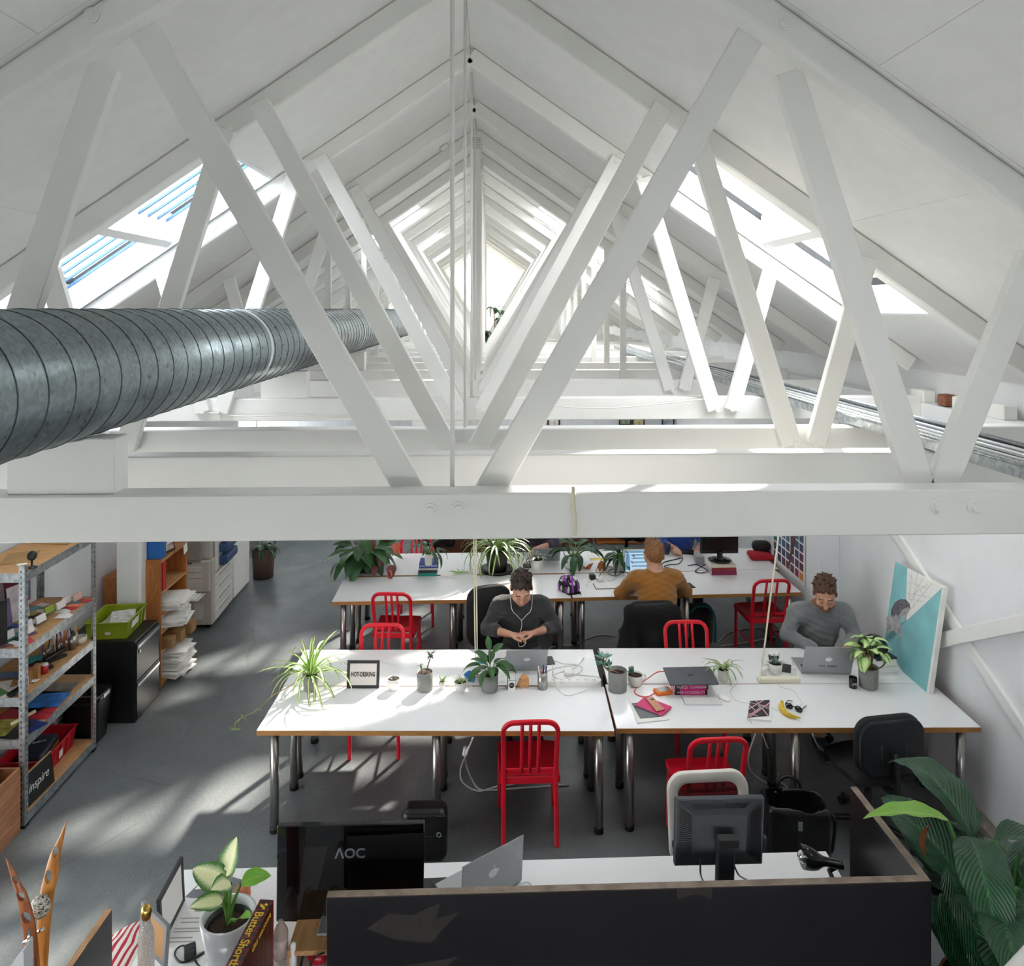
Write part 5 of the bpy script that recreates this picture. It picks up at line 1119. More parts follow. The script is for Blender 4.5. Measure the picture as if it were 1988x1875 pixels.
# ------------------------------------------------------------ far end furniture
BROWN = m_wood('brown_veneer', '6a3f2a', '55301f', 'Z', 1.5)
MB().mm(-.7, .0, 0, .45, 0, .95).obj('brown_cupboard', BROWN, loc=(-.02, 10.6, 0), bevel=.004, label='dark brown wooden cupboard beyond the back row of desks', cat='cupboard')
MB().mm(0, .9, 0, .4, 0, .8).obj('brown_cupboard', BROWN, loc=(.65, 11.3, 0), bevel=.004, label='low brown cupboard left of the far bookcase', cat='cupboard')
fb = thing('far_bookcase', 'low wooden bookcase with rows of books at the far end', 'bookcase', (1.62, 11.4, 0))
for x in (0, .98): MB().mm(x, x+.03, 0, .3, 0, 1.2).obj('side_panel', PINE, fb)
for z in (.03, .35, .68, 1.0, 1.2): MB().mm(.03, .98, 0, .3, z-.02, z).obj('shelf', PINE, fb)
MB().mm(.03, .98, .285, .3, 0, 1.18).obj('back_panel', PINE, fb)
rg = random.Random(9); cl = ['c9b9a0', '7a3b34', 'd8d4cc', '3b4a5a', '6b6f73', 'a8936f', '2f2f33', '8f5a3a']; nm = ['tan', 'brick red', 'off-white', 'slate blue', 'grey', 'straw', 'black', 'brown']
for z in (.35, .68):
    x = 1.66; k = 0
    while x < 2.56:
        w = rg.uniform(.025, .05); c = rg.randrange(8); h = rg.uniform(.2, .28); k += 1
        MB().mm(0, w, .03, .2, 0, h).obj('book', mat('spine_'+cl[c], cl[c], .6, var=0), loc=(x, 11.4, z), label='%s spined book on the %s shelf of the far bookcase' % (nm[c], 'upper' if z > .5 else 'lower'), cat='book', group='books in the far bookcase'); x += w+.004
for k, (x, z) in enumerate(((1.1, 1.7), (2.35, 1.72), (2.58, 1.68), (3.1, 1.6))):
    t = thing('wall_picture', ['small framed picture on the rear partition, first from the left', 'dark framed picture on the rear partition beside its twin', 'dark framed map print on the rear partition', 'framed picture on the rear partition nearest the right wall'][k], 'picture', (x, 12.99, z))
    MB().mm(-.11, .11, -.015, 0, -.14, .14).obj('frame', BLK, t); MB().mm(-.085, .085, -.017, -.015, -.115, .115).obj('print', mat('print_%d' % k, ['d8d4cc', '8a9a86', 'b9b48a', '9aa4b0'][k], .6, var=.4, vs=14), t)
# glass table and stools on chrome legs in the aisle
t = thing('glass_table', 'round glass table with chrome legs far down the aisle', 'table', P(545, 1046, 0)+Vector((0, .15, 0)))
MB().lathe([(0, .44), (.42, .44), (.425, .446), (.42, .452), (0, .452)], 32).obj('glass_top', m_pane('table_glass', (.85, .92, .93, 1), .2), t); r_ = MB(); r_.tube([(.4*math.cos(R(10*k)), .4*math.sin(R(10*k)), .06) for k in range(36)], .01, 6, closed=True); r_.obj('ring', CHROME, t)
for k in range(5): a = R(72*k+50); MB().cyl((.38*math.cos(a), .38*math.sin(a), .0), (.36*math.cos(a), .36*math.sin(a), .44), .012, n=8).obj('leg', CHROME, t)
t = plant('trailing_plant', 'dark wooden planter with trailing plant beside the tall white cabinet', (-3.05, 10.15, 0), .15, .4, mat('dark_wood_pot', '4a3a30', .7), .13); rosette(t, .38, 26, GRN['deep'], .2, .05, (0, 70), 1.8, 'oval', seed=71, petiole=.05)
MB().mm(0, .45, 0, .6, 0, 1.15).obj('white_cabinet', WPL, loc=(-3.62, 9.35, 0.02), bevel=.01, label='tall pale grey cabinet just beyond the photocopier', cat='cabinet')
# far gallery plant
t = plant('umbrella_plant', 'tall umbrella plant up on the far gallery under the ridge', (.12, 16.0, 2.6), .17, .3, BPOT)
for (x, z, n, s_) in ((-.05, 1.02, 8, 11), (.18, .95, 8, 13), (.08, .78, 7, 17), (-.2, .52, 10, 19), (-.28, .4, 8, 23)):
    MB().tube(bez([(0, 0, .25), (x*.3, 0, z*.55), (x, 0, z)], 5), .01, 6).obj('branch', BRN_ST, t); rosette(t, z, n, GRN['deep'], .2, .07, (-30, 40), .6, 'oval', seed=s_, cx=x, petiole=.05, fold=.15)
# photocopier
pc = thing('photocopier', 'grey office photocopier with blue output trays and paper drawers', 'photocopier', (-3.12, 8.5, 0), R(2))
PG = mat('copier_grey', 'b4afa6', .5, var=.02); PW = mat('copier_white', 'd0cfcb', .5, var=.02); PBL = mat('copier_blue', '2f4a70', .45)
MB().mm(-.62, 0, 0, .72, .05, .78).obj('body', PG, pc, bevel=.012); MB().mm(-.6, -.02, .03, .7, .78, 1.1).obj('scanner', PG, pc, bevel=.02, seg=2)
MB().mm(-.44, -.1, -.04, .01, .8, 1.14).tr(Matrix.Rotation(R(4), 4, 'X')).obj('feeder_lid', mat('copier_taupe', '8a847d', .5), pc, bevel=.02, seg=2)
for k in range(4): d_ = MB().mm(-.01, .012, .06, .7, .07+k*.13, .19+k*.13).obj('paper_drawer', PW, pc, bevel=.006); MB().mm(.012, .018, .2, .56, .15+k*.13, .175+k*.13).obj('handle', PG, d_)
MB().mm(-.02, .012, .1, .7, .62, .98).obj('side_panel', PW, pc, bevel=.02)
for k in range(3): MB().mm(-.1, .1, .2, .62, .66+k*.14, .76+k*.14).obj('output_tray', PBL, pc, bevel=.02, seg=2)
MB().mm(-.2, .1, .12, .5, 1.1, 1.14).tr(Matrix.Rotation(0, 4, 'Y')).obj('control_panel', PBL, pc, bevel=.01)
MB().mm(-.42, -.09, -.062, -.05, .5, .73).obj('side_door', mat('copier_light', 'c0bab1', .5), pc, bevel=.004); MB().mm(-.47, -.02, -.05, 0, .44, .785).obj('side_frame', PG, pc, bevel=.008); MB().mm(-.41, -.1, -.064, -.062, .665, .668).mm(-.41, -.1, -.064, -.062, .6, .603).obj('door_seams', INK, pc, kind='stuff')
MB().bar((-.24, -.02, .42), (-.24, -.3, .44), .36, .012, up=(0, 0, 1)).obj('bypass_tray', PW, pc, bevel=.004); MB().bar((-.24, -.05, .432), (-.24, -.27, .447), .27, .008, up=(0, 0, 1)).obj('paper', PAPER, pc)
v_ = MB()
for k in range(10): v_.mm(-.45+k*.025, -.435+k*.025, -.052, -.05, .755, .775)
v_.obj('vent_slots', INK, pc, kind='stuff'); MB().mm(-.2, -.1, -.003, .003, .12, .3).obj('door_handle', PW, pc)
for x in (-.55, -.06): MB().cyl((x-.015, .06, .028), (x+.015, .06, .028), .028, n=12).obj('caster', BLK, pc)
# ------------------------------------------------------------ things on the bookcase and cabinet
for k, (c, lab) in enumerate((('2266b0', 'blue ring binder standing on top of the wooden bookcase'), ('2a75c0', 'second blue binder behind the certificate on the wooden bookcase'))):
    MB().mm(-.26, .0, 0, .06, 0, .31).obj('binder', mat('blue_card', c, .5), loc=(-3.15, 7.24+.07*k, 1.201), bevel=.003, label=lab, cat='binder')
t, M = pic_frame('certificate_frame', 'black framed white certificate leaning on the wooden bookcase', Vector((-3.2, 7.38, 1.203)), (.25, .97, 0), (-.2, 0, 1), .2, .25, .02, FRB)
MB().lathe([(0, 0), (.03, 0), (.03, .001), (0, .001)], 20, M=M @ Matrix.Translation((.06, .1, -.0075+.006+.006))).obj('seal', INK, t); text('lettering', 'certificate', .02, INK, t, M @ Matrix.Translation((.11, .17, .0055)))
t = thing('letter_rack', 'copper wire rack in front of the certificate', 'rack', (-3.13, 7.42, 1.201), R(84)); COP = mat('copper_wire', 'b5705a', .3, .9)
for k in range(9): MB().tube(bez([(.02*k, -.03, 0), (.02*k, -.03, .09), (.02*k, .03, .09), (.02*k, .03, 0)], 3), .002, 5).obj('wire', COP, t)
MB().mm(-.28, .006, 0, .07, 0, .27).obj('binder', mat('red_card', 'c4202a', .5), loc=(-3.14, 7.26, .901), bevel=.003, label='red lever arch binder in the bookcase', cat='binder')
rg = random.Random(12)
for z0, n, lab in ((.031, 22, 'thick stack of loose white paper at the bottom of the bookcase'), (.521, 7, 'stack of white paper slumped on the middle shelf'), (.681, 6, 'white paper ream spilling off the upper shelf')):
    t = thing('paper_stack', lab, 'paper', (-3.14, 7.5, z0), R(rg.uniform(-3, 3))); z = 0; th = .3/n if n > 10 else .016
    for k in range(n):
        h = th*rg.uniform(.6, 1); MB().box((rg.uniform(-.01, .05), rg.uniform(-.02, .02), z+h/2), (.24, .32, h), rz=rg.uniform(-.25, .25), rx=rg.uniform(-.03, .03) if n > 10 else 0).obj('ream', PAPER, t); z += h+.0005
for k, (y, s_) in enumerate(((7.28, .1), (7.42, .11), (7.6, .13))): MB().mm(-.2, .04+.03*k, 0, s_, 0, .09+.01*k).obj('cardboard_box', mat('kraft_card', '9a7748', .7), loc=(-3.1, y, .341), bevel=.002, label=['small kraft box in the bookcase, first of three', 'kraft box in the bookcase, middle of three', 'largest kraft box jutting from the bookcase'][k], cat='box')
for k, (y, z) in enumerate(((7.81, 1.15), (7.81, .66), (7.81, .5))): MB().box((0, 0, 0), (.002, .09, .09), rx=.2).obj('shelf_label', PAPER, loc=(-3.122, y-.05, z), label=['white paper tag at the top of the bookcase edge', 'white paper tag on the middle shelf edge of the bookcase', 'white paper tag hanging lower on the bookcase edge'][k], cat='label')
def crate(name, label, loc, rz, w, d, h, m, th=.005):
    t = thing(name, label, 'crate', loc, rz); b = MB(); k = 1.0; i = .93
    def ringv(s_, z, e=0): return [Vector((x*(w/2*s_+e), y*(d/2*s_+e), z)) for x, y in ((-1, -1), (1, -1), (1, 1), (-1, 1))]
    R0 = [ringv(.9, 0), ringv(1, h), ringv(1, h, .012), ringv(1, h+.006, .012), ringv(1, h+.006, -th), ringv(.9, th, -th)]
    vs = [v for r_ in R0 for v in r_]; fs = [(3, 2, 1, 0), (20, 21, 22, 23)]
    for j in range(5):
        for q in range(4): fs.append((j*4+q, j*4+(q+1) % 4, j*4+4+(q+1) % 4, j*4+4+q))
    b.add(vs, fs); b.obj('tub', m, t, bevel=.003)
    for sx in (-1, 1):
        for k in range(5):
            y = (-.5+(k+.5)/5)*d*.9; MB().bar((sx*(w/2*.9+.003), y, .01), (sx*(w/2+.004), y, h-.004), .012, .012, up=(sx, 0, 0)).obj('rib', m, t)
    return t
GC = mat('lime_plastic', '8a9a1c', .4); RCR = mat('red_plastic', 'c0142c', .4)
t = crate('green_crate', 'lime green plastic crate of papers on the black filing cabinet', (-3.36, 6.83, .711), R(4), .36, .42, .15, GC); MB().box((.184, -.06, .1), (.002, .15, .06), ry=.1).obj('paper_label', PAPER, t)
for k in range(3): MB().box((-.02+.03*k, -.05+.06*k, .06+.012*k), (.2, .26, .02), rz=.3*k-.2, rx=.08).obj('paper_bundle', mat('newsprint_%d' % k, ['cfcac4', 'a79f95', 'd8d4d0'][k], .7, var=.3, vs=20), loc=(-3.37, 6.82, .72), label=['folded newsprint bundle in the lime green crate', 'grey leaflet bundle in the lime green crate', 'white envelope bundle in the lime green crate'][k], cat='paper')
# trash bin
t = thing('waste_bin', 'black plastic waste bin with hinged lid in front of the filing cabinet', 'bin', (-3.37, 6.36, 0)); MB().add([Vector((x*(.12 if z == 0 else .15), y*(.09 if z == 0 else .12), z)) for z in (0, .36) for x, y in ((-1, -1), (1, -1), (1, 1), (-1, 1))], [(3, 2, 1, 0), (4, 5, 6, 7), (0, 1, 5, 4), (1, 2, 6, 5), (2, 3, 7, 6), (3, 0, 4, 7)]).obj('bucket', BLK, t, bevel=.02, seg=2)
SDF(.009).rbox((0, 0, .385), (.32, .26, .06), .028, .02).mesh('lid', mat('gloss_lid', '17181b', .15), t); MB().mm(.145, .163, -.05, .05, .37, .4).obj('latch', SIL, t)
# ------------------------------------------------------------ things on the metal shelf
sx0 = -3.45
wb = thing('webcam', 'small black round webcam standing on the top metal shelf', 'camera', P(62, 1102, SZ[0]+.001)); MB().lathe([(0, 0), (.036, 0), (.036, .006), (.012, .014), (.007, .02), (.007, .06), (0, .06)], 20).obj('stand', BLK, wb); MB().lathe([(0, -.018), (.03, -.014), (.035, 0), (.03, .012), (.012, .016), (0, .014)], 22, (0, 0, .085), M=Matrix.Rotation(R(80), 4, 'X') @ Matrix.Rotation(R(-10), 4, 'Y')).obj('head', BLK, wb)
KR = mat('kraft_card', '9a7748', .7)
MB().box((0, 0, .002), (.2, .28, .003), rz=.3).obj('cardboard_sheet', KR, loc=(-3.47, 5.62, SZ[0]+.001), label='flat brown cardboard sheet beside the webcam', cat='cardboard')
MB().box((0, 0, .002), (.3, .22, .003), rz=-.1).obj('cardboard_sheet', KR, loc=(-3.43, 6.05, SZ[0]+.001), label='brown cardboard sheet under the box on the top shelf', cat='cardboard')
MB().mm(-.09, .09, -.08, .08, 0, .12).obj('cardboard_box', KR, loc=(-3.43, 6.08, SZ[0]+.006), bevel=.002, label='small brown cardboard box at the back of the top shelf', cat='box')
MB().tube(bez([(-3.66, 5.5, SZ[0]+.005), (-3.56, 5.48, SZ[0]+.02), (-3.46, 5.38, SZ[0]+.004)], 6), .003, 6).obj('white_cable', WIRE, label='white cable trailing on the top metal shelf', cat='cable')
slab('card', 'white card tag beside the webcam on the top shelf', 'card', [(30, 1095), (50, 1091), (55, 1094), (36, 1098)], SZ[0], .002, PAPER, 0)
rg = random.Random(33); CC = [('e6e4e0', 'white'), ('3a8f78', 'green'), ('c4343c', 'red'), ('2b4f8f', 'blue'), ('2a2a30', 'black'), ('b8b060', 'olive'), ('7a4a6a', 'plum'), ('d8d8dc', 'pale grey'), ('e07a60', 'coral'), ('6aa0a8', 'teal')]
for k in range(46):
    c, n = CC[rg.choice([0, 0, 0, 1, 2, 3, 4, 5, 6, 7, 7, 8, 9])]; y = 5.33+.85*((k*.618) % 1); x = -3.62+.36*((k*.37+.1*rg.random()) % 1)
    MB().box((0, 0, 0), (rg.uniform(.05, .075), rg.uniform(.085, .12), .0012)).obj('business_card', mat('card_'+c, c, .5, var=.15, vs=60), loc=(x, y, SZ[1]+.001+.0013*(k % 5)), rot=(0, 0, rg.uniform(-.5, .5)+1.2), label='%s card lying among others on the upper metal shelf' % n, cat='card', group='cards on the upper metal shelf')
ACR = m_pane('clear_acrylic', (.93, .95, .96, 1), .12)
for k, (y, x, c, h) in enumerate(((5.42, -3.42, 'e8e8e6', .055), (5.5, -3.33, 'e9e6e0', .05), (5.6, -3.4, 'dfe3e8', .05), (5.7, -3.36, 'e6e6e2', .055), (5.88, -3.4, '9fb43a', .05), (5.96, -3.36, 'e7e5e0', .055), (6.06, -3.37, 'e4e2de', .055), (6.12, -3.32, 'e0b8ae', .055))):
    t = thing('card_stand', ['stand of white cards nearest the front post, back one', 'stand of white cards nearest the front post', 'stand of pale blue-grey cards on the upper shelf', 'stand of white cards in the middle of the upper shelf', 'stand of green and white cards on the upper shelf', 'stand of white cards beside the green ones', 'second last stand of white cards on the upper shelf', 'stand of pinkish cards at the far end of the upper shelf'][k], 'card stand', (x, y, SZ[1]+.001), R(80), 'card stands on the upper shelf')
    MB().box((0, 0, .012), (.095, .03, .02)).obj('holder', ACR, t); MB().box((0, .004, .012+h/2), (.09, .012, h), rx=-.25).obj('cards', mat('card_'+c, c, .5, var=.1), t)
for k, (y, x, w, h, c1, c2, lab) in enumerate(((5.62, -3.6, .15, .2, '6f6486', '453f5c', 'purple and white brochure standing on the upper shelf'), (5.78, -3.58, .16, .26, 'd8cfd4', '8c5a6a', 'tall pale printed leaflet standing on the upper shelf'), (5.83, -3.63, .16, .29, '7a2436', '3a1e28', 'dark red leaflet behind the tall pale one'), (6.02, -3.69, .17, .3, '8f3f8a', '4aa0a0', 'magenta flower poster on the wall above the upper shelf'), (5.5, -3.62, .13, .24, '23284a', '2b2f55', 'dark navy brochure behind the front shelf post'))):
    t = thing('brochure', lab, 'brochure', (x, y, SZ[1]+.002+(.03 if k == 3 else 0)), R(70 if k != 3 else 88)); MB().box((0, 0, h/2), (w, .004, h), rx=-.16 if k != 3 else 0).obj('sheet', mat('brochure_'+c1, c1, .5, var=.25, vs=9), t)
    MB().box((0, -.0035+(.0 if k != 3 else 0)+h*.12*0, h*.3), (w*.8, .003, h*.35), rx=-.16 if k != 3 else 0).obj('printed_area', mat('brochure_'+c2, c2, .5, var=.5, vs=24), t)
t = thing('black_sign', 'black sign with white handwriting at the near end of the upper shelf', 'sign', (-3.52, 5.28, SZ[1]+.001), R(38)); MB().box((0, 0, .15), (.3, .012, .3), rx=-.1).obj('board', mat('chalkboard', '18191b', .7), t)
for k, s_ in enumerate(('...etc', 'business card', "if it's already", 'in the NZTO')): text('lettering', s_, .036, PAPER, t, Matrix.Rotation(-.1, 4, 'X') @ frameM((0, -.0075, .245-.055*k), (1, 0, 0), (0, 0, 1)), shear=.25)
# shelf three
z3 = SZ[2]+.001
t = thing('stapler', 'black stapler on the third metal shelf', 'stapler', (-3.34, 5.84, z3), R(62)); MB().mm(-.09, .09, -.02, .02, 0, .018).obj('base', BLK, t, bevel=.006); MB().bar((-.085, 0, .03), (.09, 0, .062), .036, .03, up=(0, 0, 1)).obj('arm', BLK, t, bevel=.01, seg=2)
t = thing('calculator', 'black desk calculator with pale keys on the third metal shelf', 'calculator', (-3.37, 5.68, z3), R(70)); MB().bar((0, -.08, .014), (0, .08, .03), .13, .022, up=(0, 0, 1)).obj('body', BLK, t, bevel=.004)
for r in range(4):
    for c in range(5): MB().box((-.045+c*.022, -.055+r*.024, .028+r*.0024), (.015, .015, .005)).obj('key', mat('grey_key', '8a8f98', .5, var=0), t)
for k, (x, y, r_, h, m, lab) in enumerate(((-3.42, 5.86, .035, .095, ACR, 'clear pen cup on the third shelf, left one'), (-3.38, 5.94, .035, .095, ACR, 'clear pen cup on the third shelf, middle one'), (-3.36, 6.0, .035, .1, ACR, 'clear pen cup on the third shelf, right one'), (-3.31, 6.03, .026, .11, STEEL, 'steel pen cup on the third shelf, front one'), (-3.33, 6.09, .026, .11, STEEL, 'steel pen cup on the third shelf, back one'))):
    t = thing('pen_cup', lab, 'pen cup', (x, y, z3)); MB().lathe([(0, 0), (r_, 0), (r_*1.08, h), (r_, h), (r_*.92, .004), (0, .004)], 18).obj('cup', m, t)
    for q in range(3):
        c, n = [('1d1d20', 'black'), ('c4343c', 'red'), ('e0a030', 'amber'), ('e6e4e0', 'white'), ('2a6fb0', 'blue')][(k+q*2) % 5]; a = 2.1*q+k
        MB().cyl((x+.012*math.cos(a), y+.012*math.sin(a), z3+.006), (x+.03*math.cos(a), y+.03*math.sin(a), z3+.15+.01*q), .005, n=7).obj('pen', mat('pen_'+n, c, .4), label='%s pen in the %s' % (n, lab.split(' on the')[0]+lab.split('shelf')[1]), cat='pen')
MB().lathe([(.035, 0), (.045, 0), (.045, .05), (.035, .05), (.035, 0)], 24).obj('tape_roll', mat('masking_tape', 'd8d2c0', .6), loc=(-3.31, 6.15, z3), label='roll of pale tape at the far end of the third shelf', cat='tape')
for k, (y, x) in enumerate(((5.5, -3.33), (5.56, -3.31))): MB().mm(-.018, .018, -.03, .03, 0, .1).obj('wooden_block', m_wood('block_wood', 'b5854f', '94683a', 'Z', 2), loc=(x, y, z3), rot=(0, 0, .2), bevel=.002, label=['upright wooden block on the third shelf, nearer the post', 'upright wooden block on the third shelf, beside the red tin'][k], cat='block')
t = thing('red_tin', 'small red tin with white top on the third shelf', 'tin', (-3.3, 5.64, z3)); MB().lathe([(0, 0), (.026, 0), (.026, .06), (0, .06)], 18).obj('body', mat('red_tin', 'b5202c', .4), t); MB().lathe([(.0262, .06), (.024, .07), (0, .07)], 18).obj('lid', WPL, t)
MB().box((0, 0, .015), (.1, .16, .03), rz=.3).obj('green_case', mat('teal_felt', '2f8a86', .8), loc=(-3.48, 5.8, z3), bevel=.01, label='soft teal case behind the stapler on the third shelf', cat='case')
for k, (x, y, w, d, c, lab) in enumerate(((-3.5, 5.42, .15, .2, 'e4e4e2', 'large white sheet on the third shelf behind the front post'), (-3.38, 5.36, .12, .14, 'e4e2de', 'white square card on the third shelf at the near end'), (-3.45, 5.34, .1, .12, '4f8a4a', 'green and white sticker sheet on the third shelf'), (-3.31, 5.52, .05, .08, 'e8e6e2', 'small white card by the wooden blocks'), (-3.5, 5.6, .1, .22, '5a6a8a', 'blue patterned postcard strip on the third shelf'))):
    MB().box((0, 0, .001), (w, d, .002), rz=.4+k*.3).obj('card', mat('sheet_'+c, c, .6, var=.2, vs=30), loc=(x, y, z3+.0022*k), label=lab, cat='card')
MB().bar((-.05, 0, .015), (.05, 0, .03), .05, .02, up=(0, 0, 1)).obj('hole_punch', BLK, loc=(-3.32, 5.33, z3), rot=(0, 0, 1.2), bevel=.006, label='small black hole punch at the near end of the third shelf', cat='hole punch')
MB().mm(-.03, .03, -.02, .02, 0, .06).obj('small_box', mat('card_d8d8dc', 'd8d8dc', .5), loc=(-3.33, 5.44, z3), rot=(0, 0, .4), bevel=.002, label='small pale box on the third shelf behind the post', cat='box')
# shelf four: magazines
z4 = SZ[3]+.001
for k, (x, y, c, r_, lab, dz) in enumerate(((-3.42, 5.98, '7a7468', .25, 'grey and tan leaflet at the far end of the magazine shelf', 0), (-3.42, 5.84, '1c1d20', .1, 'black magazine on the magazine shelf, far pile', 0), (-3.38, 5.8, '1f6fc0', .25, 'blue and white magazine on top of the far pile', .008), (-3.45, 5.76, '2b2b2e', -.2, 'dark photo magazine under the blue one', .004), (-3.37, 5.64, 'c0303a', .3, 'red and white magazine on the magazine shelf', .0), (-3.47, 5.6, 'b02a3c', -.1, 'folded red leaflet on the magazine shelf', .004), (-3.52, 5.42, 'a8a04a', .2, 'olive yellow magazine at the near end', .012), (-3.42, 5.4, '2a2d31', .1, 'black patterned magazine under the olive one', .006), (-3.35, 5.44, '1f2f6a', -.2, 'navy magazine leaning over the near shelf edge', .002), (-3.5, 5.38, 'd8d6d0', .35, 'white magazine lowest at the near end', 0))):
    MB().box((0, 0, .002), (.21, .27, .004)).obj('magazine', mat('mag_'+c, c, .4, var=.5, vs=14), loc=(x, y, z4+dz), rot=(0, 0, r_+1.4), label=lab, cat='magazine')
MB().cyl((-.09, 0, .012), (.09, 0, .012), .012).obj('paper_roll', mat('cream_paper', 'd9cfae', .7), loc=(-3.38, 5.52, z4+.018), rot=(0, 0, 1.2), label='rolled cream paper on the magazine shelf', cat='paper roll')
# bottom shelf
z5 = SZ[4]+.001
t = crate('red_crate', 'red plastic crate holding a navy and yellow packet on the bottom shelf', (-3.5, 5.9, z5), R(3), .33, .5, .15, RCR); MB().box((.178, -.02, .08), (.002, .05, .06), ry=.08).obj('paper_label', PAPER, t)
s = SDF(.01); s.rbox((0, 0, .05), (.2, .3, .1), .03, .02); o = s.mesh('packet', [mat('navy_plastic', '1c2433', .5), mat('yellow_plastic', 'c99a1c', .5)], mfn=lambda c: (c[:, 2] < .055).astype(int), label='navy and yellow packet lying in the red crate', cat='packet'); o.location = (-3.5, 5.89, z5+.05); o.rotation_euler = (.08, 0, .1)
text('lettering', 'bubble', .035, mat('pale_print', 'c9cdd2', .5, var=0), o, Matrix.Translation((0, .04, .1012)) @ Matrix.Rotation(.3, 4, 'Z'))
t = thing('chalk_sign', 'small blackboard sign reading inspire on the bottom shelf', 'sign', (-3.255, 5.5, z5), R(88)); MB().box((0, .013, .11), (.34, .014, .22), rx=-.12).obj('board', mat('chalkboard', '18191b', .7), t, bevel=.001); MB().box((0, .026, .222), (.34, .015, .006), rx=-.12).obj('wood_edge', mat('pale_wood', 'c49a6a', .6), t)
text('lettering', 'inspire', .085, PAPER, t, Matrix.Translation((0, .013, .11)) @ Matrix.Rotation(-.12, 4, 'X') @ frameM((0, -.008, 0), (1, 0, 0), (0, 0, 1)), shear=.35, bold=-.0005)
# ------------------------------------------------------------ bench box and patterned stools
def m_swirl(name, sc_=8, di_=9, ty='RINGS'):
    q = NT(name); v = q.coord(scale=(1, 1, 1)); w = q.n('ShaderNodeTexWave', wave_type=ty); w.inputs['Scale'].default_value = sc_; w.inputs['Distortion'].default_value = di_; w.inputs['Detail'].default_value = .6; q.l(v, w.inputs['Vector'])
    q.l(q.ramp(w.outputs['Fac'], [(.60, 'cfc9bd'), (.63, 'a01632')]), q.b.inputs['Base Color']); q.b.inputs['Roughness'].default_value = .85; return q.m
SWIRL = m_swirl('red_swirl_fabric')
bb = thing('bench_box', 'plywood bench box at the left edge beside the metal shelf', 'bench', (-3.24, 4.2, 0)); OAK = m_wood('oak_ply', 'b5805a', '9a6646', 'Y', 1.2)
MB().mm(-.02, 0, 0, 1.06, 0, .44).obj('front_panel', OAK, bb, bevel=.002); MB().mm(-.5, -.02, 1.04, 1.06, 0, .44).obj('side_panel', OAK, bb); MB().mm(-.5, -.02, 0, .02, 0, .44).obj('side_panel', OAK, bb); MB().mm(-.5, -.02, .02, 1.04, .2, .22).obj('base', OAK, bb)
t = thing('patterned_cushion', 'white cushion with red leaf pattern sitting in the plywood bench box', 'cushion', (-3.5, 4.95, .222))
s = SDF(.012); s.rbox((0, 0, .16), (.4, .48, .32), .09, .04); s.mesh('pad', SWIRL, t)
t = thing('patterned_stool', 'round white stool with wavy red stripes behind the gold-capped bottle', 'stool', (-1.72, 3.72, 0)); MB().lathe([(0, 0), (.22, 0), (.23, .02), (.23, .4), (.21, .45), (.15, .47), (0, .475)], 30).obj('seat', m_swirl('red_wavy_fabric', 9, 3.5, 'BANDS'), t)
# ------------------------------------------------------------ people
def m_skin(name, c, blush):
    q = NT(name); v = q.coord(); q.l(q.ramp(q.noise(v, 9, 3), [(.3, blush), (.65, c)]), q.b.inputs['Base Color']); q.b.inputs['Roughness'].default_value = .55
    q.b.inputs['Subsurface Weight'].default_value = .08; q.b.inputs['Subsurface Radius'].default_value = (.02, .008, .004); return q.m
SKIN = m_skin('skin', 'd3a48b', 'c08a72'); LIP = mat('lips', 'b06a60', .5, var=0)
def m_hair(name, c1, c2):
    q = NT(name); v = q.coord(scale=(1, 1, .35)); n = q.noise(v, 120, 3, .6); q.l(q.ramp(n, [(.35, c2), (.65, c1)]), q.b.inputs['Base Color']); q.b.inputs['Roughness'].default_value = .5; q.bump(n, .8, .01); return q.m
def m_knit(name, c, sc=700, rough=.9, var=.12, sheen=.3):
    q = NT(name); v = q.coord(); k = lin(c); n = q.noise(v, 6, 4); f = q.noise(v, sc, 1)
    q.l(q.ramp(q.mix(.35, n, f), [(.3, tuple(x*(1-var*2) for x in k[:3])+(1,)), (.7, tuple(min(1, x*(1+var)) for x in k[:3])+(1,))]), q.b.inputs['Base Color'])
    q.b.inputs['Roughness'].default_value = rough; q.b.inputs['Sheen Weight'].default_value = sheen; q.bump(q.mix(.5, q.noise(q.coord(scale=(1, 1, 2.2)), 11, 3, .6, .8), f), .5, .02); return q.m
V3 = lambda *a: np.array(a, float)
def lerp(a, b, t): return a+(b-a)*t
def hand(s, w, d, n, size=1.0, curl=.5, side=1):
    """w wrist, d finger direction, n palm normal (towards what is held)"""
    d = d/np.linalg.norm(d); n = n-d*np.dot(n, d); n /= np.linalg.norm(n); x = np.cross(d, n)*side
    pc = w+d*.05*size
    for k in (-.028, -.009, .01, .027): s.cone(w+x*k*.55*size, w+d*.088*size+x*k*size, .015*size, .0125*size, .01)
    L = (.066, .078, .084, .076); Ls = (L[0], L[2], L[1], L[3])
    for k, (o, l) in enumerate(zip((-.03, -.0105, .0095, .029), (.062, .076, .082, .074))):
        p = w+d*.09*size+x*o*size; a = .25*curl+.1*k*curl; dd = d
        for seg, fr in enumerate((.45, .31, .24)):
            ang = curl*(.5+.55*seg)+.05*k
            dd = d*math.cos(ang)+n*math.sin(ang); e = p+dd*l*fr*size+x*o*.06
            s.cone(p, e, (.0092-.0009*seg)*size, (.0086-.0009*seg)*size, .004); p = e
    p = w+d*.022*size-x*.024*size*(-1)*(-1); t1 = p-x*.024*size+d*.028*size+n*.012*size; t2 = t1+d*.03*size+n*.014*size-x*.004*size; t3 = t2+d*.024*size+n*.01*size+x*.004
    s.cone(p, t1, .016*size, .0125*size, .012); s.cone(t1, t2, .0115*size, .0105*size, .006); s.cone(t2, t3, .0102*size, .008*size, .005)
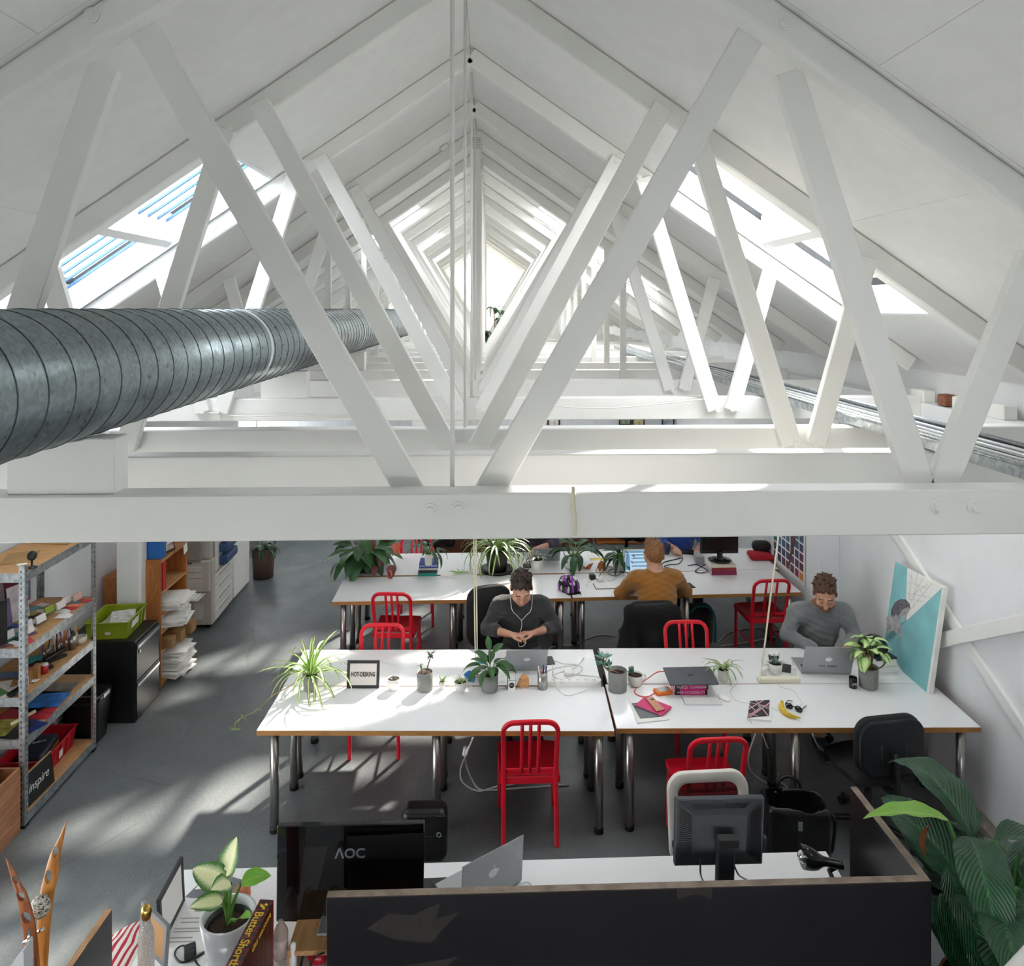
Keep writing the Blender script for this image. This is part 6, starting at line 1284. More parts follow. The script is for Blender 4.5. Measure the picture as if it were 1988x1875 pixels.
def person(label, loc, rz, J, sweater, trousers, hairs, beard=None, h=.008, hs=.01, shoes=None, neck_cut=.0, sleeve=.86, fat=1.0, hair_len=1.0, hz=1.0, sleeve_push=False):
    t = thing('person', label, 'person', loc, rz)
    hipc, chest, neck, head = J['hip'], J['chest'], J['neck'], J['head']; Mh = J['Mh']         # Mh columns: right, forward, up
    HS = 1.15; H = lambda x, y, z: head+Mh@V3(x, y, z)*HS; VS = lambda x, y, z: V3(x, y, z)*HS
    b = SDF(h); MT = Mh.T.tolist(); MI = Mh.tolist()
    # trunk, neck
    def trunk(s, g=0):
        s.ell(hipc, V3(.165, .125, .13)*fat+g, .06); s.cone(hipc+V3(0, .0, .08), lerp(hipc, chest, .6), .125*fat+g, .135*fat+g, .06)
        MC = J['Mc']; s.ell(chest, V3(.175*fat, .118*fat, .19)+g, .06, MC.tolist()); s.cone(lerp(J['shL'], chest, .25)+V3(0, 0, .03), lerp(J['shR'], chest, .25)+V3(0, 0, .03), .075+g, .075+g, .05)
    trunk(b, -.012); b.cone(neck, H(0, -.02, -.05), .058, .056, .03); b.cone(lerp(neck, J['shL'], .75), neck, .045, .06, .05); b.cone(lerp(neck, J['shR'], .75), neck, .045, .06, .05)
    # head
    b.ell(H(0, -.012, .03), VS(.077, .098, .092), .02, MI); b.ell(H(0, .028, -.035), VS(.063, .07, .088), .03, MI)
    b.cone(H(-.045, .02, -.085), H(0, .068, -.1), .022, .022, .02).cone(H(.045, .02, -.085), H(0, .068, -.1), .022, .022, .02)
    b.cone(H(0, .1, .012), H(0, .119, -.034), .008, .0125, .012).cone(H(-.013, .108, -.036), H(.013, .108, -.036), .008, .008, .006)
    b.cone(H(-.04, .088, .022), H(.04, .088, .022), .011, .011, .012)
    for e in (-1, 1):
        b.ell(H(e*.031, .105, .002), VS(.017, .014, .01), .008, MI, sub=True); b.ell(H(e*.031, .089, .0), VS(.0125, .0125, .0125), .004, MI)
        b.ell(H(e*.045, .075, -.035), VS(.022, .02, .022), .02, MI); b.ell(H(e*.079, -.004, -.008), VS(.011, .022, .032), .008, MI)
    b.ell(H(0, .098, -.062), VS(.022, .012, .006), .006, MI); b.ell(H(0, .097, -.071), VS(.02, .012, .007), .006, MI)
    for sd, S in (('L', -1), ('R', 1)):
        sh, el, wr = J['sh'+sd], J['el'+sd], J['wr'+sd]
        b.cone(sh, el, .046, .038, .03); b.cone(el, lerp(el, wr, .3), .038, .041, .02); b.cone(lerp(el, wr, .3), wr, .041, .026, .02)
        hd = J['hd'+sd]; hand(b, wr, V3(*hd[0]), V3(*hd[1]), hd[2] if len(hd) > 2 else 1, hd[3] if len(hd) > 3 else .5, S)
        kn, an = J['kn'+sd], J['an'+sd]
        b.cone(hipc+V3(S*.09, 0, -.03), kn, .075, .052, .05); b.cone(kn, an, .052, .036, .03); b.cone(an+V3(0, 0, -.04), an+J['ft']*.14+V3(0, 0, -.05), .03, .026, .02)
    hi = np.linalg.inv(Mh)
    def mfn(c):
        l = (c-head)@Mh/HS; o = np.zeros(len(c), int)
        x, y, z = l[:, 0], l[:, 1], l[:, 2]
        near = (np.abs(x) < .1) & (np.abs(z) < .14) & (np.abs(y) < .14)
        if beard is not None:
            bd = near & (z < -.028) & (y > -.005) & (z > -.135) & ((z < -.058-.0*y) | (np.abs(x) > .042)); bd |= near & (y > .06) & (z < -.043) & (z > -.06) & (np.abs(x) < .032); o[bd] = 1
        o[near & (y > .085) & (np.abs(x) < .023) & (z < -.058) & (z > -.077)] = 2
        o[near & (y > .07) & (np.abs(np.abs(x)-.033) < .02) & (np.abs(z-.027-.03*(.033-np.abs(np.abs(x)-.01))) < .0028)] = 3
        return o
    b.mesh('body', [SKIN, beard or SKIN, LIP, hairs], t, mfn)
    for e in (-1, 1):
        MB().sph(H(e*.031, .0945, -.001), .0098, 10, 8).obj('eye', mat('eyelid', 'a8745e', .5, var=0), t)
    # hair
    a = SDF(.0055); a.ell(H(0, -.02, .04), VS(.0825, .1, .093), .015, MI); a.ell(H(0, -.06, .02), VS(.072, .06, .085), .03, MI)
    rh = np.random.RandomState(11)
    for q in range(46):
        th, ph_ = rh.rand()*6.283, rh.rand()**.6*1.25; n_ = V3(math.sin(ph_)*math.cos(th), math.sin(ph_)*math.sin(th), math.cos(ph_)); p0 = V3(0, -.018, .04)+n_*V3(.079, .096, .09)
        d_ = n_*.6+V3(rh.randn()*.35, .75+rh.randn()*.3, .25); d_ /= np.linalg.norm(d_); p1 = p0+d_*(.022+.02*rh.rand())*hair_len
        a.cone(H(*p0), H(*p1), .0115, .004, .01)
    for e in (-1, 1): a.cone(H(e*.076, .03, .03), H(e*.077, .022, -.018), .009, .005, .01)
    a.ell(H(0, .125, -.052), VS(.078, .085, .118), .008, MI, sub=True); a.rbox(H(0, .0, -.165), VS(.3, .3, .2), .02, .02, MI, sub=True)
    for e in (-1, 1): a.ell(H(e*.088, .0, -.016), VS(.022, .03, .038), .006, MI, sub=True)
    a.mesh('hair', hairs, t, disp=lambda X, Y, Z: .003*np.sin(X*260+Y*40)*np.sin(Y*230)*np.sin(Z*210+X*90))
    # jumper
    s = SDF(hs); trunk(s, .012); s.cone(lerp(neck, J['shL'], .8), neck-V3(0, 0, .02), .05, .064, .05); s.cone(lerp(neck, J['shR'], .8), neck-V3(0, 0, .02), .05, .064, .05)
    for sd in 'LR':
        sh, el, wr = J['sh'+sd], J['el'+sd], J['wr'+sd]; s.cone(sh, el, .066, .057, .05)
        e2 = lerp(el, wr, sleeve); s.cone(el, e2, .056, .043 if sleeve > .5 else .052, .03)
    s.ell(neck+V3(0, .0, .07), V3(.074, .078, .075), .012, sub=True)
    s.mesh('jumper', sweater, t, disp=lambda X, Y, Z: .0035*np.sin(Z*55+X*21+3*np.sin(Y*19))*np.sin(X*17+Y*29+Z*13)+.002*np.sin(Z*110+Y*45-X*40))
    # trousers, shoes
    s = SDF(.014); s.ell(hipc+V3(0, 0, -.03), V3(.18, .14, .115), .05)
    for sd, S in (('L', -1), ('R', 1)):
        kn, an = J['kn'+sd], J['an'+sd]; s.cone(hipc+V3(S*.09, 0, -.03), kn, .092, .072, .05); s.cone(kn, lerp(kn, an, .88), .071, .058, .03)
    s.mesh('trousers', trousers, t)
    for sd in 'LR':
        an = J['an'+sd]; f = J['ft']; s = SDF(.009); s.cone(an+V3(0, 0, -.03)-f*.02, an+f*.17+V3(0, 0, -.055), .045, .036, .03).cone(an, an+V3(0, 0, -.04), .045, .045, .03); s.rbox(an+f*.08+V3(0, 0, -.19), V3(.5, .5, .2), .002, .004, sub=True)
        s.mesh('shoe', shoes or [mat('dark_shoe', '1d2228', .6), mat('shoe_sole', 'd8d2c6', .7)], t, lambda c, a=an: (c[:, 2] < a[2]-.065).astype(int))
    return t
def rotM(pitch=0, yaw=0, roll=0): return np.array(Matrix.Rotation(yaw, 3, 'Z') @ Matrix.Rotation(-pitch, 3, 'X') @ Matrix.Rotation(roll, 3, 'Y'))
def pose(lean=.15, sit=.5, head_pitch=.6, head_yaw=0.0, head_roll=0.0, sh=.2, el=None, wr=None, hd=None, kn=None, an=None, yawc=0.0, up=.42, ft=(0, 1, 0), hf=(.0, .05, .15)):
    J = {'hip': V3(0, 0, sit+.06)}; c, s = math.cos(lean), math.sin(lean)
    J['chest'] = J['hip']+V3(0, s*up*.72, c*up*.72); J['neck'] = J['hip']+V3(0, s*(up+.07)+.01, c*(up+.07)); J['Mc'] = rotM(lean, yawc)
    J['shL'] = J['neck']+V3(-sh, 0, -.055); J['shR'] = J['neck']+V3(sh, 0, -.055)
    J['Mh'] = rotM(head_pitch, head_yaw, head_roll); J['head'] = J['neck']+V3(*hf)
    for i, d in enumerate('LR'):
        S = (-1, 1)[i]; J['el'+d] = V3(*el[i]); J['wr'+d] = V3(*wr[i]); J['hd'+d] = hd[i]
        J['kn'+d] = V3(*(kn[i] if kn else (S*.14, .42, sit+.04))); J['an'+d] = V3(*(an[i] if an else (S*.13, .4, .09)))
    J['ft'] = V3(*ft); return J
DKNIT = m_knit('dark_grey_knit', '2d2f31'); ORK = m_knit('ochre_sweatshirt', 'b0742a'); GRK = m_knit('grey_marl_knit', '85888b', var=.18); PURK = m_knit('dark_purple_top', '3c3448'); BLUK = m_knit('blue_shirt', '1f4fb0')
DENIM = m_knit('dark_denim', '23262e'); TANT = m_knit('tan_chinos', 'a5805f'); HBR = m_hair('dark_brown_hair', '3f2e26', '231813'); HGI = m_hair('ginger_hair', 'a5703f', '6f4426'); HLB = m_hair('brown_hair', '6e4c34', '3f2a1c'); BRD = mat('beard_stubble', '9a6a50', .7, var=.4, vs=150)
# dark jumper, looking down at his hands
J = pose(.16, .47, .62, 0.05, 0, .205, el=((-.30, .12, .78), (.30, .14, .78)), wr=((-.1, .335, .82), (.1, .345, .815)), hd=(((.85, .3, .1), (.2, .2, -1), 1, .9), ((-.85, .25, .0), (-.2, .2, -1), 1, .9)), hf=(0, .075, .135))
man = person('man in dark grey jumper with white earphones looking down at his hands', P(1012, 1265, .47)-Vector((0, 0, .47))+Vector((-.01, -.08, 0)), R(180), J, DKNIT, DENIM, HBR, h=.007, sleeve=.42)
J2 = J; ear = thing('earphones', 'white earphones hanging from the ears of the man in the dark jumper', 'earphones', man.location, man.rotation_euler.z)
hp = lambda x, y, z: Vector(J['head']+J['Mh']@V3(x, y, z)*1.12)
for e in (-1, 1): MB().sph(hp(e*.088, .01, -.012), .008, 8, 6).obj('ear_bud', WPL, ear); MB().tube(bez([hp(e*.09, .015, -.02), Vector((e*.085, .22, .98)), Vector((e*.04, .235, .93)), Vector((.0, .235, .885))], 6), .0028, 5).obj('lead', WIRE, ear)
MB().tube(bez([Vector((0, .235, .885)), Vector((.0, .25, .84)), Vector((.02, .33, .81)), Vector((.03, .4, .74)), Vector((-.02, .42, .76)), Vector((-.02, .38, .82))], 6), .0028, 5).obj('lead', WIRE, ear)
# bearded man in grey
J = pose(.24, .47, .5, -.32, .05, .22, el=((-.27, .2, .76), (.31, .18, .78)), wr=((-.1, .40, .775), (.17, .42, .775)), hd=(((.1, 1, -.05), (0, 0, -1), 1, .45), ((-.1, 1, -.05), (0, 0, -1), 1, .45)), an=((-.1, .62, .09), (.18, .55, .09)), kn=((-.13, .42, .52), (.15, .42, .52)), hf=(-.01, .075, .145))
person('bearded man in grey jumper typing on the lettered silver laptop', P(1588, 1262, .47)-Vector((0, 0, .47))+Vector((-.12, -.2, 0)), R(178), J, GRK, TANT, HLB, BRD, h=.007, sleeve=.95, fat=1.02)
# man in orange, back to us
J = pose(.30, .48, .35, 0, 0, .215, el=((-.33, .24, .80), (.33, .24, .80)), wr=((-.14, .44, .785), (.14, .44, .785)), hd=(((.6, .8, 0), (0, 0, -1), 1, .4), ((-.6, .8, 0), (0, 0, -1), 1, .4)), hf=(0, .05, .15), up=.435)
person('man in ochre sweatshirt with ginger hair, back turned, at the back row', (1.62, 7.12, 0), R(2), J, ORK, DENIM, HGI, h=.009, sleeve=.95, fat=1.03)
J = pose(.25, .47, .5, .1, 0, .2, el=((-.27, .2, .8), (.27, .18, .8)), wr=((.0, .42, .8), (.02, .25, 1.0)), hd=(((.3, 1, 0), (0, 0, -1), 1, .5), ((-.1, .1, 1), (0, -1, 0), 1, .7)), hf=(0, .07, .14))
person('person in dark purple top resting on the far desk', (.52, 9.14, 0), R(180), J, PURK, DENIM, HBR, h=.01, sleeve=.35)
J = pose(.2, .47, .5, 0, 0, .2, el=((-.25, .2, .8), (.25, .22, .8)), wr=((-.1, .46, .785), (.12, .40, .79)), hd=(((.1, 1, -.05), (0, 0, -1), 1, .35), ((0, 1, -.05), (0, 0, -1), 1, .35)), hf=(0, .07, .14))
person('person in blue shirt with a hand on the black keyboard', (2.3, 9.12, 0), R(180), J, BLUK, DENIM, HBR, h=.01, sleeve=.3)
# coat draped over the chair of the man in orange
s = SDF(.012)
for a_, b_, r0, r1 in (((-.2, .02, .85), (.2, .02, .85), .055, .055), ((-.22, .02, .66), (.24, .02, .66), .06, .06), ((-.24, .0, .55), (-.36, -.04, .26), .07, .1), ((.25, .0, .58), (.31, -.02, .3), .07, .08), ((-.2, -.02, .55), (-.28, -.06, .2), .08, .09), ((0, -.02, .6), (-.02, -.05, .2), .09, .1), ((.18, -.02, .55), (.2, -.05, .22), .08, .09), ((-.19, .02, .84), (-.25, .0, .5), .06, .07), ((.19, .02, .84), (.26, .0, .5), .06, .07)): s.cone(a_, b_, r0, r1, .05)
s.rbox((0, .02, .64), (.44, .1, .44), .04, .03)
o = s.mesh('black_coat', m_knit('black_wool', '0d0d0e', sheen=0), disp=lambda X, Y, Z: .006*np.sin(X*42+Z*5)*np.cos(Z*6+X*9), label='black coat draped over the chair back of the man in ochre', cat='coat'); o.location = (1.47, 6.74, 0)
# ------------------------------------------------------------ front desk, left to right
GLB = mat('gloss_black_back', '0a0a0b', .06, var=0, coat=.6)
def ppz(x, y, z): return P(x, y, z)
# wood topped cupboard at the lower left
a, b = P(150, 1868, 1.2), P(340, 1868, 1.2)
ct = thing('low_cupboard', 'wood topped cupboard at the lower left carrying the carved sculpture', 'cupboard', (-2.0, 2.1, 0))
MB().mm(-.25, .72, 0, .62, 1.18, 1.2).obj('top', m_wood('warm_top', 'b0784c', '8f5a36', 'X', 1.5), ct, bevel=.003); MB().mm(-.23, .7, .02, .6, 0, 1.18).obj('body', BPLY, ct)
t = thing('carved_sculpture', 'tall carved wooden sculpture of two pierced blades holding a speckled stone', 'sculpture', (0, 0, 0))
RW = m_wood('polished_rimu', 'b06a3a', '8a4a26', 'Z', 1.2, .28); KW = m_wood('golden_kauri', 'c98a48', 'a86a30', 'Z', 1.2, .28)
def blade(name, px, m, Y, th, holes, bend=0.0):
    # outline left and right edge pixels from tip to base
    n = 26; L, Rr = px; YY = lambda k: Y+bend*(k/n)**2
    def samp(pts, t):
        q = t*(len(pts)-1); i = min(int(q), len(pts)-2); f = q-i; return (pts[i][0]*(1-f)+pts[i+1][0]*f, pts[i][1]*(1-f)+pts[i+1][1]*f)
    lw = bez([Vector((x, y, 0)) for x, y in L], 8); rw = bez([Vector((x, y, 0)) for x, y in Rr], 8); vs = []; N = 40
    for i in range(N+1):
        q = i/N*(len(lw)-1); k = min(int(q), len(lw)-2); f = q-k; l_ = lw[k].lerp(lw[k+1], f); r_ = rw[k].lerp(rw[k+1], f)
        a_, b_ = PY(l_.x, l_.y, YY(0)), PY(r_.x, r_.y, YY(0)); c_ = (a_+b_)/2; hw = (b_-a_)/2
        for j in range(14):
            an = 2*math.pi*j/14; tt = th*min(1, .15+i/N*2.2); vs.append(c_+hw*math.cos(an)+Vector((0, math.sin(an)*tt/2, 0)))
    fs = [(i*14+j, i*14+(j+1) % 14, (i+1)*14+(j+1) % 14, (i+1)*14+j) for i in range(N) for j in range(14)]+[list(range(13, -1, -1)), list(range(N*14, N*14+14))]
    o = MB().add(vs, fs, 0, True).obj(name, m, t)
    bm = bmesh.new(); bm.from_mesh(o.data); bmesh.ops.recalc_face_normals(bm, faces=bm.faces); bm.to_mesh(o.data); bm.free()
    for (hx, hy, rx, ry, rot) in holes:
        c_ = PY(hx, hy, Y); s_ = ppm(c_); cu = MB(); cu.cyl((0, -.1, 0), (0, .1, 0), 1, n=24); cu.f = [f[::-1] for f in cu.f]; cu.tr(Matrix.Translation(c_) @ Matrix.Rotation(R(rot), 4, 'Y') @ Matrix.Diagonal((rx/s_, 1, ry/s_, 1)))
        co = cu.obj('cutter', m); md = o.modifiers.new('hole', 'BOOLEAN'); md.operation = 'DIFFERENCE'; md.object = co; md.solver = 'EXACT'
        dg = bpy.context.evaluated_depsgraph_get(); me = bpy.data.meshes.new_from_object(o.evaluated_get(dg)); o.modifiers.clear(); o.data = me; bpy.data.objects.remove(co)
    for p_ in o.data.polygons: p_.use_smooth = len(p_.vertices) < 5 and p_.area < .004
    return o
blade('tall_blade', (((129, 1592), (116, 1622), (101, 1651), (92, 1675), (85.5, 1700), (77, 1736), (71, 1802), (66, 1875), (64, 1905)), ((130, 1592), (125, 1622), (119, 1651), (116, 1675), (113, 1700), (105.5, 1736), (98, 1802), (93, 1875), (91, 1905))), KW, 2.58, .016, ((109, 1651, 6, 10.5, 8), (96, 1699, 7.5, 13.5, 6)))
blade('curved_blade', (((11, 1664), (20, 1700), (25, 1715), (31.5, 1736), (40, 1778), (45.7, 1819), (50, 1875), (51, 1905)), ((12, 1664), (34, 1700), (41, 1715), (53, 1736), (66, 1778), (73, 1819), (78, 1875), (80, 1905))), RW, 2.5, .016, ((30.5, 1706, 5, 7.5, -30), (42, 1737, 7, 10, -28), (53, 1778, 8.5, 12, -22)))
STONE = NT('speckled_granite'); v_ = STONE.coord(); vo_ = STONE.n('ShaderNodeTexVoronoi'); vo_.inputs['Scale'].default_value = 260; STONE.l(v_, vo_.inputs['Vector']); STONE.l(STONE.ramp(STONE.mix(.5, vo_.outputs['Color'], STONE.noise(v_, 160, 2)), [(.38, '33332f'), (.46, 'b3b1a6'), (.7, 'd0cec4')]), STONE.b.inputs['Base Color'])
p = PY(78, 1760, 2.545); MB().sph(p, (.033, .016, .042), 20, 12, M=Matrix.Rotation(R(20), 3, 'Y')).obj('stone', STONE.m, t)
bl = [PY(x, y, 2.468) for x, y in ((55, 1801), (50, 1835), (50, 1905), (66, 1905), (63, 1840))]; MB().add(bl+[q+Vector((0, .006, 0)) for q in bl], [(4, 3, 2, 1, 0), (5, 6, 7, 8, 9)]+[(i, (i+1) % 5, 5+(i+1) % 5, 5+i) for i in range(5)]).obj('steel_spike', mat('pale_steel', 'a9b4bf', .25, .8), t)
for x, y, Y in ((54, 1826, 2.46), (77, 1807, 2.53)): q = PY(x, y, Y); MB().tube([q+Vector((-.012, 0, -.006)), q+Vector((.012, 0, .008))], .006, 8).obj('pin', CHROME, t)
gl = [PY(x, y, 2.42) for x, y in ((20, 1875), (43, 1848), (46, 1850), (46, 1900), (22, 1900))]; MB().add(gl+[q+Vector((0, .05, 0)) for q in gl], [(4, 3, 2, 1, 0), (5, 6, 7, 8, 9)]+[(i, (i+1) % 5, 5+(i+1) % 5, 5+i) for i in range(5)]).obj('award_block', mat('frosted_block', 'c9cdd4', .3), label='pale frosted award block at the left of the sculpture', cat='award')
# bottle with gold stopper
p = P(284, 1882, 1.201); t = thing('glass_bottle', 'cut glass bottle with gold stopper on the low cupboard', 'bottle', p)
q = NT('cut_glass'); q.b.inputs['Base Color'].default_value = (.95, .93, .92, 1); q.b.inputs['Roughness'].default_value = .12; q.b.inputs['Transmission Weight'].default_value = .75
vv = q.n('ShaderNodeTexVoronoi'); vv.inputs['Scale'].default_value = 130; q.l(q.coord(), vv.inputs['Vector']); q.bump(vv.outputs['Distance'], .9, .006)
MB().lathe([(0, 0), (.027, 0), (.028, .01), (.028, .12), (.024, .145), (.017, .16), (.014, .185), (0, .185)], 24).obj('glass', q.m, t)
MB().lathe([(.013, .185), (.0155, .19), (.018, .2), (.019, .212), (.016, .226), (.009, .234), (0, .236)], 20).obj('stopper', mat('gold', 'd8b25a', .15, 1.0, var=0), t)
# small ply panel and grey frame
pa_, pb_, pc_ = P(212, 1764, 1.1), P(136, 1872, 1.1), None
t = thing('side_screen', 'small black ply screen with raw edge at the left of the front desk', 'screen', (0, 0, 0))
d = (pb_-pa_); pb2 = pa_+d*1.15
MB().bar(Vector((pa_.x, pa_.y, .548)), Vector((pb2.x, pb2.y, .548)), .024, 1.096, up=(0, 0, 1)).obj('board', BPLY, t); MB().bar(Vector((pa_.x, pa_.y, 1.098)), Vector((pb2.x, pb2.y, 1.098)), .024, .004, up=(0, 0, 1)).obj('board_edge', m_ply('tan_ply_edge', 'd6a77a', '8a5a38', 4, 0), t)
t, M = pic_frame('grey_picture', 'small grey wooden frame seen from behind beside the glass bottle', P(322, 1878, 1.12)-Vector((0, 0, 0)), P(268, 1820, 1.12)-P(322, 1878, 1.12), (0, .1, 1), .2, .15, .018, mat('grey_wood', '8a8a8c', .6), mat('mdf', 'b98a58', .7))
t.location.z = .0
t, M = pic_frame('black_picture', 'black frame seen from behind, wooden backing, standing at the desk edge', P(311, 1840, ZD+.002), P(353, 1755, ZD+.002)-P(311, 1840, ZD+.002), (-.05, 0, 1), .27, .215, .02, FRB, PAPER)
MB().mm(.02, .25, .02, .03, -.0079, -.006).mm(.02, .25, .185, .195, -.0079, -.006).mm(.02, .03, .03, .185, -.0079, -.006).mm(.24, .25, .03, .185, -.0079, -.006).tr(M).obj('wood_rebate', PB, t)
for x in (.07, .2): MB().cyl((x, .035, -.008), (x, .035, -.012), .004, n=8).tr(M).obj('tack', INK, t)
# papers on the left desk
def sheet(label, cs, m, dz, name='leaflet', cat='leaflet'): return slab(name, label, cat, cs, ZD+dz, .0015, m, 0)
s1 = sheet('grey printed brochure lying behind the white flower pot', [(412, 1690), (472, 1708), (440, 1748), (360, 1740)], mat('grey_print_card', '6f7276', .6), .003)
sheet('white sheet half under the grey brochure on the left desk', [(408, 1682), (478, 1704), (462, 1722), (400, 1690)], PAPER, .001, 'paper', 'paper')
sheet('small white card resting on the grey brochure', [(392, 1710), (414, 1700), (420, 1722), (378, 1726)], PAPER, .006, 'card', 'card')
t = sheet('long white menu sheet lying in the sun left of the pot', [(378, 1742), (440, 1752), (400, 1850), (322, 1848)], PAPER, .0005, 'paper', 'paper')
for k, (px, py, w) in enumerate(((398, 1768, .10), (376, 1782, .12), (372, 1790, .1), (366, 1802, .13), (362, 1808, .12), (352, 1820, .1), (350, 1828, .14))):
    q = P(px, py, ZD+.0025); MB().mm(-w/2, w/2, -.003, .003, 0, .0004).obj('print_line', mat('print_grey', 'a6a6aa', .7, var=0), t, loc=q-t.location, kind='stuff')
q_ = [P(x, y, ZD+.003) for x, y in ((484, 1716), (496, 1706), (484, 1724), (472, 1734))]; MB().bar(P(474, 1730, ZD+.006), P(494, 1708, ZD+.006), .012, .008, up=(0, 0, 1)).obj('grey_pen', mat('grey_pen', '6a6c70', .4), label='grey pen lying on white paper behind the salt lamp', cat='pen', bevel=.002)
t = thing('salt_lamp', 'small orange salt crystal lamp behind the white pot', 'lamp', P(468, 1762, ZD)); s = SDF(.008); s.ell((0, 0, .05), (.042, .035, .055), .02).ell((.01, 0, .085), (.03, .026, .035), .02)
s.mesh('crystal', mat('salt_crystal', 'e08a62', .5, var=.3, vs=40, bump=.6, bs=50), t, disp=lambda X, Y, Z: .006*np.sin(X*130+Z*90)*np.sin(Y*120)*np.sin(Z*110+1)); MB().lathe([(0, 0), (.045, 0), (.045, .012), (0, .012)], 20).obj('base', PINE, t)
# white pot with the spotted leaf plant
t = plant('dumb_cane', 'large white pot with broad yellow-green spotted leaves on the left desk', P(443, 1886, ZD), .117, .25, mat('white_glazed_pot', 'd9dcde', .25, coat=.4), .075, wall=.014, soil=.05)
MB().lathe([(.085, .17), (.092, .222), (.089, .222), (.086, .2)], 24).obj('inner_pot', BLK, t)
def dleaf(base, tip, w, prof, bend, roll=0, mt='dieff', fold=.3):
    b_, e_ = Vector(base), Vector(tip); d_ = e_-b_; L_ = d_.length*1.06; az = math.atan2(-d_.x, d_.y); el = math.asin(d_.z/d_.length)+bend*.5
    MB().tube(bez([(0, 0, .2), ((b_.x)*.45, b_.y*.45, (.2+b_.z)/2+.01), b_], 5), [.009-.0003*k for k in range(11)], 7, caps=False).obj('stalk', STEM, t)
    put_leaf(leaf_mesh(L_, w, prof, bend, fold, GRN[mt], nv=12, nu=6, wave=.06), t, b_, az, el, roll)
dl = lambda x, y, Y: PY(x, y, Y)-t.location
Y0 = t.location.y
dleaf(dl(437, 1702, Y0+.02), dl(458, 1628, Y0+.1), .11, 'narrow', .15, -.15)
dleaf(dl(432, 1716, Y0), dl(376, 1690, Y0+.02), .115, 'oval', .2, -.5)
dleaf(dl(448, 1715, Y0-.03), dl(412, 1728, Y0-.1), .09, 'lance', .2, -.4)
dleaf(dl(444, 1716, Y0+.04), dl(452, 1698, Y0+.02), .06, 'lance', .2, .3)
dleaf(dl(468, 1714, Y0), dl(524, 1706, Y0+.02), .08, 'lance', .7, .35, 'light')
dleaf(dl(432, 1750, Y0-.02), dl(371, 1766, Y0-.06), .085, 'narrow', .5, -.4)
dleaf(dl(460, 1786, Y0-.05), dl(485, 1782, Y0-.1), .09, 'heart', .5, -.1, 'light')
# plug and its cable
t = thing('plug_adaptor', 'black plug adaptor with curled cable in front of the white pot', 'adaptor', P(369, 1858, ZD), R(25)); MB().mm(-.025, .025, -.022, .022, 0, .05).obj('body', BLK, t, bevel=.008, seg=2)
for x in (-.008, .008): MB().mm(x-.002, x+.002, .022, .04, .025, .03).obj('pin', SIL, t)
cable('black cable curling round the plug adaptor on the left desk', [(376, 1860, .76), (392, 1850), (402, 1844), (386, 1856), (365, 1866), (348, 1866), (339, 1852), (345, 1840), (358, 1836), (366, 1846, .77)], .004, BCAB)
cable('black cable running off the front of the left desk', [(378, 1862, .76), (384, 1872), (396, 1884), (410, 1896)], .004, BCAB)
# shortbread box
zt = 1.1; fa, fb_, na = P(505, 1745, zt), P(532, 1745, zt), P(437, 1876, zt); ax = (na-fa); ax.z = 0; Lb = ax.length*1.25; ax.normalize(); wd = (fb_-fa).length
t = thing('biscuit_box', 'dark red and black butter shortbread carton standing on edge beside the pot', 'box', (fa.x, fa.y, ZD+.001))
Mx = frameM((0, 0, 0), ax, (-ax.y, ax.x, 0)); hb = zt-ZD-.001
q = NT('box_print'); v = q.coord(scale=(1, 1, 1)); w_ = q.n('ShaderNodeTexBrick'); w_.inputs['Scale'].default_value = 9; w_.inputs['Color1'].default_value = lin('3a0f12'); w_.inputs['Color2'].default_value = lin('16090a'); w_.inputs['Mortar'].default_value = lin('7a1d20'); w_.inputs['Mortar Size'].default_value = .03; q.l(v, w_.inputs['Vector']); q.l(w_.outputs[0], q.b.inputs['Base Color']); q.b.inputs['Roughness'].default_value = .3
MB().mm(0, Lb, 0, wd, 0, hb).tr(Mx).obj('carton', q.m, t, bevel=.001)
YEL = mat('yellow_print', 'e0b92a', .5, var=0)
text('lettering', 'Butter Shortbread', .05, YEL, t, Mx @ Matrix.Translation((.065, wd*.45, hb+.0006)), align='LEFT', sx=.95, bold=.0004)
text('lettering', 'petticoat tails  exception', .034, YEL, t, Mx @ frameM((.03, wd+.0008, hb-.035), (1, 0, 0), (0, 0, 1)) @ Matrix.Rotation(math.pi, 4, 'Y') @ Matrix.Translation((-.27, 0, 0)), shear=.25) if False else text('lettering', 'petticoat tails', .034, YEL, t, frameM(Mx @ Vector((.03, wd+.0008, hb-.03)), ax, (0, 0, 1)) , align='LEFT', shear=.25)
lion = MB(); 
for pl in ([(0, 0), (.014, .004), (.022, .016), (.012, .02), (.006, .012)], [(.016, .016), (.03, .02), (.028, .03), (.014, .026)], [(.004, .018), (.012, .03), (.004, .034), (-.004, .024)]): lion.prism(pl, 0, .0005, Mx @ Matrix.Translation((.024, .012, hb+.0005)))
lion.obj('crest', YEL, t); cook = MB()
for k in range(5): cook.prism([(0, 0), (.07, .0), (.085, .018), (.01, .022)], 0, .0006, frameM(Mx @ Vector((.12+.035*k, wd+.0008, .03+.02*(k % 3))), ax, (0, 0, 1)) @ Matrix.Rotation(.5, 4, 'Z'))
cook.obj('biscuit_print', mat('biscuit', 'd0a468', .6, var=.2, vs=40), t); MB().prism([(0, 0), (.12, 0), (.12, .08), (0, .05)], 0, .0004, frameM(Mx @ Vector((.05, wd+.0006, .02)), ax, (0, 0, 1))).obj('tartan_print', mat('tartan_red', 'a01a22', .5, var=.4, vs=40), t)
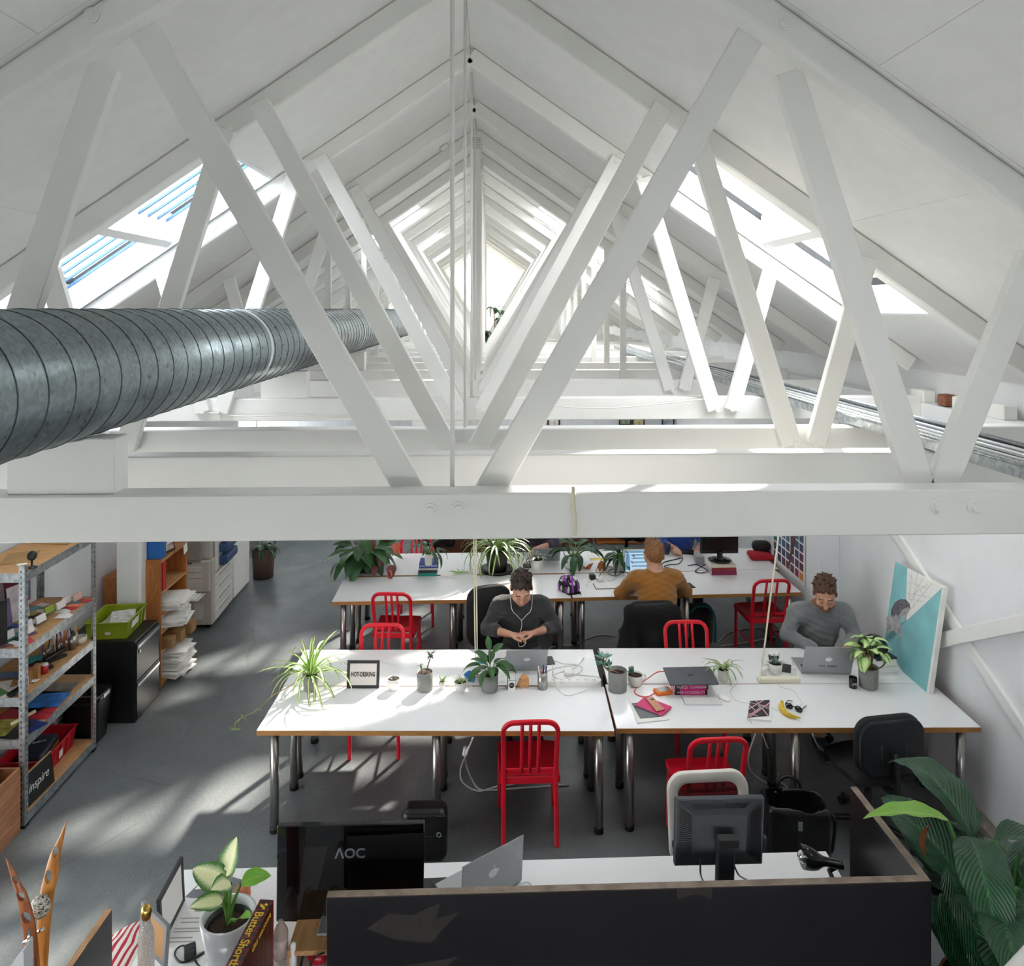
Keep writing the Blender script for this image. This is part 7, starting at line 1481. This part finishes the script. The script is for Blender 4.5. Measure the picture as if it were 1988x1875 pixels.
# black gloss screen seen from behind on a wooden riser
t = thing('monitor_riser', 'small pale wooden riser under the glossy black monitor', 'riser', (-.88, 3.27, ZD)); MB().mm(0, .5, 0, .32, .06, .082).obj('top', BIRCH, t, bevel=.002); MB().mm(0, .022, 0, .32, 0, .06).obj('side', BIRCH, t); MB().mm(.478, .5, 0, .32, 0, .06).obj('side', BIRCH, t)
cs = [PY(538, 1604, 3.43), PY(824, 1598, 3.45), PY(822, 1792, 3.455), PY(536, 1790, 3.435)]; nn = (cs[1]-cs[3]).cross(cs[0]-cs[2]).normalized()
if nn.y > 0: nn = -nn
t = thing('monitor', 'large glossy black monitor seen from behind at the lower left', 'monitor'); MB().add(cs+[c-nn*.03 for c in cs], [(0, 1, 2, 3), (7, 6, 5, 4), (0, 4, 5, 1), (1, 5, 6, 2), (2, 6, 7, 3), (3, 7, 4, 0)]).obj('back_cover', GLB, t, bevel=.004)
kc = [PY(674, 1622, 3.425), PY(824, 1616, 3.435), PY(822, 1735, 3.437), PY(674, 1738, 3.427)]; MB().add([c+nn*.006 for c in kc]+kc, [(0, 1, 2, 3), (0, 4, 5, 1), (1, 5, 6, 2), (2, 6, 7, 3), (3, 7, 4, 0)]).obj('cable_cover', mat('satin_black', '060607', .3, var=0), t)  # satin black panel standing in for a dark reflection on the glossy back
Mt = frameM((PY(680, 1655, 3.425)+nn*.0075), cs[1]-cs[0], cs[0]-cs[3]); text('lettering', '\u039bOC', .062, mat('silver_letters', '8c9096', .3, .5, var=0), t, Mt, bold=.0012)
p0 = (cs[2]+cs[3])/2; MB().mm(-.03, .03, -.012, .012, -.2, .08).obj('neck', BLK, t, loc=p0-nn*.02+Vector((.0, .0, -.0))); MB().mm(-.13, .13, -.09, .09, 0, .012).obj('foot', ALU, t, loc=Vector((p0.x, 3.43, ZD+.083)), bevel=.004)
# spray bottle, nail bottle, red thing
t = thing('spray_bottle', 'clear pink-tinted bottle with printed label beside the carton', 'bottle', P(545, 1855, ZD)); MB().lathe([(0, 0), (.03, 0), (.032, .01), (.032, .11), (.02, .135), (.012, .14), (.012, .155), (0, .155)], 22).obj('body', mat('pink_liquid', 'e6d2c8', .2, var=.05, trans=.5), t); MB().lathe([(.0324, .03), (.0324, .085)], 22).obj('label', mat('pale_label', 'dcc9c6', .6, var=.1, vs=90), t)
t = thing('correction_bottle', 'slim white bottle standing before the wooden riser', 'bottle', P(569, 1880, ZD)); MB().lathe([(0, 0), (.016, 0), (.016, .05), (.011, .06), (.012, .105), (.009, .11), (0, .11)], 16).obj('body', WPL, t)
s = SDF(.006); s.ell((0, 0, .03), (.045, .035, .032), .01); o = s.mesh('red_pouch', mat('red_gloss', 'b0182a', .25), label='round red pouch at the foot of the black desk screen', cat='pouch'); o.location = P(618, 1868, ZD)
MB().tube(bez([P(600, 1882, ZD+.01), P(608, 1862, ZD+.06), P(622, 1852, ZD+.08), P(634, 1850, ZD+.06)], 5), .004, 6).obj('cable', BCAB, label='black cable looping behind the wooden riser', cat='cable')
# tablet, papers, laptop, right monitor, desk lamp
slab('tablet', 'black tablet with blue edge lying left of the silver laptop', 'tablet', [(822, 1704), (868, 1702), (872, 1728), (822, 1731)], ZD, .01, BLK, .002)
MB().bar(P(838, 1706, ZD+.014), P(841, 1732, ZD+.014), .009, .007, up=(0, 0, 1)).obj('pen', BLK, label='black pen lying on the tablet at the front desk', cat='pen')
pl, pr = P(893, 1690, .955), P(1012, 1627, .955); wl = (pr-pl).length; rz = math.atan2((pl-pr).y, (pl-pr).x); c = (pl+pr)/2
laptop('laptop', 'open silver laptop at the front desk behind the black screen, lid angled', Vector((c.x, c.y, ZD)), rz, wl, .235, R(4), logo=.055)
MB().tube(bez([P(1012, 1716, ZD+.004), P(1024, 1712, ZD+.01), P(1032, 1720, ZD+.004), P(1020, 1730, ZD+.004)], 5), .003, 6).obj('cable', WIRE, label='short grey cable beside the angled silver laptop', cat='cable')
t = thing('monitor', 'black square monitor seen from behind on a stand at the front desk', 'monitor')
cs = [PY(1312, 1551, 3.52), PY(1484, 1547, 3.5), PY(1479, 1676, 3.44), PY(1309, 1680, 3.46)]; nn = (cs[1]-cs[3]).cross(cs[0]-cs[2]).normalized()
if nn.y > 0: nn = -nn
cx_ = sum(cs, Vector())/4; DG = mat('dark_grey_casing', '202329', .5)
ins = [c.lerp(cx_, .42)+nn*.035 for c in cs]; mid = [c+nn*.006 for c in cs]
MB().add([c-nn*.035 for c in cs]+mid, [(3, 2, 1, 0)[::-1], (4, 5, 6, 7)[::-1], (0, 4, 5, 1), (1, 5, 6, 2), (2, 6, 7, 3), (3, 7, 4, 0)]).obj('bezel', mat('slate_casing', '3a4048', .45), t, bevel=.003)
ib = [c.lerp(cx_, .04)+nn*.007 for c in cs]
MB().add(ib+ins, [(4, 5, 6, 7)[::-1], (0, 4, 5, 1), (1, 5, 6, 2), (2, 6, 7, 3), (3, 7, 4, 0)]).obj('back_cover', DG, t, bevel=.004)
def inq(a_, b_, c_, d_, u, v): return (a_*(1-u)+b_*u)*(1-v)+(d_*(1-u)+c_*u)*v
vb = MB()
for side in ((ib[0], ib[3], ins[3], ins[0]), (ib[1], ib[2], ins[2], ins[1])):
    for k in range(24):
        a_ = inq(*side, .08+.84*k/23, .12+.0*k); b_ = inq(*side, .08+.84*k/23, .8); vb.bar(a_+nn*.002, b_+nn*.002, .002, .003, up=nn)
for k in range(30):
    a_ = inq(ib[0], ib[1], ins[1], ins[0], .12+.76*k/29, .2); b_ = inq(ib[0], ib[1], ins[1], ins[0], .16+.68*k/29, .55); vb.bar(a_+nn*.002, b_+nn*.002, .0025, .003, up=nn)
vb.obj('vent_ribs', mat('vent_black', '0b0c0e', .6), t, kind='stuff')
nb = PY(1410, 1632, 3.41); MB().bar(Vector((nb.x, 3.42, nb.z)), Vector((nb.x, 3.45, ZD+.03)), .085, .035).obj('neck', DG, t, bevel=.008); MB().mm(-.13, .13, -.1, .1, 0, .02).obj('foot', DG, t, loc=(nb.x, 3.46, ZD+.001), bevel=.006); MB().box((0, -.02, 0), (.1, .04, .05)).obj('hinge', BLK, t, loc=(nb.x, 3.41, nb.z+.01), bevel=.006)
MB().mm(-.002, .02, 0, .03, -.04, .03).obj('side_button', DG, t, loc=PY(1482, 1640, 3.45), bevel=.003)
for k, (x0, y0, x1, y1) in enumerate(((1360, 1668, 1366, 1712), (1424, 1676, 1450, 1708))): MB().tube(bez([PY(x0, y0, 3.43), PY((x0+x1)/2-3, (y0+y1)/2+6, 3.4), P(x1, y1, ZD+.005)], 6), .004, 6).obj('cable', BCAB, label=['black cable hanging from the left of the square monitor', 'black cable hanging from the right of the square monitor'][k], cat='cable')
t = thing('desk_lamp', 'black swivel desk lamp with shiny bulb at the right of the front desk', 'lamp'); GK = mat('gloss_black', '0c0c0d', .1, var=0, coat=.5)
hA, hB = PY(1556, 1662, 3.45), PY(1592, 1670, 3.42); ax = (hB-hA).normalized(); Mh_ = frameM(hA, (0, 1, 0), ax.cross(Vector((0, 1, 0)))); Mh_ = Matrix((Vector((0, 1, 0)).cross(ax).normalized(), Vector((0, 1, 0)), ax)).transposed().to_4x4(); Mh_.translation = hA
MB().lathe([(.052, 0), (.05, .03), (.042, .06), (.026, .085), (.02, .1), (.021, .16), (.018, .175), (0, .177)], 26, M=Mh_).obj('shade', GK, t); MB().sph(hA+ax*.01, .03, 14, 10).obj('bulb', mat('silver_bulb', 'e0e0e0', .1, .9, var=0), t)
jb = hA+ax*.165; MB().tube([jb, PY(1610, 1690, 3.42), PY(1619, 1712, 3.43)], .011, 8).obj('arm', GK, t); fb2 = PY(1622, 1716, 3.43); MB().tube([PY(1619, 1712, 3.43), Vector((fb2.x+.01, 3.46, ZD+.02))], .011, 8).obj('lower_arm', GK, t); MB().lathe([(0, 0), (.075, 0), (.075, .015), (.03, .025), (0, .025)], 24, (fb2.x+.01-.02, 3.5, ZD)).obj('foot', GK, t)
# ------------------------------------------------------------ bags on the floor
LEA = mat('black_leather', '0f0f10', .38, var=.15, vs=30, bump=.25, bs=160)
p = P(1545, 1672, 0); t = thing('leather_bag', 'open black leather tote bag standing on the floor by the right chair', 'bag', (p.x, p.y+.02, 0), R(-6))
s = SDF(.009); s.rbox((0, 0, .2), (.40, .24, .4), .04, .02); s.rbox((0, 0, .3), (.355, .195, .4), .05, .01, sub=True)
s.mesh('body', LEA, t, disp=lambda X, Y, Z: .006*np.sin(X*21+Z*9)*np.sin(Z*17+Y*11)); 
for sy in (-1, 1): MB().tube(bez([(-.08, sy*.12, .33), (-.07, sy*.13, .42), (0, sy*.15, .45), (.07, sy*.13, .42), (.08, sy*.12, .33)] if sy > 0 else [(-.19, -.05, .36), (.21, -.06, .36), (.24, -.05, .28), (.22, -.06, .12), (.2, -.05, .1)][1:], 5), .012, 7).obj('handle', LEA, t)
MB().box((0, -.124, .3), (.03, .008, .06)).obj('strap_buckle', SIL, t, bevel=.002); MB().bar((0, -.123, .34), (0, -.126, .14), .03, .006).obj('strap', LEA, t)
MB().box((-.1, .09, .39), (.09, .006, .06), rx=.6).obj('flap', LEA, t, bevel=.004); MB().cyl((-.1, .083, .385), (-.1, .078, .38), .008, n=10).obj('stud', SIL, t)
s = SDF(.008); s.ell((0, 0, 0), (.05, .035, .03), .01).ell((.03, .0, .015), (.03, .02, .02), .01).ell((.032, 0, .025), (.018, .03, .012), .004, sub=True); o = s.mesh('green_scarf', mat('green_cloth', '1f8a4a', .7), label='bright green cloth inside the open leather bag', cat='cloth'); o.location = (p.x+.02, p.y-.02, .19)
p = P(838, 1672, 0); t = thing('leather_satchel', 'black leather satchel with ring behind the glossy black monitor', 'bag', (p.x-.05, p.y+.05, 0)); SDF(.01).rbox((0, 0, .17), (.3, .16, .34), .05, .02).mesh('body', LEA, t); MB().box((.02, -.075, .25), (.26, .02, .14)).obj('flap', LEA, t, bevel=.008); MB().tube([(.1+.014*math.cos(R(30*k)), -.09, .2+.014*math.sin(R(30*k))) for k in range(12)], .003, 6, closed=True).obj('ring', SIL, t); MB().box((.08, -.086, .29), (.07, .008, .04), ry=.4).obj('buckle_strap', LEA, t)
p = P(1368, 1268, 0); t = thing('backpack', 'black backpack with teal piping under the back row desk', 'bag', (p.x, p.y+.25, 0), R(4)); s = SDF(.012); s.rbox((0, 0, .21), (.32, .2, .42), .09, .03).rbox((0, -.1, .15), (.24, .1, .24), .045, .03); s.mesh('body', m_knit('black_nylon', '121315', 900), t)
tl = mat('teal_piping', '1f7f8a', .6); MB().tube(bez([(-.12, -.09, .36), (-.05, -.1, .425), (.06, -.1, .425), (.135, -.09, .36), (.16, -.09, .2), (.155, -.09, .04)], 6), .012, 7).obj('piping', tl, t)
# ------------------------------------------------------------ hanging cords and floor cables
for k, dx in enumerate((0, 4)):
    q = [P(925+dx*.5, 1303, ZD+.04), P(922+dx, 1230, .95), PY(920+dx, 1045, 5.84), PY(919+dx, 900, 5.88), (PY(918+dx, 815, 5.89).x, 5.89, 2.73)]
    MB().tube(bez(q, 5), .005, 6).obj('hanging_cable', CCAB, label=['cream cord hanging from a beam to the near left desks, left strand', 'cream cord hanging from a beam to the near left desks, right strand'][k], cat='cord')
q = [P(1474, 1324, ZD+.03), PY(1480, 1290, 5.78), PY(1497, 1150, 5.82), PY(1512, 1035, 5.86), PY(1523, 930, 5.88), PY(1536, 822, 5.89)]
MB().tube(bez(q, 5), .007, 6).obj('hanging_cable', CCAB, label='thick cream cord slanting down to the cream socket bar', cat='cord')
def fcable(label, pts, m=WIRE, r=.006): return cable(label, pts, r, m, 'floor_cable', 0)
fcable('white cable loop hanging below the near left desk onto the floor', [(918, 1432, .69), (905, 1465, .5), (894, 1495, .25), (900, 1520, .08), (930, 1535), (970, 1525), (1000, 1522)])
fcable('white cable trailing across the floor behind the front red chair', [(915, 1440, .65), (903, 1470, .45), (915, 1510, .12), (935, 1533), (985, 1531), (1060, 1526), (1105, 1523)])
MB().box((0, 0, 0), (.04, .03, .07), ry=.2).obj('inline_socket', WPL, loc=PY(904, 1458, 5.5), bevel=.008, label='white inline socket hanging in the cable under the near left desk', cat='socket')
fcable('white cable looping down beside the second red chair', [(1466, 1425, .69), (1453, 1470, .4), (1460, 1500, .15), (1490, 1520), (1515, 1519), (1530, 1530)])
fcable('white cable hanging in front of the bearded man\'s legs', [(1577, 1425, .69), (1590, 1450, .45), (1610, 1462, .3), (1632, 1467, .25), (1660, 1470, .1)])
fcable('short white cable stub below the right desk edge', [(1480, 1425, .69), (1486, 1440, .6), (1491, 1452, .52)], r=.005)
fcable('white cable on the floor by the leather bag', [(1510, 1500, .1), (1508, 1520), (1502, 1540), (1520, 1530), (1532, 1536)])
fcable('grey cable on the floor between the desk rows, left', [(1066, 1259), (1085, 1252), (1110, 1252), (1140, 1240), (1165, 1232), (1195, 1235)], CCAB)
fcable('grey cable on the floor behind the pushed-in chair', [(1395, 1245), (1412, 1230), (1440, 1222), (1480, 1219), (1520, 1224)], CCAB)
fcable('grey cable lying toward the back row chair legs', [(1400, 1254), (1430, 1250), (1470, 1243), (1505, 1236)], CCAB)
# ------------------------------------------------------------ big peace lily on the right
t = plant('peace_lily', 'large dark green peace lily filling the lower right corner', (2.3, 3.32, 0), .24, .5, mat('terracotta', '9a5a38', .8), .18)
rg = random.Random(77); big = []
for k in range(7): big.append(leaf_mesh(rg.uniform(.5, .62), rg.uniform(.17, .23), 'lance', rg.uniform(1.2, 1.9), .28, GRN['big'], nv=14, nu=6, wave=.10, twist=rg.uniform(-.5, .5), early=1.1))
def lily(bx, by, bz, az, el, k, roll=0, m=None, s=1.0):
    b_ = Vector((bx, by, bz))
    if bz < 1.1 and t.location.x+bx-math.sin(R(az))*.5*s < 1.92: return      # would pass through the black screen
    MB().tube(bez([(bx*.12, by*.12, .48), (bx*.5, by*.5, .5+(bz-.5)*.6), b_], 6), [.012-.0004*i for i in range(13)], 7, caps=False).obj('stalk', GRN['light'] if False else mat('lily_stalk', '3f7a35', .45), t)
    put_leaf(m or big[k % 7], t, b_, R(az), R(el), roll, s)
for k in range(8): lily(-.3+.04*k, .16-.04*(k % 4), .84+.03*(k % 5), 200-5*k, -12-8*(k % 3), k, .1, s=.85)
for k in range(34):
    az = k*137.5 % 360; az = az+95 if 45 < az < 140 else az; rr_ = rg.uniform(.1, .3); el = rg.uniform(-15, 55); z = 1.10-.45*rg.random()**1.2 if k < 26 else rg.uniform(.55, .75)
    lily(-rr_*math.sin(R(az)), rr_*math.cos(R(az)), z, az, el, k, rg.uniform(-.3, .3), s=rg.uniform(.85, 1.15))
for k in range(18):
    az = (k*61+200) % 360; az = az+95 if 45 < az < 140 else az; q = rg.uniform(.08, .26); lily(-q*math.sin(R(az)), q*math.cos(R(az)), rg.uniform(.62, .98), az, rg.uniform(-10, 55), k, rg.uniform(-.3, .3), s=rg.uniform(.95, 1.2))
lily(-.12, .02, 1.2, 158, 12, 1, .1, None, 1.05); lily(.02, .05, 1.17, 265, 15, 3, -.2); lily(.12, -.05, 1.18, 235, 5, 5); lily(-.22, .0, 1.0, 150, 10, 2, .2)
lily(-.16, .12, 1.21, 70, 10, 2, .1, leaf_mesh(.42, .15, 'lance', .7, .3, GRN['lime'], nv=12, nu=6, wave=.08), .9)
for k in range(16): a_ = k*137.5; MB().tube(bez([(.06*math.cos(a_), .06*math.sin(a_), .48), (.09*math.cos(a_), .09*math.sin(a_), .8), (.15*math.cos(a_), .15*math.sin(a_), 1.1)], 5), .009, 6).obj('stalk', mat('lily_stalk', '3f7a35', .45), t)
me = leaf_mesh(.16, .06, 'lance', .5, .6, GRN['brown']); put_leaf(me, t, Vector((-.26, .1, 1.2)), R(40), R(-70), name='dry_leaf')
t = thing('handrail', 'pale blurred handrail crossing the lower right corner, closest thing to us', 'rail'); p0, p1 = PY(1968, 1905, 1.05), PY(2090, 1755, 1.6); MB().tube([p0+(p0-p1)*.5, p0, p1, p1+(p1-p0)*.6], .017, 14).obj('tube', WPL, t)
